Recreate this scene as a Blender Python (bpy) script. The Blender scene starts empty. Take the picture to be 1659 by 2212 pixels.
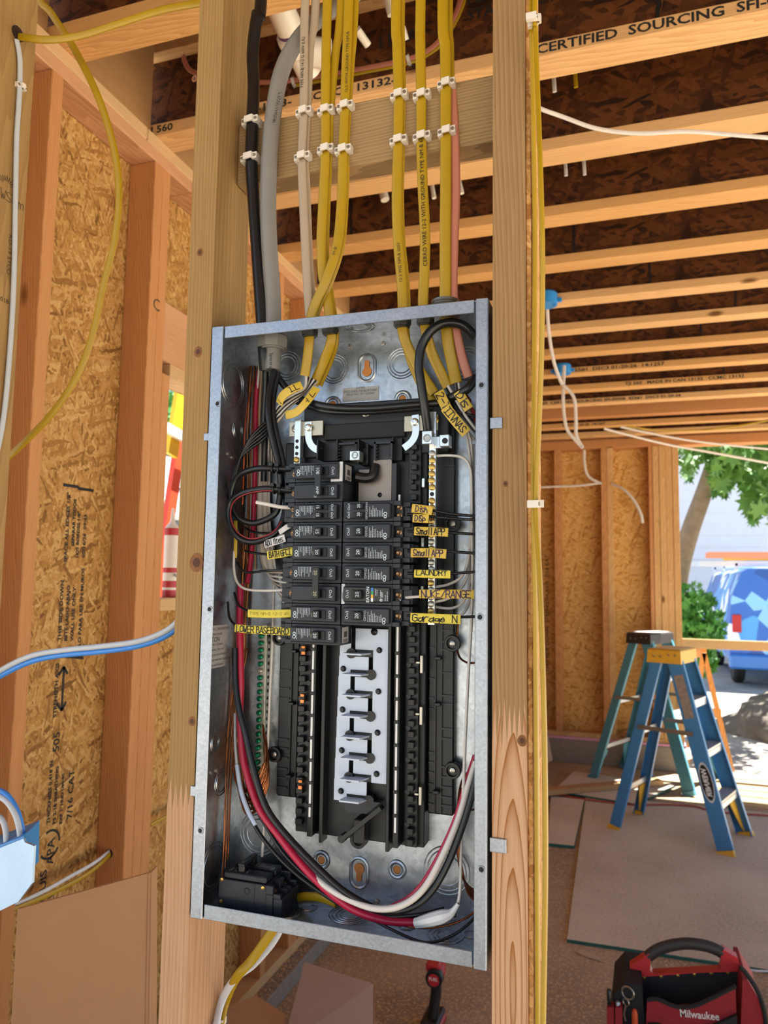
import bpy, bmesh, math, random
from mathutils import Vector, Matrix
random.seed(7)
scn = bpy.context.scene
COL = scn.collection
R = math.radians
# ------------------------------------------------------------------ camera, sky, sun, exposure
F_PX, IW, IH = 1592.0, 1659.0, 2212.0
CAM = Vector((0.514, -0.825, 1.55))
YAW, PITCH, ROLL = R(18.437), R(5.332), R(0.85)
fwd = Vector((-math.sin(YAW) * math.cos(PITCH), math.cos(YAW) * math.cos(PITCH), math.sin(PITCH)))
right0 = Vector((math.cos(YAW), math.sin(YAW), 0))
up0 = right0.cross(fwd)
right = math.cos(ROLL) * right0 + math.sin(ROLL) * up0
up = -math.sin(ROLL) * right0 + math.cos(ROLL) * up0
cam = bpy.data.cameras.new('camera')
cam.sensor_fit = 'VERTICAL'
cam.sensor_height = 36.0
cam.sensor_width = 27.0
cam.lens = 36.0 * F_PX / IH
cam.clip_start = 0.02
cam.clip_end = 200
cam.dof.use_dof = True
cam.dof.focus_distance = 0.93
cam.dof.aperture_fstop = 8.5
cam_o = bpy.data.objects.new('camera', cam)
COL.objects.link(cam_o)
m3 = Matrix((right, up, -fwd)).transposed()
cam_o.matrix_world = Matrix.Translation(CAM) @ m3.to_4x4()
scn.camera = cam_o

world = bpy.data.worlds.new('sky')
scn.world = world
world.use_nodes = True
wn = world.node_tree
wn.nodes.clear()
wo = wn.nodes.new('ShaderNodeOutputWorld')
wb = wn.nodes.new('ShaderNodeBackground')
ws = wn.nodes.new('ShaderNodeTexSky')
ws.sky_type = 'NISHITA'
ws.sun_disc = False
ws.sun_elevation = R(52)
ws.sun_rotation = R(215)
ws.air_density = 1.0
ws.dust_density = 0.7
ws.ozone_density = 1.6
wb.inputs['Strength'].default_value = 0.23
wn.links.new(ws.outputs[0], wb.inputs[0])
wn.links.new(wb.outputs[0], wo.inputs[0])
sun = bpy.data.lights.new('sun', 'SUN')
sun.energy = 26.0
sun.angle = R(0.6)
sun.color = (1.0, 0.95, 0.88)
sun_o = bpy.data.objects.new('sun', sun)
COL.objects.link(sun_o)
SUN_DIR = Vector((-0.34, -0.36, -0.98)).normalized()      # light travels this way
sun_o.rotation_euler = SUN_DIR.to_track_quat('-Z', 'Y').to_euler()
sun_o.location = (3, 8, 9)
scn.view_settings.view_transform = 'Standard'
scn.view_settings.look = 'None'
scn.view_settings.exposure = -0.02
scn.view_settings.gamma = 1.0
scn.view_settings.use_curve_mapping = False
scn.cycles.max_bounces = 8
scn.cycles.diffuse_bounces = 5
scn.cycles.glossy_bounces = 4
scn.cycles.caustics_reflective = False
scn.cycles.caustics_refractive = False

# ------------------------------------------------------------------ measuring helpers
def ray(px, py):
    return fwd + right * ((px - IW / 2) / F_PX) - up * ((py - IH / 2) / F_PX)
def OY(px, py, Y=0.0):
    d = ray(px, py); return CAM + d * ((Y - CAM.y) / d.y)
def OX(px, py, X=0.0):
    d = ray(px, py); return CAM + d * ((X - CAM.x) / d.x)
def OZ(px, py, Z=0.0):
    d = ray(px, py); return CAM + d * ((Z - CAM.z) / d.z)

# ------------------------------------------------------------------ geometry helpers
class G:
    """collects vertices and faces of one mesh"""
    def __init__(s):
        s.v = []; s.f = []
    def add(s, vs, fs, T=None):
        n = len(s.v)
        s.v += [tuple(T @ Vector(p)) if T else tuple(p) for p in vs]
        s.f += [tuple(i + n for i in f) for f in fs]
        return s
    def box(s, x0, x1, y0, y1, z0, z1, c=0.0, T=None):
        if x1 < x0: x0, x1 = x1, x0
        if y1 < y0: y0, y1 = y1, y0
        if z1 < z0: z0, z1 = z1, z0
        c = min(c, 0.49 * (x1 - x0), 0.49 * (y1 - y0), 0.49 * (z1 - z0))
        if c <= 0:
            v = [(x, y, z) for z in (z0, z1) for y in (y0, y1) for x in (x0, x1)]
            f = [(0, 2, 3, 1), (4, 5, 7, 6), (0, 1, 5, 4), (2, 6, 7, 3), (0, 4, 6, 2), (1, 3, 7, 5)]
            return s.add(v, f, T)
        v = []; idx = {}
        X = (x0, x1); Y = (y0, y1); Z = (z0, z1)
        for i in (0, 1):
            for j in (0, 1):
                for k in (0, 1):
                    sx = c if i == 0 else -c; sy = c if j == 0 else -c; sz = c if k == 0 else -c
                    idx[i, j, k, 0] = len(v); v.append((X[i], Y[j] + sy, Z[k] + sz))
                    idx[i, j, k, 1] = len(v); v.append((X[i] + sx, Y[j], Z[k] + sz))
                    idx[i, j, k, 2] = len(v); v.append((X[i] + sx, Y[j] + sy, Z[k]))
        f = []
        q = ((0, 0), (1, 0), (1, 1), (0, 1))
        for a in (0, 1):
            t = [idx[a, j, k, 0] for j, k in q]; f.append(tuple(t if a else t[::-1]))
            t = [idx[i, a, k, 1] for i, k in q]; f.append(tuple(t[::-1] if a else t))
            t = [idx[i, j, a, 2] for i, j in q]; f.append(tuple(t if a else t[::-1]))
        for j in (0, 1):
            for k in (0, 1):
                t = [idx[0, j, k, 1], idx[1, j, k, 1], idx[1, j, k, 2], idx[0, j, k, 2]]
                f.append(tuple(t if (j == 0) == (k == 1) else t[::-1]))
        for i in (0, 1):
            for k in (0, 1):
                t = [idx[i, 0, k, 0], idx[i, 1, k, 0], idx[i, 1, k, 2], idx[i, 0, k, 2]]
                f.append(tuple(t if (i == 1) == (k == 1) else t[::-1]))
        for i in (0, 1):
            for j in (0, 1):
                t = [idx[i, j, 0, 0], idx[i, j, 1, 0], idx[i, j, 1, 1], idx[i, j, 0, 1]]
                f.append(tuple(t if (i == 0) == (j == 1) else t[::-1]))
        for i in (0, 1):
            for j in (0, 1):
                for k in (0, 1):
                    t = [idx[i, j, k, 0], idx[i, j, k, 1], idx[i, j, k, 2]]
                    f.append(tuple(t if (i + j + k) % 2 == 1 else t[::-1]))
        return s.add(v, f, T)
    def prism(s, poly, a, b, axis='y', T=None):
        """poly = 2-D outline; axis y: (x,z), axis x: (y,z), axis z: (x,y)"""
        def mk(p, h):
            return {'y': (p[0], h, p[1]), 'x': (h, p[0], p[1]), 'z': (p[0], p[1], h)}[axis]
        n = len(poly)
        v = [mk(p, a) for p in poly] + [mk(p, b) for p in poly]
        f = [tuple(range(n)), tuple(range(2 * n - 1, n - 1, -1))]
        f += [(i, (i + n), (i + 1) % n + n, (i + 1) % n) for i in range(n)]
        return s.add(v, f, T)
    def cyl(s, p0, p1, r0, r1=None, n=12, caps=True):
        r1 = r0 if r1 is None else r1
        p0 = Vector(p0); p1 = Vector(p1); d = (p1 - p0).normalized()
        a = d.orthogonal().normalized(); b = d.cross(a)
        v = []
        for p, r in ((p0, r0), (p1, r1)):
            v += [p + (a * math.cos(t) + b * math.sin(t)) * r for t in [2 * math.pi * i / n for i in range(n)]]
        f = [(i, (i + 1) % n, (i + 1) % n + n, i + n) for i in range(n)]
        if caps: f += [tuple(range(n - 1, -1, -1)), tuple(range(n, 2 * n))]
        return s.add(v, f)
    def lathe(s, prof, o, axis, n=16):
        """prof = [(radius, height)] turned about axis through o"""
        o = Vector(o); d = Vector(axis).normalized(); a = d.orthogonal().normalized(); b = d.cross(a)
        v = []; f = []
        for r, h in prof:
            v += [o + d * h + (a * math.cos(2 * math.pi * i / n) + b * math.sin(2 * math.pi * i / n)) * r for i in range(n)]
        for k in range(len(prof) - 1):
            f += [(k * n + i, k * n + (i + 1) % n, (k + 1) * n + (i + 1) % n, (k + 1) * n + i) for i in range(n)]
        f += [tuple(range(n - 1, -1, -1)), tuple(range((len(prof) - 1) * n, len(prof) * n))]
        return s.add(v, f)
    def ring(s, o, axis, r, t, n=28, m=6, flat=1.0):
        o = Vector(o); d = Vector(axis).normalized(); a = d.orthogonal().normalized(); b = d.cross(a)
        v = []; f = []
        for i in range(n):
            w = 2 * math.pi * i / n; e = a * math.cos(w) + b * math.sin(w)
            for j in range(m):
                u = 2 * math.pi * j / m
                v.append(o + e * (r + t * math.cos(u)) + d * (t * flat * math.sin(u)))
        for i in range(n):
            for j in range(m):
                f.append((i * m + j, ((i + 1) % n) * m + j, ((i + 1) % n) * m + (j + 1) % m, i * m + (j + 1) % m))
        return s.add(v, f)
    def tube(s, path, r, n=8, ry=None, side=None, sub=5, caps=True, sq=0.0):
        """tube along a smoothed path; r across 'side', ry the other way"""
        pts = smooth(path, sub) if sub > 1 else [Vector(p) for p in path]
        ry = r if ry is None else ry
        m = len(pts); tang = []
        for i in range(m):
            t = pts[min(i + 1, m - 1)] - pts[max(i - 1, 0)]
            tang.append(t.normalized() if t.length > 1e-9 else Vector((0, 0, 1)))
        nrm = Vector(side) if side is not None else tang[0].orthogonal()
        v = []
        for i in range(m):
            t = tang[i]
            e = nrm - t * nrm.dot(t)
            e = e.normalized() if e.length > 1e-6 else t.orthogonal().normalized()
            if side is None: nrm = e
            g = t.cross(e)
            rr = r[i] if isinstance(r, list) else r
            for j in range(n):
                w = 2 * math.pi * (j + 0.5) / n
                cx, sx = math.cos(w), math.sin(w)
                if sq: cx = math.copysign(abs(cx) ** sq, cx); sx = math.copysign(abs(sx) ** sq, sx)
                v.append(pts[i] + e * (rr * cx) + g * ((ry[i] if isinstance(ry, list) else ry) * sx))
        f = [(i * n + j, i * n + (j + 1) % n, (i + 1) * n + (j + 1) % n, (i + 1) * n + j) for i in range(m - 1) for j in range(n)]
        if caps: f += [tuple(range(n - 1, -1, -1)), tuple(range((m - 1) * n, m * n))]
        return s.add(v, f)
    def sheet(s, p, t, nrm):
        """flat polygon p (3-D points) thickened by t along nrm"""
        nrm = Vector(nrm).normalized() * t; n = len(p)
        v = [Vector(q) for q in p] + [Vector(q) + nrm for q in p]
        f = [tuple(range(n)), tuple(range(2 * n - 1, n - 1, -1))]
        f += [(i, i + n, (i + 1) % n + n, (i + 1) % n) for i in range(n)]
        return s.add(v, f)
    def bar(s, p0, p1, w, h, side=(0, 0, 1)):
        """rectangular bar from p0 to p1: w across 'side' cross, h along 'side'"""
        p0 = Vector(p0); p1 = Vector(p1); d = (p1 - p0).normalized()
        e = Vector(side); e = (e - d * e.dot(d)).normalized(); g = d.cross(e)
        v = [p + e * (a * h / 2) + g * (b * w / 2) for p in (p0, p1) for a, b in ((-1, -1), (-1, 1), (1, 1), (1, -1))]
        f = [(0, 1, 2, 3), (7, 6, 5, 4), (0, 4, 5, 1), (1, 5, 6, 2), (2, 6, 7, 3), (3, 7, 4, 0)]
        return s.add(v, f)

def smooth(path, sub=5):
    P = [Vector(p) for p in path]
    if len(P) < 3: return P
    out = []
    for i in range(len(P) - 1):
        p0 = P[max(i - 1, 0)]; p1 = P[i]; p2 = P[i + 1]; p3 = P[min(i + 2, len(P) - 1)]
        for k in range(sub):
            t = k / sub
            out.append(0.5 * ((2 * p1) + (p2 - p0) * t + (2 * p0 - 5 * p1 + 4 * p2 - p3) * t * t + (3 * p1 - p0 - 3 * p2 + p3) * t ** 3))
    out.append(P[-1])
    return out

def tag(o, label=None, cat=None, group=None, kind=None):
    if label: o['label'] = label
    if cat: o['category'] = cat
    if group: o['group'] = group
    if kind: o['kind'] = kind
    return o
def empty(name, loc=(0, 0, 0), label=None, cat=None, group=None, kind=None, rz=0.0):
    o = bpy.data.objects.new(name, None)
    o.empty_display_size = 0.05
    COL.objects.link(o); o.location = loc; o.rotation_euler = (0, 0, rz)
    return tag(o, label, cat, group, kind)
def obj(name, g, mat, parent=None, ang=35, local=False):
    """one mesh object. Vertices are world positions unless local (then they are in the parent's frame)."""
    me = bpy.data.meshes.new(name)
    off = Vector((0, 0, 0))
    if parent is None and not local and g.v:
        xs = [p[0] for p in g.v]; ys = [p[1] for p in g.v]; zs = [p[2] for p in g.v]
        off = Vector(((min(xs) + max(xs)) / 2, (min(ys) + max(ys)) / 2, min(zs)))
        vs = [(p[0] - off.x, p[1] - off.y, p[2] - off.z) for p in g.v]
    else: vs = g.v
    me.from_pydata(vs, [], g.f)
    bm = bmesh.new(); bm.from_mesh(me); bmesh.ops.recalc_face_normals(bm, faces=bm.faces); bm.to_mesh(me); bm.free()
    me.materials.append(mat)
    for p in me.polygons: p.use_smooth = ang > 0
    if ang > 0: me.set_sharp_from_angle(angle=R(ang))
    o = bpy.data.objects.new(name, me)
    COL.objects.link(o)
    if parent is None: o.location = off
    else:
        o.parent = parent
        if not local:
            w = Vector((0, 0, 0)); q = parent
            while q is not None: w += q.location; q = q.parent
            o.location = -w
    return o
def children(o): return [c for c in COL.objects if c.parent is o]
def copy_tree(o, parent=None):
    c = o.copy(); COL.objects.link(c); c.parent = parent
    for ch in list(o.children): copy_tree(ch, c)
    return c

# ------------------------------------------------------------------ materials
def hexc(h):
    def l(c): return c / 12.92 if c <= 0.04045 else ((c + 0.055) / 1.055) ** 2.4
    return tuple(l(int(h[i:i + 2], 16) / 255) for i in (0, 2, 4)) + (1,)
MATS = {}
def base(name):
    m = bpy.data.materials.new(name); m.use_nodes = True
    return m, m.node_tree, m.node_tree.nodes['Principled BSDF']
def nd(t, k, **kw):
    n = t.nodes.new(k)
    for a, b in kw.items(): setattr(n, a, b)
    return n
def plain(name, col, rough=0.5, metal=0.0, var=0.06, scale=60, bump=0.0, coat=0.0, spec=0.5):
    if name in MATS: return MATS[name]
    m, t, b = base(name)
    c = hexc(col)
    tc = nd(t, 'ShaderNodeTexCoord'); no = nd(t, 'ShaderNodeTexNoise'); no.inputs['Scale'].default_value = scale; no.inputs['Detail'].default_value = 4
    t.links.new(tc.outputs['Object'], no.inputs['Vector'])
    mx = nd(t, 'ShaderNodeMix', data_type='RGBA')
    mx.inputs[6].default_value = tuple(x * (1 - var * 2) for x in c[:3]) + (1,)
    mx.inputs[7].default_value = tuple(min(1, x * (1 + var * 2)) for x in c[:3]) + (1,)
    t.links.new(no.outputs['Fac'], mx.inputs[0]); t.links.new(mx.outputs[2], b.inputs['Base Color'])
    b.inputs['Roughness'].default_value = rough; b.inputs['Metallic'].default_value = metal
    b.inputs['Coat Weight'].default_value = coat; b.inputs['Specular IOR Level'].default_value = spec
    if bump:
        bp = nd(t, 'ShaderNodeBump'); bp.inputs['Strength'].default_value = bump; bp.inputs['Distance'].default_value = 0.001
        t.links.new(no.outputs['Fac'], bp.inputs['Height']); t.links.new(bp.outputs[0], b.inputs['Normal'])
    MATS[name] = m
    return m
def wood(name, light, dark, axis='z', ring=70, knots=True, rough=0.72, tilt=0.035, contrast=0.5, flame=None):
    """sawn softwood, grain along one axis of the object"""
    if name in MATS: return MATS[name]
    m, t, b = base(name); L = t.links.new
    tc = nd(t, 'ShaderNodeTexCoord'); oi = nd(t, 'ShaderNodeObjectInfo')
    mp = nd(t, 'ShaderNodeMapping')
    mp.inputs['Rotation'].default_value = {'z': (tilt, tilt * 0.7, 0), 'x': (0, tilt, tilt * 0.7), 'y': (tilt, 0, tilt * 0.7)}[axis]
    L(tc.outputs['Object'], mp.inputs['Vector'])
    cb = nd(t, 'ShaderNodeCombineXYZ')
    for i, k in enumerate((0.31, 0.27, 1.3)):
        mu = nd(t, 'ShaderNodeMath', operation='MULTIPLY'); L(oi.outputs['Random'], mu.inputs[0]); mu.inputs[1].default_value = k; L(mu.outputs[0], cb.inputs[i])
    ad = nd(t, 'ShaderNodeVectorMath', operation='ADD'); L(mp.outputs[0], ad.inputs[0]); L(cb.outputs[0], ad.inputs[1])
    st = {'z': (1, 1, 0.12), 'x': (0.12, 1, 1), 'y': (1, 0.12, 1)}[axis]
    sc = nd(t, 'ShaderNodeVectorMath', operation='MULTIPLY'); sc.inputs[1].default_value = st; L(ad.outputs[0], sc.inputs[0])
    wv = nd(t, 'ShaderNodeTexWave', wave_type='RINGS', rings_direction={'z': 'Z', 'x': 'X', 'y': 'Y'}[axis], wave_profile='SAW')
    wv.inputs['Scale'].default_value = ring; wv.inputs['Distortion'].default_value = 9.0; wv.inputs['Detail'].default_value = 2
    wv.inputs['Detail Scale'].default_value = 0.42; L(sc.outputs[0], wv.inputs['Vector'])
    if flame:                                  # cathedral figure: growth cones cut by the face
        fo = nd(t, 'ShaderNodeVectorMath', operation='SUBTRACT'); L(tc.outputs['Object'], fo.inputs[0]); fo.inputs[1].default_value = flame[:3]
        fs = nd(t, 'ShaderNodeVectorMath', operation='MULTIPLY'); L(fo.outputs[0], fs.inputs[0]); fs.inputs[1].default_value = (1, 1, flame[3])
        wv.wave_type = 'RINGS'; wv.rings_direction = 'SPHERICAL'; wv.inputs['Distortion'].default_value = 3.0; wv.inputs['Detail Scale'].default_value = 0.8; L(fs.outputs[0], wv.inputs['Vector'])
    fi = nd(t, 'ShaderNodeTexNoise'); fi.inputs['Scale'].default_value = 320; fi.inputs['Detail'].default_value = 4
    s2 = nd(t, 'ShaderNodeVectorMath', operation='MULTIPLY'); s2.inputs[1].default_value = {'z': (1, 1, 0.03), 'x': (0.03, 1, 1), 'y': (1, 0.03, 1)}[axis]
    L(ad.outputs[0], s2.inputs[0]); L(s2.outputs[0], fi.inputs['Vector'])
    bl = nd(t, 'ShaderNodeTexNoise'); bl.inputs['Scale'].default_value = 9; bl.inputs['Detail'].default_value = 5; L(sc.outputs[0], bl.inputs['Vector'])
    mx = nd(t, 'ShaderNodeMix', data_type='RGBA'); mx.inputs[6].default_value = hexc(light); mx.inputs[7].default_value = hexc(dark)
    pw = nd(t, 'ShaderNodeMath', operation='POWER'); L(wv.outputs['Fac'], pw.inputs[0]); pw.inputs[1].default_value = 4.0 if flame else 1.0
    mu = nd(t, 'ShaderNodeMath', operation='MULTIPLY'); L(pw.outputs[0], mu.inputs[0]); mu.inputs[1].default_value = contrast
    a1 = nd(t, 'ShaderNodeMath', operation='MULTIPLY_ADD'); L(fi.outputs['Fac'], a1.inputs[0]); a1.inputs[1].default_value = 0.55; L(mu.outputs[0], a1.inputs[2])
    a2 = nd(t, 'ShaderNodeMath', operation='MULTIPLY_ADD', use_clamp=True); L(bl.outputs['Fac'], a2.inputs[0]); a2.inputs[1].default_value = 0.5
    a3 = nd(t, 'ShaderNodeMath', operation='ADD'); L(a1.outputs[0], a3.inputs[0]); a3.inputs[1].default_value = -0.42; L(a3.outputs[0], a2.inputs[2])
    L(a2.outputs[0], mx.inputs[0])
    last = mx.outputs[2]
    if knots:
        vo = nd(t, 'ShaderNodeTexVoronoi'); vo.inputs['Scale'].default_value = 6.0
        s3 = nd(t, 'ShaderNodeVectorMath', operation='MULTIPLY'); s3.inputs[1].default_value = {'z': (1, 1, 0.42), 'x': (0.42, 1, 1), 'y': (1, 0.42, 1)}[axis]
        L(ad.outputs[0], s3.inputs[0]); L(s3.outputs[0], vo.inputs['Vector'])
        rp = nd(t, 'ShaderNodeValToRGB'); rp.color_ramp.elements[0].position = 0.05; rp.color_ramp.elements[0].color = (1, 1, 1, 1)
        rp.color_ramp.elements[1].position = 0.11; rp.color_ramp.elements[1].color = (0, 0, 0, 1); L(vo.outputs['Distance'], rp.inputs[0])
        m2 = nd(t, 'ShaderNodeMix', data_type='RGBA'); L(rp.outputs[0], m2.inputs[0]); L(last, m2.inputs[6])
        m2.inputs[7].default_value = tuple(x * 0.45 for x in hexc(dark)[:3]) + (1,); last = m2.outputs[2]
    L(last, b.inputs['Base Color']); b.inputs['Roughness'].default_value = rough; b.inputs['Specular IOR Level'].default_value = 0.25
    bp = nd(t, 'ShaderNodeBump'); bp.inputs['Strength'].default_value = 0.12; bp.inputs['Distance'].default_value = 0.001
    L(a1.outputs[0], bp.inputs['Height']); L(bp.outputs[0], b.inputs['Normal'])
    MATS[name] = m
    return m
def osb(name, cols, plane='yz', sc=1.0, rough=0.75, stretch=7.0):
    """strand board: long thin wood flakes in several directions"""
    if name in MATS: return MATS[name]
    m, t, b = base(name); L = t.links.new
    tc = nd(t, 'ShaderNodeTexCoord')
    ax = {'yz': 0, 'xz': 1, 'xy': 2}[plane]
    outs = []
    dn = nd(t, 'ShaderNodeTexNoise'); dn.inputs['Scale'].default_value = 14 * sc; L(tc.outputs['Object'], dn.inputs['Vector'])
    sb = nd(t, 'ShaderNodeVectorMath', operation='SUBTRACT'); L(dn.outputs['Color'], sb.inputs[0]); sb.inputs[1].default_value = (0.5, 0.5, 0.5)
    sm = nd(t, 'ShaderNodeVectorMath', operation='SCALE'); L(sb.outputs[0], sm.inputs[0]); sm.inputs['Scale'].default_value = 0.025
    da = nd(t, 'ShaderNodeVectorMath', operation='ADD'); L(tc.outputs['Object'], da.inputs[0]); L(sm.outputs[0], da.inputs[1])
    for k, (angd, s0) in enumerate(((20, 14), (-52, 17), (78, 20))):
        mp = nd(t, 'ShaderNodeMapping', vector_type='TEXTURE')
        r = [0, 0, 0]; r[ax] = R(angd); mp.inputs['Rotation'].default_value = r
        s = [1, 1, 1]; j = (ax + 1) % 3; s[j] = stretch; mp.inputs['Scale'].default_value = s
        mp.inputs['Location'].default_value = (k * 0.37, k * 0.51, k * 0.23)
        L(da.outputs[0], mp.inputs['Vector'])
        vo = nd(t, 'ShaderNodeTexVoronoi'); vo.inputs['Scale'].default_value = s0 * 4.4 * sc; L(mp.outputs[0], vo.inputs['Vector'])
        outs.append(vo)
    # pick the flake with the highest random height
    s1 = nd(t, 'ShaderNodeSeparateColor'); L(outs[0].outputs['Color'], s1.inputs[0])
    cur = s1.outputs[0]; col = s1.outputs[1]
    for vo in outs[1:]:
        s2 = nd(t, 'ShaderNodeSeparateColor'); L(vo.outputs['Color'], s2.inputs[0])
        gt = nd(t, 'ShaderNodeMath', operation='GREATER_THAN'); L(s2.outputs[0], gt.inputs[0]); L(cur, gt.inputs[1])
        mxv = nd(t, 'ShaderNodeMath', operation='MAXIMUM'); L(s2.outputs[0], mxv.inputs[0]); L(cur, mxv.inputs[1])
        mi = nd(t, 'ShaderNodeMix', data_type='FLOAT'); L(gt.outputs[0], mi.inputs[0]); L(col, mi.inputs[2]); L(s2.outputs[1], mi.inputs[3])
        cur = mxv.outputs[0]; col = mi.outputs[0]
    rp = nd(t, 'ShaderNodeValToRGB'); cr = rp.color_ramp
    cr.elements[0].position = 0.0; cr.elements[0].color = hexc(cols[0]); cr.elements[1].position = 1.0; cr.elements[1].color = hexc(cols[-1])
    for i, c in enumerate(cols[1:-1]):
        e = cr.elements.new((i + 1) / (len(cols) - 1)); e.color = hexc(c)
    L(col, rp.inputs[0])
    fn = nd(t, 'ShaderNodeTexNoise'); fn.inputs['Scale'].default_value = 90 * sc; fn.inputs['Detail'].default_value = 5; L(da.outputs[0], fn.inputs['Vector'])
    mm = nd(t, 'ShaderNodeMix', data_type='RGBA', blend_type='MULTIPLY'); mm.inputs[0].default_value = 0.45
    L(rp.outputs[0], mm.inputs[6])
    r2 = nd(t, 'ShaderNodeValToRGB'); r2.color_ramp.elements[0].position = 0.3; r2.color_ramp.elements[0].color = (0.45, 0.4, 0.35, 1); r2.color_ramp.elements[1].position = 0.6
    L(fn.outputs['Fac'], r2.inputs[0]); L(r2.outputs[0], mm.inputs[7])
    L(mm.outputs[2], b.inputs['Base Color']); b.inputs['Roughness'].default_value = rough; b.inputs['Specular IOR Level'].default_value = 0.25
    bp = nd(t, 'ShaderNodeBump'); bp.inputs['Strength'].default_value = 0.35; bp.inputs['Distance'].default_value = 0.0015
    L(cur, bp.inputs['Height']); L(bp.outputs[0], b.inputs['Normal'])
    MATS[name] = m
    return m
def galv(name, col, rough=0.34, spangle=120, metal=1.0, amp=0.3):
    if name in MATS: return MATS[name]
    m, t, b = base(name); L = t.links.new
    tc = nd(t, 'ShaderNodeTexCoord')
    vo = nd(t, 'ShaderNodeTexVoronoi'); vo.inputs['Scale'].default_value = spangle; L(tc.outputs['Object'], vo.inputs['Vector'])
    no = nd(t, 'ShaderNodeTexNoise'); no.inputs['Scale'].default_value = 25; no.inputs['Detail'].default_value = 6; L(tc.outputs['Object'], no.inputs['Vector'])
    sp = nd(t, 'ShaderNodeSeparateColor'); L(vo.outputs['Color'], sp.inputs[0])
    mx = nd(t, 'ShaderNodeMix', data_type='RGBA'); c = hexc(col)
    mx.inputs[6].default_value = tuple(x * (1 - amp) for x in c[:3]) + (1,); mx.inputs[7].default_value = tuple(min(1, x * (1 + amp * 0.6)) for x in c[:3]) + (1,)
    av = nd(t, 'ShaderNodeMath', operation='MULTIPLY_ADD'); L(sp.outputs[0], av.inputs[0]); av.inputs[1].default_value = 0.55
    h = nd(t, 'ShaderNodeMath', operation='MULTIPLY'); L(no.outputs['Fac'], h.inputs[0]); h.inputs[1].default_value = 0.5; L(h.outputs[0], av.inputs[2])
    L(av.outputs[0], mx.inputs[0]); L(mx.outputs[2], b.inputs['Base Color'])
    rr = nd(t, 'ShaderNodeMath', operation='MULTIPLY_ADD'); L(no.outputs['Fac'], rr.inputs[0]); rr.inputs[1].default_value = 0.3; rr.inputs[2].default_value = rough - 0.12
    L(rr.outputs[0], b.inputs['Roughness']); b.inputs['Metallic'].default_value = metal
    bp = nd(t, 'ShaderNodeBump'); bp.inputs['Strength'].default_value = 0.12; bp.inputs['Distance'].default_value = 0.0006
    L(av.outputs[0], bp.inputs['Height']); L(bp.outputs[0], b.inputs['Normal'])
    MATS[name] = m
    return m

# ------------------------------------------------------------------ lettering
def text(s, size, o, xd, yd, mat, parent, name='lettering', align='LEFT', bold=0.0, sx=1.0, local=False, lift=0.0):
    """printed words as flat geometry lying in the plane of xd, yd"""
    cu = bpy.data.curves.new('t', 'FONT'); cu.body = s; cu.size = size; cu.align_x = align; cu.align_y = 'CENTER'
    cu.resolution_u = 2; cu.offset = bold
    to = bpy.data.objects.new('t', cu)
    me = bpy.data.meshes.new_from_object(to)
    xd = Vector(xd).normalized(); yd = Vector(yd).normalized(); n = xd.cross(yd)
    o = Vector(o) + n * lift
    g = G()
    g.v = [tuple(o + xd * (v.co.x * sx) + yd * v.co.y) for v in me.vertices]
    g.f = [tuple(p.vertices) for p in me.polygons]
    bpy.data.objects.remove(to); bpy.data.curves.remove(cu); bpy.data.meshes.remove(me)
    return obj(name, g, mat, parent, ang=0, local=local)
STROKES = {  # hand lettering on a 4 x 6 grid
 'A': '00 26 40|12 32', 'B': '00 06 36 34 03|33 41 30 00', 'C': '45 26 06 01 20 41', 'D': '00 06 26 44 42 20 00', 'E': '46 06 00 40|03 33',
 'F': '46 06 00|03 33', 'G': '45 26 05 01 20 41 43 23', 'H': '06 00|46 40|03 43', 'I': '06 46|26 20|00 40', 'K': '06 00|46 03 40', 'L': '06 00 40',
 'M': '00 06 23 46 40', 'N': '00 06 40 46', 'O': '20 01 05 26 45 41 20', 'P': '00 06 36 44 33 03', 'R': '00 06 36 44 33 03|23 40', 'S': '45 26 05 13 32 41 20 01',
 'T': '06 46|26 20', 'U': '06 01 20 41 46', 'V': '06 20 46', 'W': '06 10 23 30 46', 'Y': '06 23 46|23 20', 'Z': '06 46 00 40',
 '0': '20 01 05 26 45 41 20', '1': '15 26 20', '2': '05 26 45 00 40', '3': '06 46 23 42 20 01', '4': '30 36 02 42', '5': '46 06 03 34 41 20 01', '6': '45 26 02 20 42 23 02',
 '7': '06 46 10', '8': '23 05 26 45 23 41 20 01 23', '9': '44 23 05 26 45 40', '/': '00 46', '-': '03 43', '.': '10 11', ':': '11 12|14 15',
 'a': '43 13 01 20 42 44 40', 'e': '02 42 34 13 01 20 41', 'g': '43 13 01 31 43 4- 0-', 'h': '06 00|02 24 42 40', 'i': '24 20|25 26', 'l': '26 20', 'm': '00 04|03 14 23 20|23 34 43 40',
 'o': '20 02 24 42 20', 'p': '0- 04|03 24 42 21 01', 'r': '00 04|02 24 44', 's': '44 14 03 41 30 00', 't': '25 20 30|04 44', ' ': ''}
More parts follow.
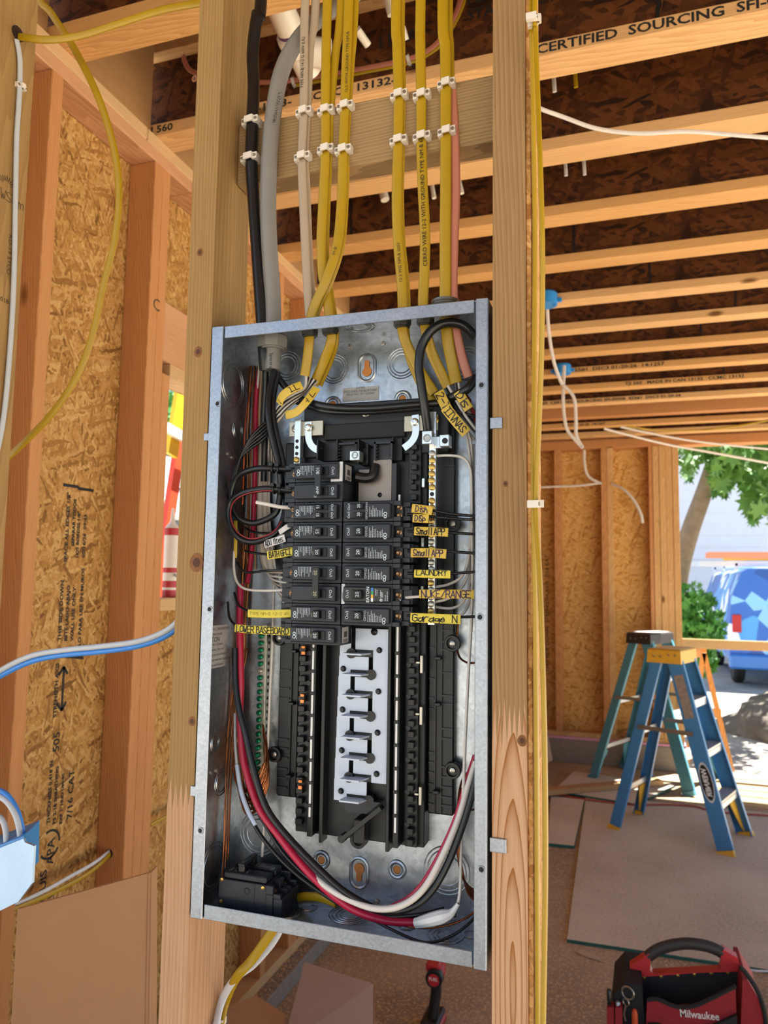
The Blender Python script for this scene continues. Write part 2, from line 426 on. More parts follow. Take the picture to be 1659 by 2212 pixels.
def hand(s, size, o, xd, yd, mat, parent, w=0.09, adv=0.95, jit=0.25, local=False, name='handwriting', bend=None, fit=None):
    xd = Vector(xd).normalized(); yd = Vector(yd).normalized(); o = Vector(o); n = xd.cross(yd); rnd = random.Random(s)
    u = size / 6.0; hw = size * w / 2; g = G(); cx = 0.0
    if fit: adv = fit / (size * sum(0.5 if ch in 'il ' else 0.85 for ch in s))
    kx = u * min(1.35, adv / 0.95)
    for ch in s:
        for st in (STROKES.get(ch) or STROKES.get(ch.upper(), '')).split('|'):
            pts = []
            for tk in st.split():
                y = -1.5 if tk[1] == '-' else float(tk[1])
                pts.append(o + xd * (cx + (float(tk[0]) + rnd.uniform(-jit, jit)) * kx) + yd * ((y + rnd.uniform(-jit, jit)) * u))
            for a, b in zip(pts, pts[1:]):
                d = b - a
                if d.length < 1e-7: continue
                d.normalize(); e = n.cross(d) * hw; a2 = a - d * hw * 0.7; b2 = b + d * hw * 0.7
                k = len(g.v); q = [a2 - e, b2 - e, b2 + e, a2 + e]
                if bend: q = [bend(p) for p in q]
                g.v += [tuple(p) for p in q]; g.f.append((k, k + 1, k + 2, k + 3))
        cx += size * adv * (0.5 if ch in 'il ' else 0.85)
    return obj(name, g, mat, parent, ang=0, local=local)
# ================================================================== THE SETTING
W_PALE = wood('pale_spruce', 'a48351', '72522a', 'z', 75, contrast=0.35)
W_PALE2 = wood('pale_fir', 'a8875d', '74532d', 'z', 60, contrast=0.45)
W_PINK = wood('pinkish_fir', 'c39a76', '8f603b', 'z', 60, knots=False, contrast=0.35)
W_RED = wood('red_fir_upright', 'cf9560', '905526', 'z', 80, contrast=0.4)
W_REDY = wood('red_fir_plate', 'd2a077', '9a6138', 'y', 70, contrast=0.4)
W_PLY = wood('pale_fir_plate', 'd4ae7e', 'a07a4c', 'y', 70, contrast=0.35)
W_JOIST = wood('laminated_flange', 'deab6c', '9c6a34', 'x', 90, knots=False, contrast=0.4)
W_JOIST2 = wood('solid_flange', 'e3b67e', 'ad7a44', 'x', 60, contrast=0.4)
W_BLOCK = wood('weathered_block', 'a88a60', '6d5636', 'x', 70, contrast=0.5)
W_BEAMX = wood('fir_beam', 'c98d57', '8f562b', 'x', 70, contrast=0.35)
W_POST = wood('fir_post', 'd7ac74', 'a87643', 'z', 70, contrast=0.35)
W_EDGE = osb('board_edge_wood', ['c08a4d', 'd9a768', 'a9713a', 'e0b376'], 'yz', 2.2)
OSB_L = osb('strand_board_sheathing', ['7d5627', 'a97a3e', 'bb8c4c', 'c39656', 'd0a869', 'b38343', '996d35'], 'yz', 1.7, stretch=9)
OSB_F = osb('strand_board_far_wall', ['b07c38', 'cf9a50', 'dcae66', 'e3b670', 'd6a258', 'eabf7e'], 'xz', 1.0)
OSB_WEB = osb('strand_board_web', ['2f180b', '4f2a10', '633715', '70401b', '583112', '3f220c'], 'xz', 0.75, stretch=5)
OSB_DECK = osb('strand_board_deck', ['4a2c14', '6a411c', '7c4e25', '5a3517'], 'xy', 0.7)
INK = plain('stencil_ink', '1c1a18', 0.8, var=0.2, scale=300)
INK_BR = plain('faint_stamp_ink', '4a3a22', 0.8, var=0.2, scale=300)
CONC = plain('concrete', '8d8378', 0.9, var=0.12, scale=30, bump=0.3)
ZJ = 2.838          # underside of the joists
YJ0 = 0.903         # near face of the joist carrying the long stamp
PITCH_J = 0.406
XL = -0.78          # inner face of the outer wall on the left
YF = 5.95           # inner face of the far wall

# ---- floor: dusty slab with loose sheets of board
def floor_mat(name, a, b, c, sc=1.0):
    m, t, bs = base(name); L = t.links.new
    tc = nd(t, 'ShaderNodeTexCoord')
    n1 = nd(t, 'ShaderNodeTexNoise'); n1.inputs['Scale'].default_value = 2.2 * sc; n1.inputs['Detail'].default_value = 8; L(tc.outputs['Object'], n1.inputs['Vector'])
    n2 = nd(t, 'ShaderNodeTexNoise'); n2.inputs['Scale'].default_value = 95 * sc; n2.inputs['Detail'].default_value = 6; L(tc.outputs['Object'], n2.inputs['Vector'])
    r1 = nd(t, 'ShaderNodeValToRGB'); r1.color_ramp.elements[0].position = 0.35; r1.color_ramp.elements[0].color = hexc(a); r1.color_ramp.elements[1].position = 0.65; r1.color_ramp.elements[1].color = hexc(b)
    L(n1.outputs['Fac'], r1.inputs[0])
    r2 = nd(t, 'ShaderNodeValToRGB'); r2.color_ramp.elements[0].position = 0.50; r2.color_ramp.elements[0].color = (0, 0, 0, 1); r2.color_ramp.elements[1].position = 0.66; r2.color_ramp.elements[1].color = (1, 1, 1, 1)
    L(n2.outputs['Fac'], r2.inputs[0])
    mx = nd(t, 'ShaderNodeMix', data_type='RGBA'); L(r2.outputs[0], mx.inputs[0]); L(r1.outputs[0], mx.inputs[6]); mx.inputs[7].default_value = hexc(c)
    L(mx.outputs[2], bs.inputs['Base Color']); bs.inputs['Roughness'].default_value = 0.9; bs.inputs['Specular IOR Level'].default_value = 0.2
    bp = nd(t, 'ShaderNodeBump'); bp.inputs['Strength'].default_value = 0.5; bp.inputs['Distance'].default_value = 0.003; L(n2.outputs['Fac'], bp.inputs['Height']); L(bp.outputs[0], bs.inputs['Normal'])
    return m
FLOOR = floor_mat('dusty_slab', '8f806b', 'ad9c84', 'd0b68c')
GROUND = floor_mat('dry_ground', 'aaa49a', 'c9c3b8', '827c70', 0.6)
PLYF = floor_mat('trodden_board', 'b9b3a3', 'd2ccbc', 'dacdb2', 0.8)
fl = obj('floor', G().box(-0.95, 2.62, -3.3, 6.12, -0.15, 0.0), FLOOR); tag(fl, kind='structure')
gr = obj('ground', G().box(-14, 26, -16, 34, -0.30, -0.152), GROUND); tag(gr, kind='structure')

# ---- ceiling: I-joists under a strand board deck
ceil = empty('ceiling', (0, 0, ZJ), kind='structure')
XJ0, XJ1 = -0.868, 2.45
def joist(y, red=False):
    j = empty('joist', (0, y, ZJ)); j.parent = ceil; j.location = Vector((0, y, 0))
    m = W_JOIST2 if random.random() < 0.4 else W_JOIST
    fm = W_BEAMX if red else m
    def pt(nm, g, mt):
        o = obj(nm, g, mt, j, local=True); return o
    pt('flange', G().box(XJ0, XJ1, 0, 0.089, 0, 0.038, 0.0015), fm)
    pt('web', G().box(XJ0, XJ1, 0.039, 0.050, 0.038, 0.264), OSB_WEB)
    pt('flange', G().box(XJ0, XJ1, 0, 0.089, 0.264, 0.302), fm)
    return j
JOISTS = []
for k in range(-10, 13):  # joists and deck behind the camera are unseen, run back to cut sky light
    if k == 10: continue
    JOISTS.append((k, joist(YJ0 + k * PITCH_J)))
# a plain sawn joist stands in the row near the far end
jb = obj('joist', G().box(XJ0, XJ1, YJ0 + 10 * PITCH_J + 0.02, YJ0 + 10 * PITCH_J + 0.11, ZJ - 0.004, ZJ + 0.302, 0.002), W_BEAMX, ceil)
# a deck sheet edge shows between the joists here and there
for i, (x0, x1) in enumerate(((-0.95, 0.9), (0.903, 2.47))):
    for y0 in (-3.19, -2.84, -1.62, -0.4, 0.82, 2.04, 3.26, 4.48, 5.70):
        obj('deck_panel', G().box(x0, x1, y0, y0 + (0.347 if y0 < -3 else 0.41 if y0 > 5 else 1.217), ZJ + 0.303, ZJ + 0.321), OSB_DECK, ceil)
# dark seams where web panels butt together
SEAM = plain('dark_glue', '120b08', 0.7)
for k, x in ((0, 0.60), (0, -0.32), (1, 1.05), (2, -0.5), (3, 0.32), (4, 0.62), (5, 1.02), (6, 0.9), (7, 0.33), (8, 1.1)):
    g = G(); y = YJ0 + k * PITCH_J + 0.039; w = 0.006
    zz = 0.040; pts = []
    while zz < 0.262:
        pts.append((x + random.uniform(-0.003, 0.003), zz)); zz += 0.012
    poly = [(p[0] - w * random.uniform(0.5, 1.2), p[1]) for p in pts] + [(p[0] + w * random.uniform(0.5, 1.2), p[1]) for p in reversed(pts)]
    g.prism([(p[0], p[1] + ZJ) for p in poly], y - 0.0012, y + 0.001, 'y')
    obj('glue_seam', g, SEAM, [j for kk, j in JOISTS if kk == k][0])
# stamped words on the flange sides
def stamp(k, s, x, size, sx=1.0):
    j = [jj for kk, jj in JOISTS if kk == k][0]
    text(s, size, (x, YJ0 + k * PITCH_J - 0.0006, ZJ + 0.019), (1, 0, 0), (0, 0, 1), INK, j, 'stamped_lettering', bold=0.0008, sx=sx)
def xat(px, py, k): return OY(px, py, YJ0 + k * PITCH_J).x
stamp(0, 'TJI 560', xat(318, 285, 0) - 0.02, 0.030, 1.25)
stamp(0, 'X-1193-   CCMC   13132-R   \u2022', xat(535, 245, 0), 0.030, 1.35)
stamp(0, 'CERTIFIED  SOURCING  SFI-00008', xat(1158, 112, 0), 0.034, 1.22)
stamp(7, 'MILL 425#1  DSC3 01-20-26  14:1257', xat(1200, 812, 7), 0.028, 1.45)
stamp(8, 'TJI 560   MADE IN CAN 13132   CCMC 13132', xat(1350, 835, 8), 0.028, 1.3)
stamp(9, 'SFI  CERTIFIED SOURCING SFI-00008  425#1  DSC3 01-20-26', xat(1170, 878, 9), 0.028, 1.3)
stamp(11, 'DSC3 01-20-26  14:1257', xat(1215, 918, 11), 0.026, 1.3)
# stamp on the web of the first joist in view
j0 = [jj for kk, jj in JOISTS if kk == 0][0]
text('11 5/8', 0.05, (xat(795, 85, 0) + 0.01, YJ0 + 0.0383, ZJ + 0.165), (1, 0, 0), (0, 0, 1), INK, j0, 'stamped_lettering', bold=0.001)
text('FOR SPAN\nSTALLATION', 0.042, (xat(985, 22, 0) + 0.02, YJ0 + 0.0383, ZJ + 0.205), (1, 0, 0), (0, 0, 1), INK, j0, 'stamped_lettering', bold=0.001)

# ---- the stud wall that carries the electrical panel
wp = empty('wall_partition', (0, 0, 0), kind='structure')
def finger_stud(x0, x1, zc, n, up_m, lo_m, depth=0.034):
    """stud made of two lengths joined by glued fingers at height zc"""
    w = (x1 - x0) / n; zig = []
    for i in range(n):
        zig += [(x0 + i * w, zc - depth * (0.35 + 0.3 * random.random())), (x0 + (i + 0.5) * w, zc + depth * (0.35 + 0.3 * random.random()))]
    zig.append((x1, zc - depth * 0.4))
    obj('stud', G().prism(zig + [(x1, 2.80), (x0, 2.80)], 0.0, 0.089, 'y'), up_m, wp)
    g = G().prism([(p[0], p[1] - 0.0006) for p in zig] + [(x1, 0.038), (x0, 0.038)], 0.0, 0.089, 'y')
    obj('stud', g, lo_m, wp)
finger_stud(-0.043, -0.005, OY(400, 1715, 0).z, 5, W_PALE, W_PINK)
pf = OY(1108, 2140, 0)
W_FLAME = wood('flame_grained_fir', 'cda682', '96602f', 'z', 62, knots=False, contrast=0.95, flame=(pf.x, -0.004, pf.z, 0.075))
finger_stud(0.368, 0.406, OY(1100, 1558, 0).z, 7, W_PALE2, W_FLAME, 0.05)
XQ = -0.419
obj('stud', G().box(XQ - 0.038, XQ, 0, 0.089, 0.038, 2.80, 0.002), W_PALE, wp)
obj('stud', G().box(0.406, 0.412, 0.004, 0.089, 0.038, 2.80, 0.001), W_EDGE, wp)
obj('bottom_plate', G().box(-0.78, 0.412, 0, 0.089, 0.0, 0.038, 0.002), wood('plate_x', 'c6a578', '8f6f41', 'x', 70), wp)
obj('top_plate', G().box(-0.78, 0.45, 0, 0.089, 2.80, 2.8375, 0.002), MATS['plate_x'], wp)
obj('blocking', G().box(-0.0048, 0.3678, 0.050, 0.088, 2.103, 2.192, 0.002), W_BLOCK, wp)
STS = [c for c in wp.children if c.name.startswith('stud')]
# stamps on the far left stud
sl = STS[4]
def sq(px, py): p = OX(px, py, XQ); return Vector((XQ + 0.0006, p.y, p.z))
text('Cerdwood\nKD-19 STUD', 0.010, sq(28, 510), (0, 0, -1), (0, 1, 0), INK_BR, sl, 'stamped_lettering', sx=1.2)
text('01814', 0.011, sq(0, 645), (0, 1, 0), (0, 0, 1), INK_BR, sl, 'stamped_lettering')
hand('WSUm', 0.015, sq(0, 425), (0, 1, 0), (0, 0, 1), INK_BR, sl, 0.07, name='stamped_lettering')
sg = G()
for i in range(9):
    a = R(20 + i * 17.5); c = sq(14, 402)
    d = Vector((0, math.cos(a), math.sin(a))); e = Vector((0, -d.z, d.y)) * 0.0006
    k = len(sg.v); sg.v += [tuple(c + d * 0.008 - e), tuple(c + d * 0.017 - e), tuple(c + d * 0.017 + e), tuple(c + d * 0.008 + e)]; sg.f.append((k, k + 1, k + 2, k + 3))
obj('stamped_sun_mark', sg, INK_BR, sl, ang=0)
obj('drilled_hole', G().lathe([(0.0005, -0.0008), (0.012, -0.0008), (0.012, 0.004), (0.0005, 0.004)], sq(38, 73), (-1, 0, 0), 18), plain('dark_hole', '2a160a', 0.9), sl)

# knots on the panel studs
KN = plain('knot_wood', '7a4c22', 0.7, var=0.25, scale=120); KN2 = plain('knot_heart', '4e2c12', 0.7, var=0.3, scale=200)
for px_, py_, r_, st_ in ((425, 1215, .0100, 0), (428, 760, .0060, 0), (432, 545, .0045, 0), (1128, 1600, .0050, 3), (1092, 1045, .0030, 2), (415, 1558, .0050, 0), (420, 170, .0040, 0)):
    p = OY(px_, py_, 0)
    def disc(r, y, n=16): return G().prism([(p.x + r * math.cos(2 * math.pi * i / n) * (1 + .08 * math.sin(5 * i)), p.z + 1.25 * r * math.sin(2 * math.pi * i / n)) for i in range(n)], y, 0.0005, 'y')
    k_ = obj('knot', disc(r_, -0.0003), KN, STS[st_]); obj('knot_heart', disc(r_ * .5, -0.0006), KN2, STS[st_])

# ---- outer wall on the left, running away from the camera
wl = empty('wall_left', (XL, 0, 0), kind='structure')
XB = XL - 0.089
YW0, YW1 = 1.016, 1.95                       # window opening
ZS, ZH = 1.490, 2.150                        # sill and head of the opening
ZP = 0.105                                   # top of the bottom plate
def lstud(y, z0, z1, m=W_RED, w=0.038):
    return obj('stud', G().box(XB, XL, y, y + w, z0, z1, 0.002), m, wl)
for y in (0.089, 0.495, 0.902): lstud(y, ZP, 2.762)
king = lstud(0.940, ZP, 2.762, W_PINK if False else W_RED)
lstud(0.978, ZP, ZH, W_RED)
lstud(YW1, ZP, ZH); lstud(YW1 + 0.038, ZP, 2.762)
for y in (2.526, 2.932, 3.338, 3.744, 4.15, 4.556, 4.962, 5.368, 5.774): lstud(y, ZP, 2.762)
for y in (1.308, 1.714): lstud(y, ZP, ZS - 0.038); lstud(y, 2.365, 2.762)
obj('header', G().box(XB + 0.045, XL - 0.002, 0.978, YW1 + 0.038, ZH + 0.038, 2.365, 0.002), W_REDY, wl)
obj('header_trimmer', G().box(XB, XL, YW0, YW1, ZH, ZH + 0.038, 0.002), W_PLY, wl)
obj('window_sill_plate', G().box(XB, XL, YW0, YW1, ZS - 0.038, ZS, 0.002), W_PLY, wl)
obj('bottom_plate', G().box(XB, XL, 0.0, YF, ZP - 0.038, ZP, 0.002), W_PLY, wl)
obj('top_plate', G().box(XB, XL, 0.0, 1.09, 2.762, 2.7998, 0.003), W_REDY, wl)
obj('top_plate', G().box(XB, XL, 1.092, YF, 2.762, 2.7998, 0.003), W_REDY, wl)
obj('top_plate', G().box(XB, XL, 0.0, 0.86, 2.8002, 2.8378, 0.003), W_PLY, wl)
obj('top_plate', G().box(XB, XL, 0.862, YF, 2.8002, 2.8378, 0.003), W_PLY, wl)
# rim blocks between the joist ends
for k in range(-2, 12):
    y0 = YJ0 + k * PITCH_J + 0.0895
    obj('rim_block', G().box(XL - 0.06, XL - 0.022, y0, y0 + PITCH_J - 0.0905, ZJ + 0.0005, ZJ + 0.300, 0.002), wood('rim_fir', 'b98d5c', '7d542e', 'y', 60), wl)
# sheathing sheets with the window cut out
XS = XB - 0.0002
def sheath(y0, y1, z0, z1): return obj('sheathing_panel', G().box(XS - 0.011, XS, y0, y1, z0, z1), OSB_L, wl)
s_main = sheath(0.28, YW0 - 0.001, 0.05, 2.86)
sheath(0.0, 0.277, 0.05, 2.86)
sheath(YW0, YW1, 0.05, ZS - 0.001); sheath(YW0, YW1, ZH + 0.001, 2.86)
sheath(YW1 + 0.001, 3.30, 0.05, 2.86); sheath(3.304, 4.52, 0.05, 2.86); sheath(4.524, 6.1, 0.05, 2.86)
obj('curb', G().box(XB - 0.02, XL + 0.055, 0.0, YF, 0.0, ZP - 0.0385, 0.004), CONC, wl)
text('C', 0.05, (XL + 0.0006, 0.918, OX(305, 640, XL).z), (0, 1, 0), (0, 0, 1), INK_BR, king, 'pencilled_letter')
# sheathing stamps (run up the sheet)
def sst(s, py, px, size, up_=True, sx=1.15, align='LEFT'):
    p = OX(px, py, XS); text(s, size, (XS + 0.0006, p.y, p.z), (0, 0, 1) if up_ else (0, 0, -1), (0, -1, 0) if up_ else (0, 1, 0), INK, s_main, 'stamped_lettering', bold=0.0006, sx=sx, align=align)
sst('SPACE ALL EDGES 1/8"', 1215, 141, 0.016, True)
sst('SEPARAR TODOS', 1180, 157, 0.014, True)
sst('LOS BORDES 1/8"', 1205, 166, 0.014, True)
sst('05/16/26  09:43', 1205, 180, 0.016, True)
sst('THIS SIDE DOWN', 1385, 128, 0.017, True)
sst('ESTE LADO ABAJO', 1385, 142, 0.015, True)
sst('WALL USE ONLY', 1385, 155, 0.016, True)
sst('SOLO PARA USE EN MUROS', 1415, 170, 0.016, True)
sst('STRENGTH AXIS', 1550, 118, 0.016, True)
sst('THICKNESS 0.418 IN', 1780, 104, 0.015, True)
sst('PS 2-18 SHEATHING', 1780, 117, 0.014, True)
sst('505', 1625, 121, 0.030, True)
sst('EXP 1  HUD UM-40', 1780, 131, 0.013, True)
sst('7/16 CAT', 1770, 150, 0.027, True)
sst('APA', 1868, 108, 0.034, True, 1.0)
sst('LOUIS\nLL', 1960, 100, 0.030, True)
ag = G(); pa = OX(138, 1440, XS); pb = OX(133, 1535, XS)
for a, b, w in ((pa, pb, 0.004), (pa, pa + Vector((0, -0.018, -0.02)), 0.004), (pa, pa + Vector((0, 0.014, -0.02)), 0.004), (pb, pb + Vector((0, -0.018, 0.02)), 0.004), (pb, pb + Vector((0, 0.014, 0.02)), 0.004)):
    d = (b - a).normalized(); e = Vector((0, -d.z, d.y)) * w; k = len(ag.v)
    ag.v += [tuple(Vector((XS + 0.0006, p.y, p.z))) for p in (a - e, b - e, b + e, a + e)]; ag.f.append((k, k + 1, k + 2, k + 3))
for (px0, py0, px1, py1) in ((136, 1047, 170, 1052), (168, 1055, 202, 1060), (112, 1416, 180, 1421)):
    a = OX(px0, py0, XS); b = OX(px1, py1, XS); k = len(ag.v)
    ag.v += [(XS + 0.0006, a.y, a.z - 0.004), (XS + 0.0006, b.y, b.z - 0.004), (XS + 0.0006, b.y, b.z + 0.004), (XS + 0.0006, a.y, a.z + 0.004)]; ag.f.append((k, k + 1, k + 2, k + 3))
pc = OX(106, 1842, XS)
for i in range(20):
    a0 = R(215 + i * 13); a1 = R(215 + (i + 1) * 13); k = len(ag.v)
    if i in (9, 10): continue
    for r_, a_ in ((0.030, a0), (0.030, a1), (0.036, a1), (0.036, a0)):
        ag.v.append((XS + 0.0006, pc.y + r_ * math.cos(a_), pc.z + 0.02 + r_ * math.sin(a_)))
    ag.f.append((k, k + 1, k + 2, k + 3))
obj('stamped_marks', ag, INK, s_main, ang=0)

# ---- far wall with the wide opening on its right
wf = empty('wall_far', (0, YF, 0), kind='structure')
def fx(px): return OY(px, 1200, YF).x
for px0, px1 in ((1198, 1212), (1300, 1313), (1313.4, 1326), (1404, 1412)):
    obj('stud', G().box(fx(px0), fx(px1), YF, YF + 0.14, 0.262, 2.757, 0.002), W_RED if px0 < 1310 or px0 > 1400 else W_POST, wf)
for x in (-0.79, -0.47): obj('stud', G().box(x, x + 0.038, YF, YF + 0.14, 0.262, 2.757, 0.002), W_RED, wf)
px = 1412.6
for i in range(4): obj('post_ply', G().box(fx(1413 + i * 14.3), fx(1413 + (i + 1) * 14.3 - 0.5), YF - 0.004 * (i % 2), YF + 0.14, 0.262, 2.757, 0.002), W_POST, wf)
obj('bottom_plate', G().box(-0.86, fx(1470), YF, YF + 0.14, 0.222, 0.260, 0.002), wood('far_plate', 'd2aa76', 'a57846', 'x', 60), wf)
obj('sill_seal', G().box(-0.86, fx(1473), YF - 0.012, YF + 0.16, 0.200, 0.221), plain('pink_foam', 'd79ab4', 0.8), wf)
obj('curb', G().box(-0.86, fx(1475), YF - 0.02, YF + 0.18, 0.0, 0.199, 0.004), CONC, wf)
obj('top_plate', G().box(-0.86, fx(1412), YF, YF + 0.14, 2.7575, 2.8375, 0.002), W_BEAMX, wf)
obj('opening_header', G().box(fx(1412), 2.45, YF - 0.003, YF + 0.14, 2.7575, 2.8375, 0.002), W_BEAMX, wf)
obj('rim_board', G().box(-0.86, 2.45, YF + 0.02, YF + 0.058, ZJ + 0.0002, ZJ + 0.302, 0.002), W_BEAMX, wf)
YS = YF + 0.1402
for x0, x1 in ((-0.86, fx(1306)), (fx(1306) + 0.002, fx(1470))): obj('sheathing_panel', G().box(x0, x1, YS, YS + 0.011, 0.19, 2.84), OSB_F, wf)
stm = G()
p = wf.children[-2]
text('THIS SIDE DOWN  STRENGTH AXIS  7/16 CAT', 0.045, (fx(1178), YS - 0.0006, 0.75), (0, 0, 1), (-1, 0, 0), INK_BR, p, 'stamped_lettering', bold=0.001, sx=1.15)
# ================================================================== THE ELECTRICAL PANEL
ZB, PH, PW, PD = 1.1374, 0.741, 0.363, 0.098
ZT = ZB + PH
GALV = galv('galvanised_steel', 'b2b8be', 0.34, 170)
GALVF = galv('galvanised_flange', 'a4abb4', 0.40, 420, amp=0.22)
DARKM = plain('recess_black', '0b0b0c', 0.6)
BLK = plain('black_moulded_plastic', '0f1012', 0.42, var=0.1, scale=40, bump=0.05)
BLK2 = plain('charcoal_moulded_plastic', '20242a', 0.45, var=0.08, scale=40, bump=0.05)
BRK = plain('breaker_plastic', '191e26', 0.46, var=0.08, scale=90, bump=0.05)
BRKD = plain('breaker_handle_plastic', '101113', 0.35)
TINP = plain('tin_plated_bus', 'c9cdd2', 0.28, 0.9, var=0.05, scale=30)
ALU = plain('bright_lug_metal', 'dcdedb', 0.25, 0.85, var=0.06, scale=120)
BRASS = plain('brass_screw', 'b79a55', 0.3, 0.9)
ZINC = plain('zinc_screw', 'a9a59a', 0.3, 0.9)
GREEN = plain('green_screw', '1d7a55', 0.3, 0.85)
STAB = plain('grey_bus_sheet', 'b9c3d1', 0.45, 0.25, var=0.04, scale=20)
STEELPL = plain('grey_steel_plate', '8b8178', 0.4, 0.6, var=0.05, scale=20)
COPPER = plain('copper_clip', 'b87346', 0.28, 0.95)
WHITE_INK = plain('white_print', 'c9d2da', 0.6)
BLACK_INK = plain('black_marker', '15131a', 0.6)
PAPER = plain('grey_paper_label', 'a9a6a2', 0.7)
panel = empty('electrical_panel', (PW / 2, PD / 2, ZB), 'open grey steel breaker panel mounted between two pale studs', 'electrical panel')
def pz(z): return ZB + z
enc = obj('enclosure', G().box(0, PW, PD - 0.0015, PD, ZB, ZT).box(0, 0.0015, 0.0, PD - 0.0016, ZB, ZT).box(PW - 0.0015, PW, 0, PD - 0.0016, ZB, ZT)
          .box(0.0016, PW - 0.0016, 0.0015, PD - 0.0016, ZT - 0.0015, ZT).box(0.0016, PW - 0.0016, 0.0015, PD - 0.0016, ZB, ZB + 0.0015), GALV, panel)
FLW = 0.0142
for x0, x1 in ((-0.0025, FLW), (PW - FLW, PW - 0.0005)):
    obj('flange', G().box(x0, x1, -0.0025, -0.0004, ZB - 0.001, ZT + 0.001, 0.0008), GALVF, panel)
for z0, z1 in ((ZT - 0.0155, ZT + 0.0005), (ZB - 0.0005, ZB + 0.0165)):
    obj('flange', G().box(FLW + 0.0016, PW - FLW - 0.0022, -0.0012, 0.0004, z0, z1, 0.0006), GALVF, panel)
def screwhole(px, py):
    p = OY(px, py, -0.0025)
    h = obj('screw_hole', G().ring((p.x, -0.0026, p.z), (0, 1, 0), 0.0034, 0.0009, 18, 6), GALVF, panel)
    obj('hole', G().cyl((p.x, -0.0029, p.z), (p.x, -0.0024, p.z), 0.0026, n=14), DARKM, h)
for q in ((470, 872), (453, 1316), (433, 1794), (1040, 832), (1037, 1333), (1040, 1878)): screwhole(*q)
# nailing tabs bent over the studs
for px, py, w, h in ((450, 944, 0.013, 0.010), (421, 1709, 0.012, 0.012), (1072, 914, 0.014, 0.013), (1076, 1826, 0.018, 0.015)):
    p = OY(px, py, -0.001)
    t_ = obj('mounting_tab', G().box(p.x - w / 2, p.x + w / 2, -0.0022, -0.0004, p.z - h / 2, p.z + h / 2, 0.0005), GALVF, panel)
# knockouts: concentric rings pressed in the sheet
def knock(c, axis, rs, nm='knockout'):
    g = G()
    for r in rs: g.ring(c, axis, r, 0.0009, 34, 5, 0.9)
    return obj(nm, g, GALV, panel)
YBk = PD - 0.0017
def onback(px, py): p = OY(px, py, YBk); return Vector((p.x, YBk, p.z))
def onleft(px, py): p = OX(px, py, 0.0017); return Vector((0.0018, p.y, p.z))
def onright(px, py): p = OX(px, py, PW - 0.002); return Vector((PW - 0.0018, p.y, p.z))
def onbot(px, py): p = OZ(px, py, ZB + 0.0015); return Vector((p.x, p.y, ZB + 0.0018))
def ontop(px, py): p = OZ(px, py, ZT - 0.0015); return Vector((p.x, p.y, ZT - 0.0018))
knock(onback(722, 797), (0, 1, 0), (0.013, 0.017, 0.020)); knock(onback(868, 785), (0, 1, 0), (0.013, 0.017, 0.0205))
knock(onback(965, 1880), (0, 1, 0), (0.018, 0.024, 0.0285)); knock(onback(620, 790), (0, 1, 0), (0.013, 0.017, 0.021)); knock(onback(1010, 785), (0, 1, 0), (0.014, 0.018, 0.022))
knock(onback(560, 1800), (0, 1, 0), (0.018, 0.024, 0.028))
for px, py, rs in ((503, 830, (0.026, 0.031)), (516, 930, (0.010, 0.014)), (465, 1605, (0.008, 0.011)), (478, 1690, (0.012, 0.016)), (462, 1870, (0.024, 0.029)), (465, 1960, (0.008,))):
    p = OX(px, py, 0.0017); p.y = min(max(p.y, 0.034), 0.066); knock((0.0018, p.y, p.z), (1, 0, 0), rs)
TY = 0.042
for px, rs in ((778, (0.012, 0.016, 0.021)),): knock((ontop(px, 708).x, TY, ZT - 0.0018), (0, 0, 1), rs)
for px, py, rs in ((757, 1975, (0.012, 0.017, 0.022, 0.026)), (963, 2020, (0.010, 0.015, 0.021)), (672, 1955, (0.009, 0.011)), (1020, 2010, (0.006, 0.009)), (620, 1975, (0.011, 0.014)), (880, 2000, (0.009, 0.011))):
    p = onbot(px, py); p.y = min(max(p.y, 0.030), 0.068); knock(p, (0, 0, 1), rs)
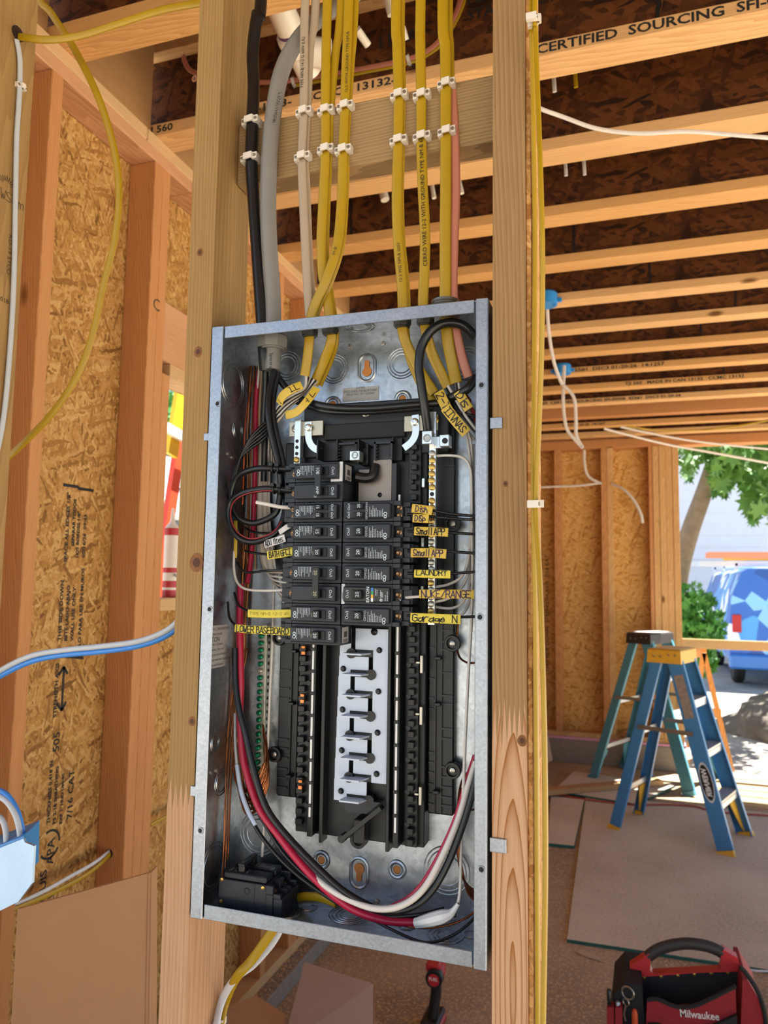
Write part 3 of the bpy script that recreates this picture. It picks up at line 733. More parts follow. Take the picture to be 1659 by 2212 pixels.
# small fasteners on the back and the walls
for p, ax in ((onback(756, 748), (0, -1, 0)), (onback(828, 742), (0, -1, 0)), (onback(814, 1947), (0, -1, 0)), (onleft(494, 980), (1, 0, 0)), (onleft(502, 988), (1, 0, 0)), (onleft(458, 1668), (1, 0, 0)), (onleft(470, 1664), (1, 0, 0)), (onback(1014, 724), (0, -1, 0))):
    obj('rivet', G().lathe([(0.0001, -0.0004), (0.0035, -0.0004), (0.003, 0.0016), (0.0015, 0.002), (0.0001, 0.002)], p, ax, 14), ZINC, panel)
WOODHOLE = plain('wood_behind_hole', 'c07a3c', 0.8)
def keyhole(px, py, up_=True):
    c = onback(px, py); y = c.y - 0.0006; s = 1 if up_ else -1
    k = obj('keyhole_boss', G().ring((c.x, y, c.z), (0, 1, 0), 0.0001 + 0.014, 0.0022, 30, 8).v and G(), GALV, panel) if False else None
    g = G(); n = 40; pts = []
    for i in range(n):                                     # long pressed rim
        a = 2 * math.pi * i / n; pts.append(Vector((c.x + 0.0115 * math.cos(a), y, c.z + 0.0115 * math.sin(a) + (0.007 if math.sin(a) > 0 else -0.007))))
    g.tube(pts + [pts[0]], 0.0022, 6, sub=1, caps=False)
    b = obj('keyhole_boss', g, GALV, panel)
    poly = []
    for i in range(22):
        a = R(-65 + 310 * i / 21 - 90 + 25 if False else 120 - 300 * i / 21); poly.append((c.x + 0.0068 * math.cos(a), c.z - 0.005 * s + 0.0068 * math.sin(a) * s))
    poly += [(c.x - 0.0030, c.z - 0.0 * s)] if False else []
    top = [(c.x - 0.0036, c.z + 0.009 * s), (c.x + 0.0036, c.z + 0.009 * s)]
    obj('keyhole', G().prism(poly, y - 0.0006, y + 0.0003, 'y').prism([(c.x - 0.0036, c.z - 0.002 * s), (c.x + 0.0036, c.z - 0.002 * s), (c.x + 0.0036, c.z + 0.008 * s), (c.x + 0.002, c.z + 0.0105 * s), (c.x - 0.002, c.z + 0.0105 * s), (c.x - 0.0036, c.z + 0.008 * s)], y - 0.0007, y + 0.0002, 'y'), WOODHOLE, b)
keyhole(793, 795, True); keyhole(776, 1885, False)
def dimple(px, py, filled=True):
    c = onback(px, py); y = c.y - 0.0004
    d = obj('screw_boss', G().ring((c.x, y, c.z), (0, 1, 0), 0.0095, 0.0026, 26, 8).ring((c.x, y, c.z), (0, 1, 0), 0.0058, 0.0012, 22, 6), GALV, panel)
    obj('hole', G().cyl((c.x, y - 0.0006, c.z), (c.x, y + 0.0003, c.z), 0.0046, n=16), WOODHOLE, d)
for q in ((719, 874), (870, 862), (695, 1857), (858, 1878)): dimple(*q)
# ---- printed labels stuck inside the enclosure
lab = G(); c = onback(779, 851); lab.box(c.x - 0.026, c.x + 0.026, YBk - 0.0006, YBk - 0.0001, c.z - 0.0095, c.z + 0.0095)
lb = obj('rating_label', lab, PAPER, panel)
text('LISTED\nENCLOSED PANELBOARD\nISSUE NO. SY-1529247', 0.0042, (c.x, YBk - 0.0008, c.z + 0.004), (1, 0, 0), (0, 0, 1), INK, lb, align='CENTER')
lb = obj('bonding_label', G().box(PW - 0.0325, PW - 0.0205, YBk - 0.0006, YBk - 0.0001, OY(1000, 1070, YBk).z, OY(1000, 965, YBk).z), PAPER, panel)
text('BONDING SCREW', 0.0075, (PW - 0.0275, YBk - 0.0008, OY(1000, 1020, YBk).z), (0, 0, -1), (1, 0, 0), INK, lb, align='CENTER')
p0 = OX(458, 1345, 0.002); p1 = OX(506, 1425, 0.002)
lb = obj('rating_label', G().box(0.0016, 0.0022, 0.004, 0.056, p1.z - 0.006, p0.z - 0.004), PAPER, panel)
for i, (s_, sz) in enumerate((('EATON CORPORATION', 0.005), ('TYPE 1 ENCLOSURE', 0.004), ('EATON', 0.009), ('225 A MAX  120/240 V', 0.004), ('10 kA  60 Hz  1 PH 3 W', 0.004), ('SUITABLE FOR USE AS SERVICE', 0.0034), ('EQUIPMENT WHEN NOT MORE THAN', 0.0034), ('SIX MAINS ARE PROVIDED', 0.0034))):
    text(s_, sz, (0.0024, 0.006, p0.z - 0.009 - i * 0.0066), (0, 1, 0), (0, 0, 1), INK, lb)

# ---- black moulded interior
YBASE = 0.074
inter = obj('interior_base', G().box(0.100, 0.272, YBASE, PD - 0.004, pz(0.090), pz(0.648), 0.001)
            .box(0.066, 0.0995, YBASE + 0.010, PD - 0.004, pz(0.128), pz(0.600), 0.002).box(0.2725, 0.306, YBASE + 0.010, PD - 0.004, pz(0.128), pz(0.646), 0.002), BLK, panel)
OWN = {'rail', 'breaker_comb', 'neutral_strap', 'mounting_ear', 'line_block', 'bus_stab', 'foot', 'line_lug'}      # parts with pieces of their own
def part(nm, g, m=BLK, parent=None, **k): return obj(nm, g, m, parent or (panel if nm in OWN else inter), **k)
def rib(x0, x1, z, y=YBASE + 0.010): part('rib', G().box(x0, x1, y - 0.0022, y + 0.001, z - 0.0011, z + 0.0011), BLK2)
for z in (0.14, 0.150, 0.162, 0.174, 0.186, 0.22, 0.232, 0.262, 0.272, 0.300, 0.328, 0.338, 0.352, 0.560, 0.572, 0.600, 0.616, 0.632):
    rib(0.290, 0.3045, pz(z))
for z in (0.14, 0.152, 0.164, 0.178, 0.19, 0.202, 0.255, 0.268, 0.292, 0.330): rib(0.068, 0.083, pz(z)); rib(0.2745, 0.281, pz(z))
for x in (0.0855, 0.0945, 0.2825, 0.2905): part('rib', G().box(x - 0.0008, x + 0.0008, YBASE + 0.0072, YBASE + 0.011, pz(0.13), pz(0.50)), BLK)
for x, z in ((0.091, 0.318), (0.089, 0.250), (0.088, 0.157), (0.287, 0.318), (0.287, 0.262), (0.286, 0.157)):
    part('clip_peg', G().box(x - 0.004, x + 0.004, YBASE - 0.001, YBASE + 0.011, pz(z) - 0.002, pz(z) + 0.002, 0.0006))
for c in ((0.098, 0.232), (0.290, 0.27)): part('parting_line', G().box(0.067 if c[0] < 0.2 else 0.2735, 0.099 if c[0] < 0.2 else 0.305, YBASE + 0.0094, YBASE + 0.0108, pz(c[1]), pz(c[1]) + 0.0006), BLK2)
# mounting ears with screws
for px, py in ((978, 1131), (977, 1390), (977, 1665), (592, 1630), (602, 1378)):
    p = OY(px, py, YBASE + 0.004)
    e = part('mounting_ear', G().lathe([(0.0035, 0.008), (0.0095, 0.008), (0.0105, 0.002), (0.0095, -0.001), (0.0072, -0.001), (0.0065, 0.003), (0.0035, 0.003)], (p.x, YBASE + 0.004, p.z), (0, 1, 0), 24))
    part('screw', G().lathe([(0.0001, 0.003), (0.0035, 0.003), (0.0033, 0.001), (0.0016, 0.0004), (0.0001, 0.0004)], (p.x, YBASE + 0.003, p.z), (0, 1, 0), 14), ZINC, e)
# rails either side of the bus with a white strip on top
for x, zt, zb_ in ((0.1305, 0.335, 0.118), (0.2425, 0.520, 0.112)):
    r_ = part('rail', G().box(x - 0.0035, x + 0.0035, 0.050, YBASE, pz(0.094), pz(0.50), 0.0006).box(x + (0.010 if x < 0.2 else -0.0145), x + (0.0145 if x < 0.2 else -0.010), 0.056, YBASE, pz(0.086), pz(0.50), 0.0006))
    part('white_strip', G().box(x - 0.0012, x + 0.0012, 0.0490, 0.0502, pz(zb_), pz(zt)), plain('white_nylon_strip', 'e3e2dd', 0.5), r_)
    for z in range(8):
        part('strip_clip', G().box(x - 0.003, x + 0.003, 0.0478, 0.0496, pz(0.13 + z * 0.0275), pz(0.134 + z * 0.0275), 0.0004), BLK, r_)
# combs that hold the outer ends of the breakers
def comb(x0, x1, z0, z1, flip):
    c_ = part('breaker_comb', G().box(x0, x1, 0.066, YBASE, pz(z0), pz(z1), 0.0006))
    z = z0 + 0.004; i = 0
    while z < z1 - 0.006:
        w = x1 - x0; a = x0 + w * (0.15 if flip else 0.3)
        part('tooth', G().box(a, a + w * 0.5, 0.057, 0.0665, pz(z), pz(z) + 0.0075, 0.0006), BLK, c_)
        if i % 3 == 1: part('boss', G().lathe([(0.0012, 0.0), (0.003, 0.0), (0.003, 0.006), (0.0012, 0.006)], (a + w * 0.72 if flip else a - w * 0.02, 0.0605, pz(z) + 0.011), (0, 1, 0), 12), BLK, c_)
        z += 0.0127; i += 1
    return c_
cl = comb(0.1045, 0.1225, 0.100, 0.345, True); cr_ = comb(0.2495, 0.2655, 0.092, 0.36, False); comb(0.2495, 0.2655, 0.51, 0.585, False)
for z in (0.316, 0.255, 0.148): part('contact_clip', G().box(0.111, 0.1165, 0.0545, 0.0605, pz(z), pz(z) + 0.005, 0.0006).box(0.111, 0.1165, 0.0545, 0.0605, pz(z) + 0.008, pz(z) + 0.012, 0.0006), COPPER, cl)
for z in (0.300, 0.238, 0.143): part('contact_clip', G().box(0.2675, 0.2715, 0.062, 0.070, pz(z), pz(z) + 0.022, 0.0006).box(0.263, 0.2675, 0.061, 0.063, pz(z) + 0.012, pz(z) + 0.014), ZINC, cr_)
for z in (0.53, 0.455, 0.395): part('contact_clip', G().box(0.2675, 0.2715, 0.062, 0.070, pz(z), pz(z) + 0.012, 0.0006), ALU, cr_)
# zig-zag bus sheets with the stab fingers
YP = 0.060
XA, XB2, XLp, XRp = 0.1775, 0.2015, 0.1625, 0.2315
ROW0 = OY(770, 1412, 0.052).z
rows = [ROW0 - 0.0254 * i for i in range(8)]
gw = 0.0060; hh = 0.0045
gl, gr_ = G(), G(); zt = pz(0.352)
zprev = zt
for i, z in enumerate(rows):
    gx = XA if i % 2 == 0 else XB2
    if i <= 6:
        gl.box(XLp - i * 0.0006, gx, YP, YP + 0.0015, z + hh, zprev); gr_.box(gx + gw, XRp, YP, YP + 0.0015, z + hh, zprev)
        gl.box(XLp - i * 0.0006, XA, YP, YP + 0.0015, z - hh, z + hh); gr_.box(XB2 + gw, XRp, YP, YP + 0.0015, z - hh, z + hh)
    else: gl.box(XLp - i * 0.0006, XB2, YP, YP + 0.0015, z + hh, zprev); gl.box(XLp - i * 0.0006, XA - 0.002, YP, YP + 0.0015, z - hh, z + hh)
    zprev = z - hh
part('bus_sheet', gl, STAB); part('bus_sheet', gr_, STAB)
for i, z in enumerate(rows):
    f_ = part('bus_stab', G().prism([(XA - 0.0035, YP + 0.004), (XA - 0.0055, 0.043), (XB2 - 0.004, 0.043), (XB2 + 0.003, YP + 0.004)], z - 0.0012, z + 0.0008, 'z'), STAB)
    part('stab_well', G().box(XA - 0.001, XB2 + 0.006, YP + 0.0016, YP + 0.012, z - hh, z + hh, 0.0).lathe([(0.0035, 0), (0.0065, 0), (0.0065, 0.006), (0.0035, 0.006)], ((XB2 + 0.004) if i % 2 else (XA + 0.001), YP - 0.0022, z - 0.0005), (0, 1, 0), 20), BLK, f_)
for i in range(4):
    for px, py in ((818 - 2 * i, 1405 + 89.3 * i), (740 - 1.7 * i, 1445 + 88.3 * i)):
        p = OY(px, py, YP - 0.003)
        part('push_rivet', G().lathe([(0.0001, 0.003), (0.0038, 0.003), (0.0038, 0.0), (0.0024, -0.0015), (0.0022, -0.003), (0.0001, -0.003)], (p.x, YP - 0.001, p.z), (0, 1, 0), 14))
for px, py in ((820, 1069), (807, 1365)):
    p = OY(px, py, YP - 0.003); part('push_rivet', G().lathe([(0.0001, 0.003), (0.0045, 0.003), (0.0045, 0.0), (0.0028, -0.0015), (0.0001, -0.003)], (p.x, YP - 0.001, p.z), (0, 1, 0), 14))
# foot with the lower fixing screw
p = OY(773, 1815, 0.062)
ft = part('foot', G().lathe([(0.004, 0.012), (0.0105, 0.012), (0.0105, 0), (0.007, 0), (0.006, 0.004), (0.004, 0.004)], (p.x, 0.062, p.z), (0, 1, 0), 24).box(p.x - 0.002, p.x + 0.012, 0.050, 0.073, p.z, p.z + 0.028, 0.001)
          .bar((p.x - 0.016, 0.048, p.z + 0.004), (p.x + 0.034, 0.052, p.z + 0.046), 0.005, 0.014, (0, 1, 0)).cyl((p.x - 0.015, 0.044, p.z + 0.005), (p.x - 0.015, 0.058, p.z + 0.005), 0.0048, n=14))
part('screw', G().lathe([(0.0001, 0.004), (0.006, 0.004), (0.006, 0.002), (0.0045, 0.0), (0.0022, -0.0012), (0.0001, -0.0012)], (p.x, 0.062, p.z), (0, 1, 0), 16), ZINC, ft)
part('arc_shield', G().prism([(p.x - 0.014, p.z + 0.034), (p.x - 0.018, p.z + 0.041), (p.x - 0.014, p.z + 0.049), (p.x + 0.03, p.z + 0.049), (p.x + 0.012, p.z + 0.034)], 0.058, 0.0735, 'y'), BLK2)
# ---- upper end: neutral cross strap, line-side blocks, steel plate
PL = Vector((0.1785, 0, 0))
def q_(px, py, Y): return OY(px, py, Y)
a = q_(699, 912, 0.060); b = q_(873, 945, 0.060)
part('cross_strap', G().box(a.x, b.x, 0.062, 0.070, b.z + 0.002, a.z - 0.003, 0.001), plain('matt_black_insulation', '161616', 0.7))
part('upper_deck', G().box(0.100, 0.300, 0.069, 0.0745, pz(0.575), pz(0.646), 0.001), BLK2)
def strap(nm, pxa, pya, pxb, pyb, Y): a = q_(pxa, pya, Y); b = q_(pxb, pyb, Y); return part(nm, G().box(a.x, b.x, Y, Y + 0.003, b.z, a.z, 0.0005), plain('tinned_copper', 'b9ad95', 0.33, 0.85, var=0.12, scale=60))
sL = strap('neutral_strap', 625, 912, 697, 940, 0.057); sR = strap('neutral_strap', 873, 899, 946, 929, 0.057)
def hook(pts, par):
    g = G(); P = smooth([q_(x, y, 0.0545) for x, y in pts], 6); n = len(P)
    for i in range(n - 1):
        d = (P[i + 1] - P[i]).normalized(); e = Vector((-d.z, 0, d.x)) * 0.0044
        d2 = (P[min(i + 2, n - 1)] - P[i]).normalized(); e2 = Vector((-d2.z, 0, d2.x)) * 0.0044
        if i == 0: ep = e
        g.sheet([P[i] - ep, P[i + 1] - e2, P[i + 1] + e2, P[i] + ep], 0.0024, (0, 1, 0)); ep = e2
    return part('bent_strap', g, ALU, par)
hook([(666, 912), (666, 930), (667, 950), (675, 965), (690, 974)], sL); hook([(897, 896), (898, 915), (897, 938), (888, 955), (872, 968)], sR)
def hexscrew(px, py, Y, r=0.0055, m=ZINC, par=None):
    c = q_(px, py, Y)
    return part('screw', G().lathe([(0.0001, 0.002), (r, 0.002), (r, 0.0006), (r * 0.8, 0.0), (r * 0.78, -0.002), (r * 0.45, -0.0026), (r * 0.4, -0.0016), (0.0001, -0.0016)], (c.x, Y, c.z), (0, 1, 0), 6 if False else 16), m, par)
hexscrew(639, 925, 0.0555, 0.0062, ZINC, sL); hexscrew(665, 923, 0.0520, 0.0052, ALU, sL); hexscrew(895, 911, 0.0520, 0.0052, ALU, sR); hexscrew(937, 907, 0.0555, 0.006, BRASS, sR)
hexscrew(790, 890, 0.066, 0.0062, ZINC)
# neutral bars with their screws
nb = obj('neutral_bar', G().box(0.2795, 0.2885, 0.052, 0.062, q_(930, 1350, 0.055).z, q_(938, 890, 0.055).z, 0.0005), ALU, panel)
def barscrew(c, par, m, r=0.0041):
    g = G().lathe([(0.0001, 0.0005), (r, 0.0005), (r, -0.0022), (r * 0.7, -0.003), (0.0001, -0.003)], c, (0, 1, 0), 12)
    s_ = obj('bar_screw', g, m, par)
    obj('slot', G().box(c[0] - r * 0.8, c[0] + r * 0.8, c[1] - 0.0034, c[1] - 0.0028, c[2] - 0.0006, c[2] + 0.0006), DARKM, panel if False else None) if False else None
    return s_
zt_, zb2 = q_(932, 980, 0.052).z, q_(930, 1335, 0.052).z
n_ = 25
for i in range(n_):
    z = zt_ + (zb2 - zt_) * i / (n_ - 1)
    if i in (6, 24): obj('open_hole', G().cyl((0.2838, 0.0515, z), (0.2838, 0.0521, z), 0.0027, n=12), DARKM, nb)
    else: barscrew((0.2838 + random.uniform(-0.0004, 0.0004), 0.0518, z), nb, BRASS if random.random() < 0.65 else ZINC)
nbl = obj('neutral_bar', G().box(0.0945, 0.1035, 0.052, 0.062, q_(640, 1003, 0.055).z, q_(640, 907, 0.055).z, 0.0005), ALU, panel)
c_ = q_(640, 950, 0.055)
for i in range(4):
    z = q_(640, 953 + 13.5 * i, 0.052).z
    if i < 3: obj('open_hole', G().cyl((0.0988, 0.0515, z), (0.0988, 0.0521, z), 0.0024, n=12), DARKM, nbl)
    else: barscrew((0.0988, 0.0518, z), nbl, BRASS)
# big lug at the top of the right neutral bar
a = q_(911, 931, 0.036); b = q_(932, 959, 0.036)
lug = obj('neutral_lug', G().box(a.x, b.x + 0.0005, 0.036, 0.058, b.z, a.z, 0.0008), ALU, panel)
a2 = q_(949, 939, 0.040); b2 = q_(970, 964, 0.040)
obj('lug_foot', G().box(b.x, a2.x + 0.001, 0.050, 0.055, b2.z, a2.z, 0.0005).box(a2.x, b2.x, 0.040, 0.055, b2.z, a2.z, 0.0008), ALU, lug)
cc = q_(922, 946, 0.0355)
obj('set_screw', G().ring((cc.x, 0.0358, cc.z), (0, 1, 0), 0.0042, 0.0009, 22, 6).cyl((cc.x, 0.0356, cc.z), (cc.x, 0.0362, cc.z), 0.0033, n=6), ZINC, lug)
cc = q_(961, 952, 0.0395)
obj('set_screw', G().cyl((cc.x, 0.0392, cc.z), (cc.x, 0.0402, cc.z), 0.0036, n=14), DARKM, lug)
# line-side blocks
for px0, px1, py0, py1, y0 in ((684, 726, 950, 990, 0.046), (846, 866, 944, 992, 0.056)):
    a = q_(px0, py0, y0); b = q_(px1, py1, y0); part('barrier', G().box(a.x, a.x + 0.0022, y0, 0.072, b.z, a.z, 0.0005).box(b.x - 0.0022, b.x, y0 + 0.004, 0.072, b.z, a.z, 0.0005).box(a.x, b.x, 0.066, 0.072, b.z, a.z, 0.0005))
for px0, py0, px1, py1 in ((727, 957, 770, 992), (808, 955, 847, 992)):
    Y = 0.052; a = q_(px0, py0, Y); b = q_(px1, py1, Y); w = 0.0025
    k_ = part('line_block', G().box(a.x, b.x, 0.060, 0.072, b.z, a.z, 0.0006).box(a.x, a.x + w, Y, 0.0605, b.z, a.z).box(b.x - w, b.x, Y, 0.0605, b.z, a.z).box(a.x, b.x, Y, 0.0605, a.z - w, a.z), BLK2)
    for i in range(5):
        z = a.z - 0.004 - i * 0.0042
        part('tooth', G().box(a.x + w - 0.0004, a.x + w + 0.0018, Y, 0.060, z - 0.0014, z).box(b.x - w - 0.0018, b.x - w + 0.0004, Y, 0.060, z - 0.0014, z), BLK, k_)
a = q_(772, 948, 0.046); b = q_(804, 1000, 0.046)
part('barrier', G().box(a.x, a.x + 0.002, 0.046, 0.072, b.z, a.z, 0.0005).box(a.x + 0.011, a.x + 0.013, 0.050, 0.072, b.z, a.z - 0.006, 0.0005).box(a.x, b.x, 0.060, 0.072, b.z, a.z - 0.010, 0.0005))
a = q_(807, 994, 0.058); b = q_(845, 1081, 0.058)
part('steel_plate', G().box(q_(775, 1040, 0.058).x, b.x, 0.058, 0.0596, b.z, q_(775, 1015, 0.058).z).box(a.x, b.x, 0.0578, 0.0594, b.z, a.z), STEELPL)
part('line_lead', G().tube([q_(770, 1030, 0.046), q_(790, 1033, 0.048), q_(806, 1028, 0.05), q_(810, 1005, 0.055)], 0.0065, 10), BLK)
part('line_bar', G().box(q_(846, 1000, 0.056).x, q_(857, 1000, 0.056).x, 0.056, 0.072, q_(850, 1083, 0.056).z, q_(850, 1000, 0.056).z, 0.0006), BLK2)
# lug of the main breaker
a = q_(755, 974, 0.034); b = q_(776, 994, 0.034)
lg = part('line_lug', G().box(a.x, b.x, 0.034, 0.050, b.z, a.z, 0.0008), ALU)
cc = q_(766, 983, 0.0335); part('set_screw', G().ring((cc.x, 0.0338, cc.z), (0, 1, 0), 0.0036, 0.001, 20, 6).box(cc.x - 0.003, cc.x + 0.003, 0.0333, 0.034, cc.z - 0.0006, cc.z + 0.0006), ZINC, lg)
text('1-7-2-20\nREV 2\nCAV 4', 0.0045, (0.300, YBASE + 0.0095, pz(0.548)), (0, 0, 1), (-1, 0, 0), BLK2, inter, 'moulded_lettering')
# ---- ground bars
gb = obj('ground_bar', G().box(0.0395, 0.0480, 0.080, 0.0955, pz(0.128), pz(0.352), 0.0006), galv('aluminium_bar', 'b3ada0', 0.4, 200), panel)
for i in range(24):
    z = pz(0.345 - i * 0.0092)
    m = ZINC if i in (0, 6) else GREEN
    obj('bar_screw', G().lathe([(0.0001, 0.001), (0.0034, 0.001), (0.0034, -0.0035), (0.0022, -0.0045), (0.0001, -0.0045)], (0.0412, 0.0790, z), (0, 1, 0), 12), m, gb)
    obj('wire_hole', G().cyl((0.0479, 0.0880, z), (0.0484, 0.0880, z), 0.0023, n=10), DARKM, gb)
gb2 = obj('ground_bar', G().box(PW - 0.0135, PW - 0.0035, 0.052, 0.060, pz(0.135), pz(0.325), 0.0006), MATS['aluminium_bar'], panel)
for i in range(20):
    z = pz(0.318 - i * 0.0092)
    obj('bar_screw', G().lathe([(0.0001, 0.001), (0.0034, 0.001), (0.0034, -0.003), (0.0022, -0.004), (0.0001, -0.004)], (PW - 0.0135, 0.056, z), (1, 0, 0), 12), GREEN, gb2)
# ================================================================== BREAKERS
X0 = 0.1785
LBLP = plain('white_paper_sticker', 'd5d8da', 0.6)
def bars(g, x0, x1, n, zlo, zhi, y, ragged=True, rnd=random):
    """rows of tiny unreadable print (running up the breaker)"""
    for i in range(n):
        x = x0 + (x1 - x0) * i / max(1, n - 1); z = zlo
        e = zhi - (rnd.random() * 0.5 * (zhi - zlo) if ragged else 0)
        while z < e:
            l = rnd.uniform(0.0007, 0.0022); z2 = min(e, z + l)
            k = len(g.v); g.v += [(x - 0.00034, y, z), (x + 0.00034, y, z), (x + 0.00034, y, z2), (x - 0.00034, y, z2)]; g.f.append((k, k + 1, k + 2, k + 3))
            z = z2 + 0.0005
UPV, LFT = (0, 0, 1), (-1, 0, 0)
def breaker(name, poles=1, tandem=False, gfci=False, amp='20', left=False, sticker=False, main=False):
    t = empty(name)
    P = dict(local=True)
    W2 = 0.01245; H = 0.0254
    zs = [0.0] if poles == 1 else [H / 2, -H / 2]
    b = G(); e = G(); s = G(); r_ = G()
    for zc in zs:
        b.box(0.0006, 0.0655, -0.040, 0, zc - W2, zc + W2, 0.0006)
        b.box(0.0655, 0.0750, -0.030, 0, zc - W2, zc + W2, 0.0005)
        b.box(0.0655, 0.0750, -0.040, -0.030, zc + 0.0068, zc + W2, 0.0005).box(0.0655, 0.0750, -0.040, -0.030, zc - W2, zc - 0.0068, 0.0005)
        b.box(0.0750, 0.0870, -0.026, 0, zc - W2 + 0.001, zc + W2 - 0.001, 0.0008)
        for q in (0.0085, -0.0085): b.box(0.0750, 0.0845, -0.031, -0.026, zc + q - 0.0028, zc + q + 0.0028, 0.0004)
    body = obj('body', b, BRK, t, **P)
    for zc in zs:
        f = obj('escutcheon', G().box(0.0055, 0.0640, -0.0475, -0.0402, zc - 0.0092, zc + 0.0092, 0.0011), plain('glossy_black_face', '15181c', 0.3) if gfci else BRK, t, **P)
        hz = [(zc, 0.0050)] if not tandem else [(zc + 0.0050, 0.0030), (zc - 0.0050, 0.0030)]
        for z, w in hz:
            obj('handle_slot', G().box(0.0165, 0.0310, -0.0479, -0.0470, z - w - 0.0006, z + w + 0.0006), DARKM, t, **P)
            h = obj('handle', G().box(0.0172, 0.0222, -0.0492, -0.0476, z - w, z + w, 0.0004).box(0.0186, 0.0193, -0.0497, -0.0490, z - w, z + w).box(0.0204, 0.0211, -0.0497, -0.0490, z - w, z + w)
                    .box(0.0228, 0.0312, -0.0560, -0.0476, z - w, z + w, 0.0009), BRKD, t, **P)
            if not (poles == 2): text(amp, 0.0062 if not tandem else 0.0052, (0.0270, -0.0562, z), UPV, LFT, WHITE_INK, h, local=True, align='CENTER')
            text('On/I', 0.0054 if not tandem else 0.0046, (0.0112, -0.0477, z), UPV, LFT, WHITE_INK, f, local=True, align='CENTER')
            if left and not gfci: text(amp if not main else 'OFF/O', 0.0048 if not tandem else 0.0034, (0.0343, -0.0477, z + 0.001), UPV, LFT, plain('yellowish_print', 'b9b48a', 0.6) if not main else WHITE_INK, f, local=True, align='CENTER')
            elif not gfci: text('OFF/O', 0.0044 if not tandem else 0.0038, (0.0342, -0.0477, z), UPV, LFT, WHITE_INK, f, local=True, align='CENTER')
            sc = obj('terminal_screw', G().lathe([(0.0001, 0.001), (0.0038, 0.001), (0.0038, -0.001), (0.0026, -0.0016), (0.0016, -0.0010), (0.0001, -0.0010)], (0.0705, -0.0305, z), (0, 1, 0), 14), plain('bronze_screw', '9a7b5c', 0.35, 0.9), t, **P)
        if gfci:
            obj('terminal_screw', G().lathe([(0.0001, 0.001), (0.0038, 0.001), (0.0038, -0.001), (0.0022, -0.0016), (0.0001, -0.0010)], (0.0705, -0.0305, zc - 0.0072), (0, 1, 0), 14), ZINC, t, **P)
            text('EATON', 0.0056, (0.0375, -0.0477, zc), UPV, LFT, WHITE_INK, f, local=True, align='CENTER', bold=0.0001)
            for i, cc in enumerate(('2f7fc4', '2a9a55', 'e2a52a', 'dfe3e8')):
                obj('colour_stripe', G().box(0.0415, 0.0442, -0.0478, -0.0474, zc + 0.0084 - (i + 1) * 0.0042, zc + 0.0084 - i * 0.0042), plain('stripe_' + cc, cc, 0.5), f, **P)
            g = G(); bars(g, 0.0470, 0.0490, 2, zc - 0.001, zc + 0.007, -0.0477); bars(g, 0.0535, 0.056, 3, zc - 0.003, zc + 0.006, -0.0477); bars(g, 0.0595, 0.062, 2, zc - 0.007, zc + 0.007, -0.0477)
            g.ring((0.0543, -0.0477, zc - 0.0062), (0, 1, 0), 0.0013, 0.0005, 14, 4, 0.2)
            obj('lettering', g, WHITE_INK, f, ang=0, **P)
            lb = obj('paper_label', G().box(0.0008, 0.0050, -0.0408, -0.0401, zc - 0.0122, zc + 0.0122), LBLP, t, **P)
            g = G(); bars(g, 0.0020, 0.0034, 2, zc - 0.006, zc + 0.006, -0.0410); obj('lettering', g, INK, lb, ang=0, **P)
        elif not (poles == 2 and (zc > 0 if left else zc < 0)):
            g = G(); rn = random.Random(int(zc * 1e5) + (5 if left else 0) + poles)
            bars(g, 0.0380, 0.0545, 9, zc - 0.0070, zc + 0.0062, -0.0477, True, rn)
            g.ring((0.0580, -0.0477, zc + (0.003 if left else -0.004)), (0, 1, 0), 0.0019, 0.0004, 18, 4, 0.2).ring((0.0580, -0.0477, zc + (-0.001 if left else -0.0075)), (0, 1, 0), 0.0016, 0.0004, 18, 4, 0.2)
            obj('lettering', g, WHITE_INK, f, ang=0, **P)
    if poles == 2:
        tie = obj('handle_tie', G().box(0.0230, 0.0310, -0.0585, -0.0552, -0.0190, 0.0190, 0.0006), BRKD, t, **P)
        if main:
            text('100', 0.0062, (0.0270, -0.0587, -0.0115), UPV, LFT, WHITE_INK, tie, local=True, align='CENTER'); text('AMP', 0.0050, (0.0270, -0.0587, 0.0125), UPV, LFT, WHITE_INK, tie, local=True, align='CENTER')
        else:
            for z in (-0.0127, 0.0127): text(amp, 0.0062, (0.0270, -0.0587, z), UPV, LFT, plain('yellowish_print', 'b9b48a', 0.6), tie, local=True, align='CENTER')
    if sticker:
        z0 = zs[0] if not left else zs[-1]
        lb = obj('barcode_label', G().box(-0.0004, 0.0003, -0.0330, -0.0135, z0 - 0.0095, z0 + 0.0095), LBLP if False else PAPER, t, **P)
        g = G(); rn = random.Random(3); y = -0.0285
        while y < -0.018:
            w = rn.choice((0.0003, 0.0006)); k = len(g.v); g.v += [(-0.0006, y, z0 - 0.004), (-0.0006, y + w, z0 - 0.004), (-0.0006, y + w, z0 + 0.003), (-0.0006, y, z0 + 0.003)]; g.f.append((k, k + 1, k + 2, k + 3)); y += w + rn.choice((0.0003, 0.0005))
        for i in range(3):
            k = len(g.v); z = z0 + 0.0052 + i * 0.0013; g.v += [(-0.0006, -0.031, z), (-0.0006, -0.0155 - i * 0.001, z), (-0.0006, -0.0155 - i * 0.001, z + 0.0007), (-0.0006, -0.031, z + 0.0007)]; g.f.append((k, k + 1, k + 2, k + 3))
        obj('lettering', g, INK, lb, ang=0, **P)
    if main:
        obj('white_sticker', G().box(0.0010, 0.0050, -0.0410, -0.0400, -0.0254 + 0.0006, 0.0).box(0.0050, 0.0165, -0.0410, -0.0400, -0.0030, 0.0), LBLP, t, **P)
        obj('test_dot', G().box(0.0345, 0.0375, -0.0412, -0.0400, -0.0018, 0.0010), LBLP, t, **P)
    return t
ZR = pz(0.5095)
HB = 0.02525
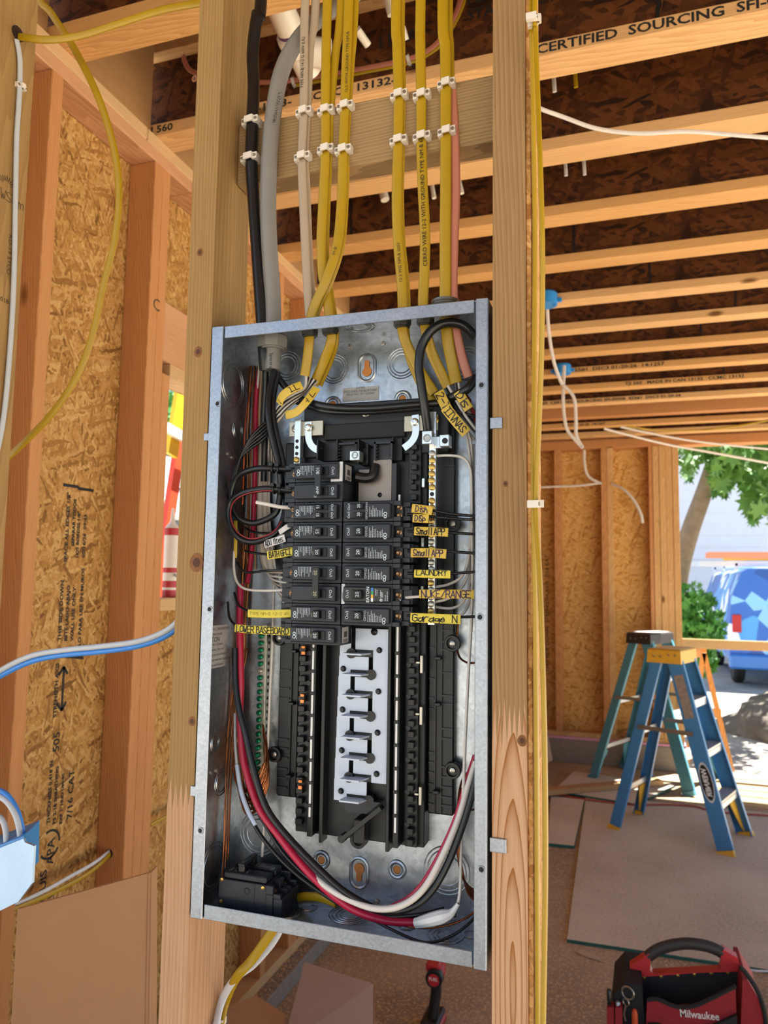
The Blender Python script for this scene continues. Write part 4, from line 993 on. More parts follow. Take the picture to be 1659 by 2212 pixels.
def place(t, col, row, label, rows=1):
    zc = ZR - (row + rows / 2.0) * HB
    t.location = (X0, 0.0600, zc)
    if col == 'L': t.rotation_euler = (0, math.pi, 0)
    tag(t, label, 'breaker', 'circuit breakers plugged into the panel')
    return t
b_r = breaker('circuit_breaker')
place(b_r, 'R', 1, 'black single-pole 20 breaker with the upper Small APP tag at its terminal')
c = copy_tree(b_r); place(c, 'R', 2, 'black single-pole 20 breaker with the lower Small APP tag at its terminal')
c = copy_tree(b_r); place(c, 'R', 3, 'black single-pole 20 breaker in the right column beside the LAUNDRY tag')
c = copy_tree(b_r); place(c, 'R', 5, 'bottom breaker of the right column, next to the Garage tag')
place(breaker('circuit_breaker', tandem=True), 'R', 0, 'twin-handle 20 breaker at the top of the right column, beside the Dish tags')
place(breaker('circuit_breaker', gfci=True), 'R', 4, 'black EATON breaker with a blue green yellow white colour stripe')
place(breaker('circuit_breaker', poles=2, left=True, main=True, sticker=True, amp='100'), 'L', -2, 'large two-pole 100 breaker with white corner sticker at the top left', 2)
place(breaker('circuit_breaker', tandem=True, left=True, amp='15'), 'L', 0, 'twin-handle 15 breaker in the left column with a white wire end')
b_l = breaker('circuit_breaker', left=True)
place(b_l, 'L', 2, 'single-pole 20 breaker in the left column beside the BATH GFCI tag')
place(breaker('circuit_breaker', left=True, amp='15'), 'L', 1, 'single-pole 15 breaker in the left column, third from its top')
place(breaker('circuit_breaker', poles=2, left=True), 'L', 3, 'two-pole 20 breaker with joined handles in the left column', 2)
c = copy_tree(b_l); place(c, 'L', 5, 'single-pole 20 breaker in the left column beside the blank yellow cable strip')
place(breaker('circuit_breaker', left=True, sticker=True), 'L', 6, 'lowest breaker of the left column beside the LOWER BASEBOARD tag')
# spare two-pole breaker standing on the floor of the enclosure
lo = breaker('circuit_breaker', poles=2, amp='50')
pa = OY(471, 1930, 0.018)
lo.location = (pa.x, 0.018 + 0.0252, ZB + 0.0016); lo.rotation_euler = (-math.pi / 2, 0, 0)
tag(lo, 'loose black two-pole breaker standing on the bottom of the enclosure', 'breaker')
for x, y in ((0.005, -0.053), (0.062, -0.050), (0.005, -0.018), (0.062, -0.004)):
    obj('brass_rivet', G().lathe([(0.0001, 0.0006), (0.0026, 0.0006), (0.0022, -0.0012), (0.0001, -0.0016)], (x, y * 0.74, -0.0252), (0, 0, 1), 12), BRASS, lo, local=True)
obj('side_groove', G().box(0.0500, 0.0506, -0.0395, -0.001, -0.0254, -0.0250), DARKM, lo, local=True)
obj('pivot_hole', G().ring((0.040, -0.030, -0.0252), (0, 0, 1), 0.0036, 0.0006, 20, 5), DARKM, lo, local=True)

# ================================================================== WIRES AND CABLES
YEL = plain('yellow_cable_jacket', 'a88608', 0.42, var=0.05, scale=40)
BEI = plain('beige_cable_jacket', 'a8957c', 0.45, var=0.04, scale=40)
WHT = plain('white_insulation', 'd3cdc4', 0.4, var=0.03, scale=40)
GRY = plain('grey_cable_jacket', '7f7c76', 0.38, var=0.06, scale=20)
BLKW = plain('black_insulation', '131416', 0.33, var=0.1, scale=40)
REDW = plain('red_insulation', 'b01a3c', 0.35, var=0.05, scale=40)
PNK = plain('salmon_cable_jacket', 'b8735c', 0.45, var=0.05, scale=40)
COP = plain('bare_copper', '8a5230', 0.3, 0.9, var=0.1, scale=60)
BLUEW = plain('blue_insulation', '3f86d6', 0.4, var=0.04, scale=30)
LGRY = plain('light_grey_insulation', 'b7bcc0', 0.4, var=0.04, scale=30)
PVC = plain('white_pvc', 'e6dcc8', 0.35, var=0.03, scale=10)
def pts(L): return [OY(a, b, c) for a, b, c in L]
def wire(name, label, path, r, mat, group=None, cat='wire', n=8, ry=None, side=None, sub=5, raw=False, sq=0.0):
    P_ = list(path) if raw else pts(path)
    if not raw and path[0][1] < 0 and path[0][2] < 0.2: P_ = [Vector((P_[0].x + 0.004, P_[0].y, 2.796))] + P_        # goes on up to the plates above
    o = obj(name, G().tube(P_, r, n, ry, side, sub, sq=sq), mat, ang=60)
    return tag(o, label, cat, group)
FX = (1, 0, 0)
def flat(name, label, path, mat, group=None, w=0.0062, t=0.0026, raw=False, side=FX):
    o = wire(name, label, path, w, mat, group, 'cable', 12, t, side, 6, raw, sq=0.75)
    return o
YT = 0.045
# --- feeders coming down from the ceiling to the top of the panel
bc = wire('service_cable', 'thick black cable running down the left of the stud bay', [(565, -20, .05), (556, 30, .045), (546, 110, YT), (548, 190, YT), (545, 268, YT - .004), (543, 346, YT - .004), (547, 420, YT), (554, 520, YT), (561, 620, YT), (566, 690, YT), (571, 760, YT), (574, 800, .05)], 0.0086, BLKW, cat='cable', n=12)
gc = wire('service_cable', 'thick grey cable curving down beside the black one', [(840, -60, .20), (760, -8, .16), (690, 40, .10), (640, 92, .06), (607, 160, .045), (590, 250, .04), (582, 340, .037), (579, 450, .04), (583, 550, .045), (589, 640, .05), (590, 700, .05), (589, 760, .05), (588, 800, .05)], 0.0112, GRY, cat='cable', n=14)
text('IRISH1102FT', 0.0075, OY(592, 265, 0.0275), OY(612, 165, 0.0275) - OY(592, 265, 0.0275), Vector((-1, 0, -.15)), INK, gc, sx=1.1)
text('Spectrum2 <', 0.0068, OY(586, 762, 0.0385), (0, 0, -1), (1, 0, 0), INK, gc, sx=1.0)
YG = 'cables stapled to the block above the panel'
flat('cable', 'front beige cable stapled to the block above the panel', [(660, -20, YT), (657, 100, YT), (656, 244, YT), (652, 341, YT), (655, 430, YT), (661, 560, YT), (667, 660, YT), (671, 705, YT)], BEI, YG)
flat('cable', 'rear beige cable just right of the front beige one', [(683, -20, YT + .006), (670, 100, YT + .006), (663, 244, YT + .0055), (659, 341, YT + .0055), (662, 430, YT + .006), (667, 560, YT + .006), (674, 660, YT + .006), (677, 705, YT + .006)], BEI, YG)
flat('cable', 'left front yellow cable of the left pair above the panel', [(708, -20, YT), (704, 140, YT), (703, 241, YT), (703, 325, YT), (698, 430, YT), (694, 520, YT), (697, 590, YT), (706, 640, YT), (713, 690, YT), (716, 735, .047), (700, 780, .06), (678, 830, .07)], YEL, YG, w=.0068)
flat('cable', 'rear yellow cable hidden mostly behind the left front one', [(738, -20, YT + .006), (724, 120, YT + .006), (713, 241, YT + .0055), (710, 325, YT + .0055), (705, 430, YT + .006), (702, 560, YT + .006), (714, 650, YT + .007), (721, 700, YT + .006), (722, 740, .052), (708, 785, .068), (688, 830, .078)], YEL, YG, w=.0062)
flat('cable', 'yellow cable that crosses over to the left just above the enclosure', [(754, -20, YT), (748, 140, YT), (745, 232, YT), (741, 326, YT), (738, 430, YT), (728, 530, YT - .006), (704, 605, YT - .010), (682, 655, YT - .006), (670, 695, YT), (668, 735, YT), (664, 775, .05), (658, 812, .055)], YEL, YG, w=.0068)
flat('cable', 'second yellow cable riding along the one that crosses over', [(767, -20, YT + .006), (757, 140, YT + .006), (751, 232, YT + .0055), (747, 326, YT + .0055), (744, 430, YT + .006), (736, 530, YT), (713, 605, YT - .004), (690, 655, YT), (676, 695, YT + .006)], YEL, YG, w=.006)
flat('cable', 'front yellow cable left of centre in the right half of the bay', [(856, -20, YT), (858, 100, YT), (861, 208, YT), (860, 306, YT), (857, 420, YT), (860, 520, YT), (867, 600, YT), (870, 660, YT), (870, 716, YT), (888, 765, .055), (915, 815, .06), (938, 850, .062)], YEL, YG, w=.0068)
flat('cable', 'rear yellow cable behind the front one, right half of the bay', [(866, -20, YT + .006), (866, 100, YT + .006), (867, 208, YT + .0055), (866, 306, YT + .0055), (863, 420, YT + .006), (866, 520, YT + .006), (874, 600, YT + .006), (877, 660, YT + .006), (875, 716, YT + .006), (885, 770, .065), (910, 830, .07), (935, 868, .07)], YEL, YG, w=.006)
flat('cable', 'single yellow cable with bold print along its jacket', [(909, -20, YT), (908, 100, YT), (910, 208, YT), (910, 298, YT), (913, 400, YT), (918, 500, YT), (917, 580, YT), (914, 655, YT), (920, 712, YT), (932, 760, .055), (950, 800, .06), (968, 836, .062)], YEL, YG, w=.0068)
flat('cable', 'wide yellow cable entering the round hub at the right', [(957, -20, YT), (962, 100, YT), (963, 184, YT), (963, 287, YT), (963, 400, YT), (962, 500, YT), (962, 610, YT), (962, 680, YT), (968, 740, .05), (978, 790, .055), (986, 828, .055)], YEL, YG, w=.0074)
flat('cable', 'yellow cable tucked behind the wide one at the hub', [(969, -20, YT + .006), (971, 100, YT + .006), (972, 184, YT + .0055), (972, 287, YT + .0055), (971, 400, YT + .006), (970, 500, YT + .006), (970, 610, YT + .006), (972, 680, YT + .006), (976, 750, .06), (980, 830, .062)], YEL, YG, w=.006)
flat('cable', 'salmon pink cable right of the yellow ones, entering the hub', [(976, 190, YT + .006), (981, 287, YT + .004), (984, 400, YT + .004), (981, 500, YT + .004), (978, 610, YT + .004), (982, 690, YT + .004), (995, 760, .055), (1012, 815, .06)], PNK, YG, w=.0062)
# printed legends on the jackets
def legend(s, a, b, Y, size, mat=INK, par=None, sx=1.0):
    p = OY(a[0], a[1], Y); q = OY(b[0], b[1], Y); d = q - p
    text(s, size, p, d, Vector((d.z, 0, -d.x)) if False else d.cross(Vector((0, 1, 0))) * -1 if False else Vector((-d.z, 0, d.x)), mat, par, sx=sx)
CB = [o for o in COL.objects if o.name.startswith('cable') and o.parent is None]
legend('CERRO WIRE 12-2 WITH GROUND TYPE NM-B 600V', (919, 575), (911, 330), YT - .0034, 0.0075, INK, CB[8], 1.05)
legend('12-2 WITH GROUND TYPE NM-B', (748, 200), (753, 20), YT - .0034, 0.006, INK_BR, CB[4])
legend('TYPE NM-B 14-2 G 600V (UL)', (652, 190), (657, 20), YT - .0034, 0.006, INK, CB[0])
legend('12-2 WG NM-B 600V', (866, 610), (858, 480), YT - .0034, 0.006, INK_BR, CB[6])
legend('12-2 TYPE NM-B', (706, 600), (735, 500), YT - .0100, 0.006, INK_BR, CB[4])
# --- plastic cable staples
ST = plain('white_plastic', 'ddd5c8', 0.4, var=0.03)
def staple(loc, w=0.0215, hh=0.0085, d=0.009, rz=0.0, label='', group=None, rx=None):
    t = empty('cable_staple', loc, label, 'staple', group)
    h = w / 2; i = h - 0.0062
    pd_ = -(d - 0.0045)
    prof = [(-h, 0.0), (-h, pd_), (-i - 0.001, pd_ - 0.0005), (-i, -d), (i, -d), (i + 0.001, pd_ - 0.0005), (h, pd_), (h, 0.0), (i + 0.0008, 0.0), (i - 0.0012, -d + 0.002), (-i + 0.0012, -d + 0.002), (-i - 0.0008, 0.0)]
    g = G(); n = len(prof)
    sk = 0.0022
    v = [(x, y, -hh / 2 + x * 0.12) for x, y in prof] + [(x, y, hh / 2 + x * 0.12) for x, y in prof]
    g.add(v, [(0, 1, 2, 11 if False else 8), (2, 3, 9, 8), (3, 4, 10, 9) if False else (3, 4, 9), (4, 10, 9) if False else (4, 9, 3)][:0])
    quads = [(0, 1, 2, 11), (11, 2, 3, 10), (10, 3, 4, 9), (9, 4, 5, 8), (8, 5, 6, 7)]
    g.add(v, [q for q in quads] + [tuple(k + n for k in reversed(q)) for q in quads] + [(k, k + n, (k + 1) % n + n, (k + 1) % n) for k in range(n)])
    obj('strap', g, ST, t, local=True)
    for s in (-1, 1):
        obj('nail', G().lathe([(0.0001, 0.0), (0.0022, 0.0), (0.0022, -0.0012), (0.0001, -0.0014)], (s * (h - 0.003), pd_, s * (h - 0.003) * 0.12), (0, 1, 0), 10), ZINC, t, local=True)
    t.rotation_euler = rx or (0, 0, rz)
    return t
SG = 'cable staples on the block above the panel'
for nm, up_, lo_ in (('black cable', (545, 269), (543, 348)), ('beige cables', (656, 244), (653, 341)), ('left yellow pair', (703, 241), (703, 325)), ('yellow pair that crosses over', (745, 232), (741, 326)),
                     ('middle yellow pair', (861, 208), (860, 306)), ('single printed yellow cable', (910, 208), (910, 298)), ('yellow and pink cables at the right', (963, 184), (964, 287))):
    for q, wd in ((up_, 'upper'), (lo_, 'lower')):
        p = OY(q[0] + 2, q[1], 0.044)
        big = 'black' in nm
        staple((p.x, 0.0497, p.z), 0.0245 if big else 0.0225, 0.009, 0.0215 if big else 0.0155, label='%s white plastic staple holding the %s' % (wd, nm), group=SG)
# --- fittings on the top of the enclosure
def connector(px, py, r, h, nm, label, mat, Y=0.045, below=True):
    p = OY(px, py, Y)
    t = empty(nm, (p.x, Y, ZT), label, 'connector')
    if below:
        obj('locknut', G().lathe([(r * 0.72, -0.0018), (r, -0.0018), (r * 1.02, -h * 0.5), (r * 0.95, -h), (r * 0.72, -h)], (0, 0, 0), (0, 0, 1), 8), mat, t, local=True, ang=25)
        obj('throat', G().lathe([(r * 0.70, -h * 0.7), (r * 0.78, -h * 0.7), (r * 0.78, -h - 0.002), (r * 0.70, -h - 0.002)], (0, 0, 0), (0, 0, 1), 18), mat, t, local=True)
    return t
NMC = plain('dark_zinc_connector', '4b4b48', 0.4, 0.6)
connector(589, 728, 0.0215, 0.0175, 'cable_gland', 'large grey plastic locknut around the thick grey cable', plain('grey_plastic_fitting', '7d7d79', 0.5), YT + .006)
for px, py, lb in ((669, 722, 'small dark locknut around the crossing yellow cable'), (713, 730, 'small dark locknut around the left yellow pair'), (869, 718, 'small dark locknut around the middle yellow pair'), (919, 712, 'small dark locknut around the printed yellow cable')):
    connector(px, py, 0.0115, 0.0065, 'cable_connector', lb, NMC)
hub = empty('conduit_hub', (OY(962, 640, YT).x, YT, ZT + 0.0005), 'round threaded metal hub on top of the enclosure', 'connector')
HM = plain('dull_cast_metal', '77746a', 0.4, 0.8)
obj('hub_body', G().lathe([(0.0125, 0), (0.0195, 0), (0.0195, 0.006), (0.0175, 0.008), (0.0175, 0.020), (0.0145, 0.021), (0.0145, 0.0)], (0, 0, 0), (0, 0, 1), 24), HM, hub, local=True)
for z in (0.010, 0.013, 0.016): obj('thread', G().ring((0, 0, z), (0, 0, 1), 0.0176, 0.0009, 26, 5), HM, hub, local=True)
obj('clamp_screw', G().cyl((0.012, -0.014, 0.0075), (0.020, -0.022, 0.0075), 0.0028, n=10), ZINC, hub, local=True)
obj('knockout_ring', G().ring((0.028, 0.012, 0.0015), (0, 0, 1), 0.026, 0.0013, 34, 6), GALVF, hub, local=True)
# ================================================================== INSIDE THE ENCLOSURE: CONDUCTORS AND TAGS
GW = 'conductors inside the panel'
wire('feeder_wire', 'thick black feeder looping to the upper pole of the 100 breaker', [(592, 800, .048), (583, 840, .042), (578, 880, .036), (583, 925, .036), (592, 965, .038), (602, 1005, .040), (606, 1045, .042), (602, 1092, .042), (588, 1115, .040), (550, 1130, .036), (518, 1120, .034), (502, 1092, .034), (502, 1055, .032), (518, 1026, .030), (552, 1013, .029), (588, 1012, .030), (628, 1014, .036)], 0.0042, BLKW, GW, n=10)
wire('feeder_wire', 'thick black feeder with a red stripe looping to the lower pole', [(600, 805, .055), (591, 850, .050), (589, 892, .046), (597, 940, .046), (611, 1000, .048), (619, 1060, .048), (613, 1120, .042), (590, 1155, .034), (545, 1171, .028), (511, 1157, .026), (494, 1122, .026), (497, 1086, .026), (522, 1066, .026), (562, 1057, .027), (592, 1056, .028), (630, 1060, .036)], 0.0044, BLKW, GW, n=10)
wire('stripe_wire', 'thin red stripe along the inside of the lower feeder loop', [(608, 1126, .0365), (588, 1151, .030), (545, 1164, .024), (515, 1151, .022), (499, 1121, .022), (502, 1089, .022), (524, 1070, .022), (562, 1061, .023), (590, 1060, .024)], 0.0010, plain('red_stripe', '8c2626', 0.5), n=6, cat='wire')
for i, (px, py, Y) in enumerate(((590, 1012, .030), (603, 1013, .032), (593, 1056, .028), (607, 1058, .031))):
    p = OY(px, py, Y)
    o = obj('cable_tie', G().ring(p, (1, 0, 0), 0.0058, 0.0014, 20, 6).box(p.x - 0.003, p.x + 0.003, p.y - 0.009, p.y - 0.005, p.z + 0.002, p.z + 0.007, 0.0005), BLK)
    tag(o, 'black cable tie around the %s feeder, %s' % (('upper', 'upper', 'lower', 'lower')[i], 'left one' if i % 2 == 0 else 'right one next to the breaker'), 'cable tie', 'ties on the feeders')
wire('neutral_feeder', 'thick black cable arching above the right neutral lug', [(924, 931, .047), (918, 885, .037), (910, 832, .031), (905, 790, .029), (911, 748, .029), (932, 714, .029), (962, 698, .031), (998, 702, .036), (1026, 728, .046)], 0.0058, BLKW, GW, n=12)
wire('neutral_feeder', 'lower return of the thick black cable at the right wall', [(1028, 815, .052), (1010, 840, .046), (988, 853, .050), (965, 862, .056)], 0.0056, BLKW, GW, n=12)
wire('feeder_wire', 'black cable lying across the top of the moulded interior', [(600, 815, .060), (625, 845, .062), (655, 864, .056), (695, 876, .048), (745, 882, .045), (805, 882, .045), (870, 877, .045), (930, 872, .050), (968, 868, .058)], 0.0046, BLKW, GW, n=10)
wire('feeder_wire', 'second black cable just under the one lying across the top', [(640, 868, .064), (695, 886, .054), (745, 891, .052), (805, 890, .052), (870, 885, .052), (935, 880, .058)], 0.0036, BLKW, GW, n=10)
wire('red_feeder', 'dark red conductor running down the upper left of the enclosure', [(560, 800, .085), (553, 870, .085), (552, 960, .083), (549, 1080, .082), (543, 1200, .080), (534, 1260, .072)], 0.0036, REDW, GW)
wire('red_feeder', 'long red conductor sweeping down and along the bottom', [(520, 1262, .066), (518, 1330, .060), (519, 1420, .055), (520, 1480, .052), (518, 1535, .050), (520, 1580, .046), (528, 1651, .042), (558, 1742, .036), (603, 1806, .032), (652, 1868, .030), (703, 1920, .028), (762, 1964, .030), (830, 1988, .034), (905, 1993, .040)], 0.0047, REDW, GW, n=12)
bw = wire('black_feeder', 'long black conductor crossing the red one and sweeping to the right wall', [(507, 1400, .048), (508, 1470, .044), (516, 1530, .040), (529, 1580, .037), (545, 1651, .033), (574, 1742, .028), (622, 1808, .025), (688, 1876, .023), (750, 1930, .022), (825, 1966, .024), (885, 1962, .028), (928, 1930, .034), (966, 1868, .042), (1001, 1778, .052), (1022, 1705, .058), (1030, 1655, .062)], 0.0042, BLKW, GW, n=12)
wire('white_feeder', 'long white conductor curving along the bottom to the right wall', [(600, 1800, .040), (650, 1865, .034), (705, 1915, .026), (760, 1946, .0205), (815, 1963, .0205), (868, 1956, .023), (914, 1921, .030), (954, 1852, .040), (989, 1772, .051), (1012, 1695, .058), (1028, 1645, .063)], 0.0038, WHT, GW, n=10)
wire('red_feeder', 'red conductor rising at the lower right beside the white one', [(800, 1975, .040), (868, 1948, .040), (908, 1914, .040), (947, 1850, .048), (983, 1770, .058), (1006, 1692, .064), (1026, 1632, .068)], 0.0030, REDW, GW)
wire('black_feeder', 'second black conductor lying low along the bottom', [(520, 1720, .052), (560, 1800, .045), (620, 1870, .040), (690, 1925, .036), (760, 1965, .036), (840, 1985, .040), (930, 1980, .046), (985, 1976, .05)], 0.0026, BLKW, GW)
wire('black_feeder', 'third black conductor just inside the white curve', [(560, 1760, .05), (610, 1840, .044), (670, 1900, .040), (740, 1950, .036), (820, 1978, .036), (900, 1976, .042), (960, 1962, .05)], 0.0024, BLKW, GW)
wire('grey_wire', 'grey wire end taped pale beside the red sweep at left', [(508, 1540, .052), (508, 1600, .049), (512, 1655, .046)], 0.0020, LGRY, GW)
wire('taped_end', 'pale blue-white taped wire end beside the red sweep', [(512, 1652, .046), (520, 1705, .042), (535, 1750, .038), (552, 1782, .035)], 0.0031, plain('pale_blue_tape', 'b5c6dc', 0.45), GW)
o = obj('tape_wrap', G().tube(pts([(898, 1994, .036), (925, 1988, .034), (955, 1980, .034), (975, 1972, .036), (990, 1952, .038)]), [0.0058, 0.0060, 0.0066, 0.0070, 0.0074, 0.0078, 0.0078, 0.0078, 0.0076, 0.0070, 0.0062, 0.0056, 0.0046, 0.0036, 0.0030, 0.0026, 0.0024] + [0.0024] * 10, 9, sub=4), plain('white_vinyl_tape', 'd9dadb', 0.4, var=0.05, scale=30, bump=0.4), ang=25)
tag(o, 'white tape wrapped around the wire ends at the lower right', 'tape')
# yellow cable stub at the bottom with its three conductors
flat('cable', 'short yellow cable stub lying on the bottom beside the loose breaker', [(622, 1950, .074), (648, 1938, .066), (688, 1938, .056), (727, 1951, .048)], YEL, w=.0052, t=.0038, side=(0, 0, 1))
wire('white_wire', 'white conductor leaving the yellow stub at the bottom', [(724, 1950, .048), (760, 1957, .042), (800, 1962, .036), (840, 1970, .036)], 0.0019, WHT, GW)
wire('black_wire', 'thin black conductor looping from the yellow stub along the bottom edge', [(726, 1952, .047), (775, 1970, .040), (830, 2000, .032), (890, 2028, .026), (930, 2036, .026), (975, 2022, .034), (1012, 1996, .044), (1030, 1975, .052)], 0.0017, BLKW, GW)
wire('ground_wire', 'bare copper conductor running from the yellow stub along the bottom', [(727, 1953, .046), (780, 1968, .042), (840, 1990, .038), (900, 2004, .036), (960, 2000, .040), (1005, 1984, .048), (1030, 1966, .056)], 0.0013, COP, GW)
# cables leaving below the enclosure
flat('cable', 'yellow cable hanging out below the enclosure towards the left stud', [OY(596, 2000, .060), OY(575, 2030, .060), OY(545, 2072, .060), OY(512, 2110, .058), OX(488, 2160, .004), OX(476, 2215, .003), OX(472, 2260, .003)], YEL, w=.0060, t=.0028, raw=True, side=(1, 0, .5))
flat('cable', 'white cable beside the yellow one below the enclosure', [OY(606, 2005, .070), OY(585, 2040, .070), OY(545, 2085, .068), OY(505, 2118, .062), OX(480, 2160, .004), OX(467, 2215, .003), OX(463, 2260, .003)], plain('pale_grey_cable', 'c9ccd2', 0.45), w=.0052, t=.0026, raw=True, side=(1, 0, .5))
p = OX(468, 2203, -0.0045); staple((-0.0045, p.y, p.z), 0.021, 0.008, 0.012, label='white staple low on the left stud below the panel', rx=(0, 0, R(90)))
# white neutrals coming down the left side
wg = 'white neutrals on the left side of the panel'
for i in range(8):
    wire('white_wire', 'white neutral in the left bundle bending to the breaker ends', [(566 + i * 2.6, 800, .092), (562 + i * 3.0, 900, .092), (558 + i * 3.4, 1010, .091), (557 + i * 3.6, 1120, .088), (563 + i * 3.9, 1195, .084 - .001 * i), (574 + i * 4.2, 1232 + i * 6, .074), (598 + i * 2.5, 1236 + i * 10, .056), (627, 1238 + i * 10.5, .044)], 0.00165, WHT if i % 3 else plain('aged_white_insulation', 'b3a894', 0.45), wg)
wire('white_wire', 'long white loop at the far left swinging to the two-pole breaker', [(506, 1190, .05), (505, 1225, .048), (511, 1255, .045), (530, 1272, .042), (570, 1276, .040), (625, 1274, .042)], 0.0018, WHT, GW)
wire('white_wire', 'cut white wire end poking from the top twin breaker at left', [(554, 1085, .020), (575, 1089, .021), (605, 1095, .026), (634, 1097, .033)], 0.0026, WHT, GW)
wire('white_wire', 'single white wire hanging straight down beside the left ground bar', [(590, 1180, .085), (592, 1250, .082), (590, 1330, .080), (588, 1400, .080), (583, 1500, .080), (579, 1600, .080), (576, 1690, .078), (571, 1780, .072), (566, 1850, .070)], 0.0019, WHT, GW)
# black hot legs to the left breakers
for lb, P_ in (('uppermost thin black wire reaching the left breakers', [(530, 1140, .06), (550, 1150, .052), (585, 1152, .046), (630, 1150, .040)]),
               ('thin black wire entering the BATH GFCI tag', [(530, 1190, .055), (545, 1194, .048), (580, 1198, .042)]),
               ('thin black wire reaching the upper pole of the two-pole breaker', [(512, 1215, .055), (530, 1236, .048), (575, 1233, .044), (628, 1231, .042)]),
               ('thin black wire entering the blank yellow strip', [(506, 1280, .055), (516, 1308, .048), (540, 1322, .040)]),
               ('thin black wire entering the LOWER BASEBOARD tag', [(492, 1300, .05), (496, 1335, .044), (512, 1354, .036)])):
    wire('black_wire', lb, P_, 0.0017, BLKW, GW)
for i in range(5):
    wire('black_wire', 'black wire in the bundle fanning down the upper left wall', [(592 - i, 900 + i * 7, .060), (568, 918 + i * 8, .054), (538 - i * 3, 950 + i * 8, .048), (516 - i * 3, 1000 + i * 6, .046), (507 - i * 2, 1060 + i * 6, .050), (512 + i * 2, 1160, .066)], 0.0019, BLKW, 'black wires fanning down the upper left')
wire('black_feeder', 'thick black jacket stub below the black service cable', [(573, 770, .052), (574, 830, .058), (570, 900, .066), (572, 960, .072), (570, 1040, .078)], 0.0044, BLKW, GW)
for i, (x, c_) in enumerate(((548, WHT), (557, plain('tan_insulation', 'a58a68', 0.5)), (580, WHT))):
    wire('white_wire', ('pale wire', 'tan wire', 'white wire')[i] + ' dropping from the top of the enclosure, ' + ('left', 'middle', 'right')[i] + ' of three', [(x + 14 - i * 4, 775, .080), (x + 8 - i * 2, 840, .084), (x + 2, 920, .088), (x - 2, 1000, .09), (x - 6, 1120, .09), (x - 6, 1230, .088)], 0.0019, c_, GW)
# bundle of whites and blacks from the yellow cables at the upper left
for i in range(7):
    m = (WHT, BLKW, MATS['aged_white_insulation'], BLKW, WHT, BLKW, MATS['aged_white_insulation'])[i]
    wire('bundle_wire', '%s conductor twisting away from the left yellow cables' % ('white' if m is not BLKW else 'black'), [(662 + i * 4, 812 + i * 2, .056 + .002 * i), (658 - i, 838 + i * 3, .050 + .001 * i), (634 - i * 2, 852 + i * 5, .046 + .001 * i), (610, 868 + i * 5, .046 + .001 * i), (594 + i, 892 + i * 3, .052), (584 + i, 930, .062), (580 + i * 2, 1000, .080)], 0.0019, m, 'conductors of the left yellow cables')
# bare copper
cg = 'bare copper ground wires in the left bundle'
rc = random.Random(21)
for i in range(14):
    j = lambda q=2.5: rc.uniform(-q, q)
    t_ = i / 13.0
    wire('ground_wire', 'bare copper ground wire in the bundle looping to the left ground bar', [(560 - i * 4.2 + j(), 790, .094), (551 - i * 3.8 + j(4), 950, .094), (545 - i * 3.4 + j(4), 1100, .093), (537 - i * 2.8 + j(4), 1250, .091), (529 - i * 2.2 + j(3), 1400, .088), (519 - i * 1.5 + j(3), 1530, .083), (508 - 6 * t_ + j(2) + 14 * (i % 3), 1640, .076), (514 + j(3) + 10 * (i % 3), 1700 - 8 * t_, .068), (530 + 9 * (i % 3) + j(2), 1758 - 46 * t_ + j(4), .060), (556 + j(3), 1752 - 74 * t_ + j(3), .060), (578 - 5 * t_ + j(2), 1700 - 66 * t_, .066), (580 - 10 * t_ + j(2), 1640 - 50 * t_, .074), (572 - 4 * t_, 1596 - 30 * t_, .080), (561, 1588 - i * 3 + (i % 2) * 14, .0885)], 0.00125, COP if i % 4 else plain('bright_copper', 'b57347', 0.28, 0.9), cg, n=6)
for i, lb in enumerate(('straight copper wire hanging nearest the left wall', 'straight copper wire just right of the outermost one', 'straight copper wire closest to the red sweep')):
    wire('ground_wire', lb, [(520 + i * 7, 1400, .078), (505 + i * 8, 1480, .072), (495 + i * 8, 1560, .066), (489 + i * 6, 1650, .060), (486 + i * 5, 1750, .056), (483 + i * 5, 1850, .053), (481 + i * 6, 1905 - i * 30, .052)], 0.0012, COP, GW, n=6)
wire('ground_wire', 'orange copper wire curving down the upper left wall', [(548, 818, .080), (536, 870, .066), (529, 930, .056), (527, 1000, .056), (524, 1090, .06)], 0.0011, plain('orange_copper', 'b5502a', 0.35, 0.7), GW, n=6)
wire('ground_wire', 'copper wire reaching the green screws on the right wall', [(990, 1336, .088), (987, 1390, .086), (992, 1418, .082), (1008, 1431, .070), (1026, 1432, .060)], 0.0014, COP, GW, n=6)
for i in range(5):
    wire('ground_wire', 'copper wire looping at the lower right ground bar', [(1028, 1660 + i * 22, .060), (1006, 1672 + i * 20, .068), (993 - i * .5, 1705 + i * 14, .076), (988, 1770, .080), (988 + i, 1835, .080), (996 + i, 1885, .076), (1010, 1912 + i * 4, .066), (1030, 1925 + i * 6, .056)], 0.0013, COP, 'copper wires at the lower right', n=6)
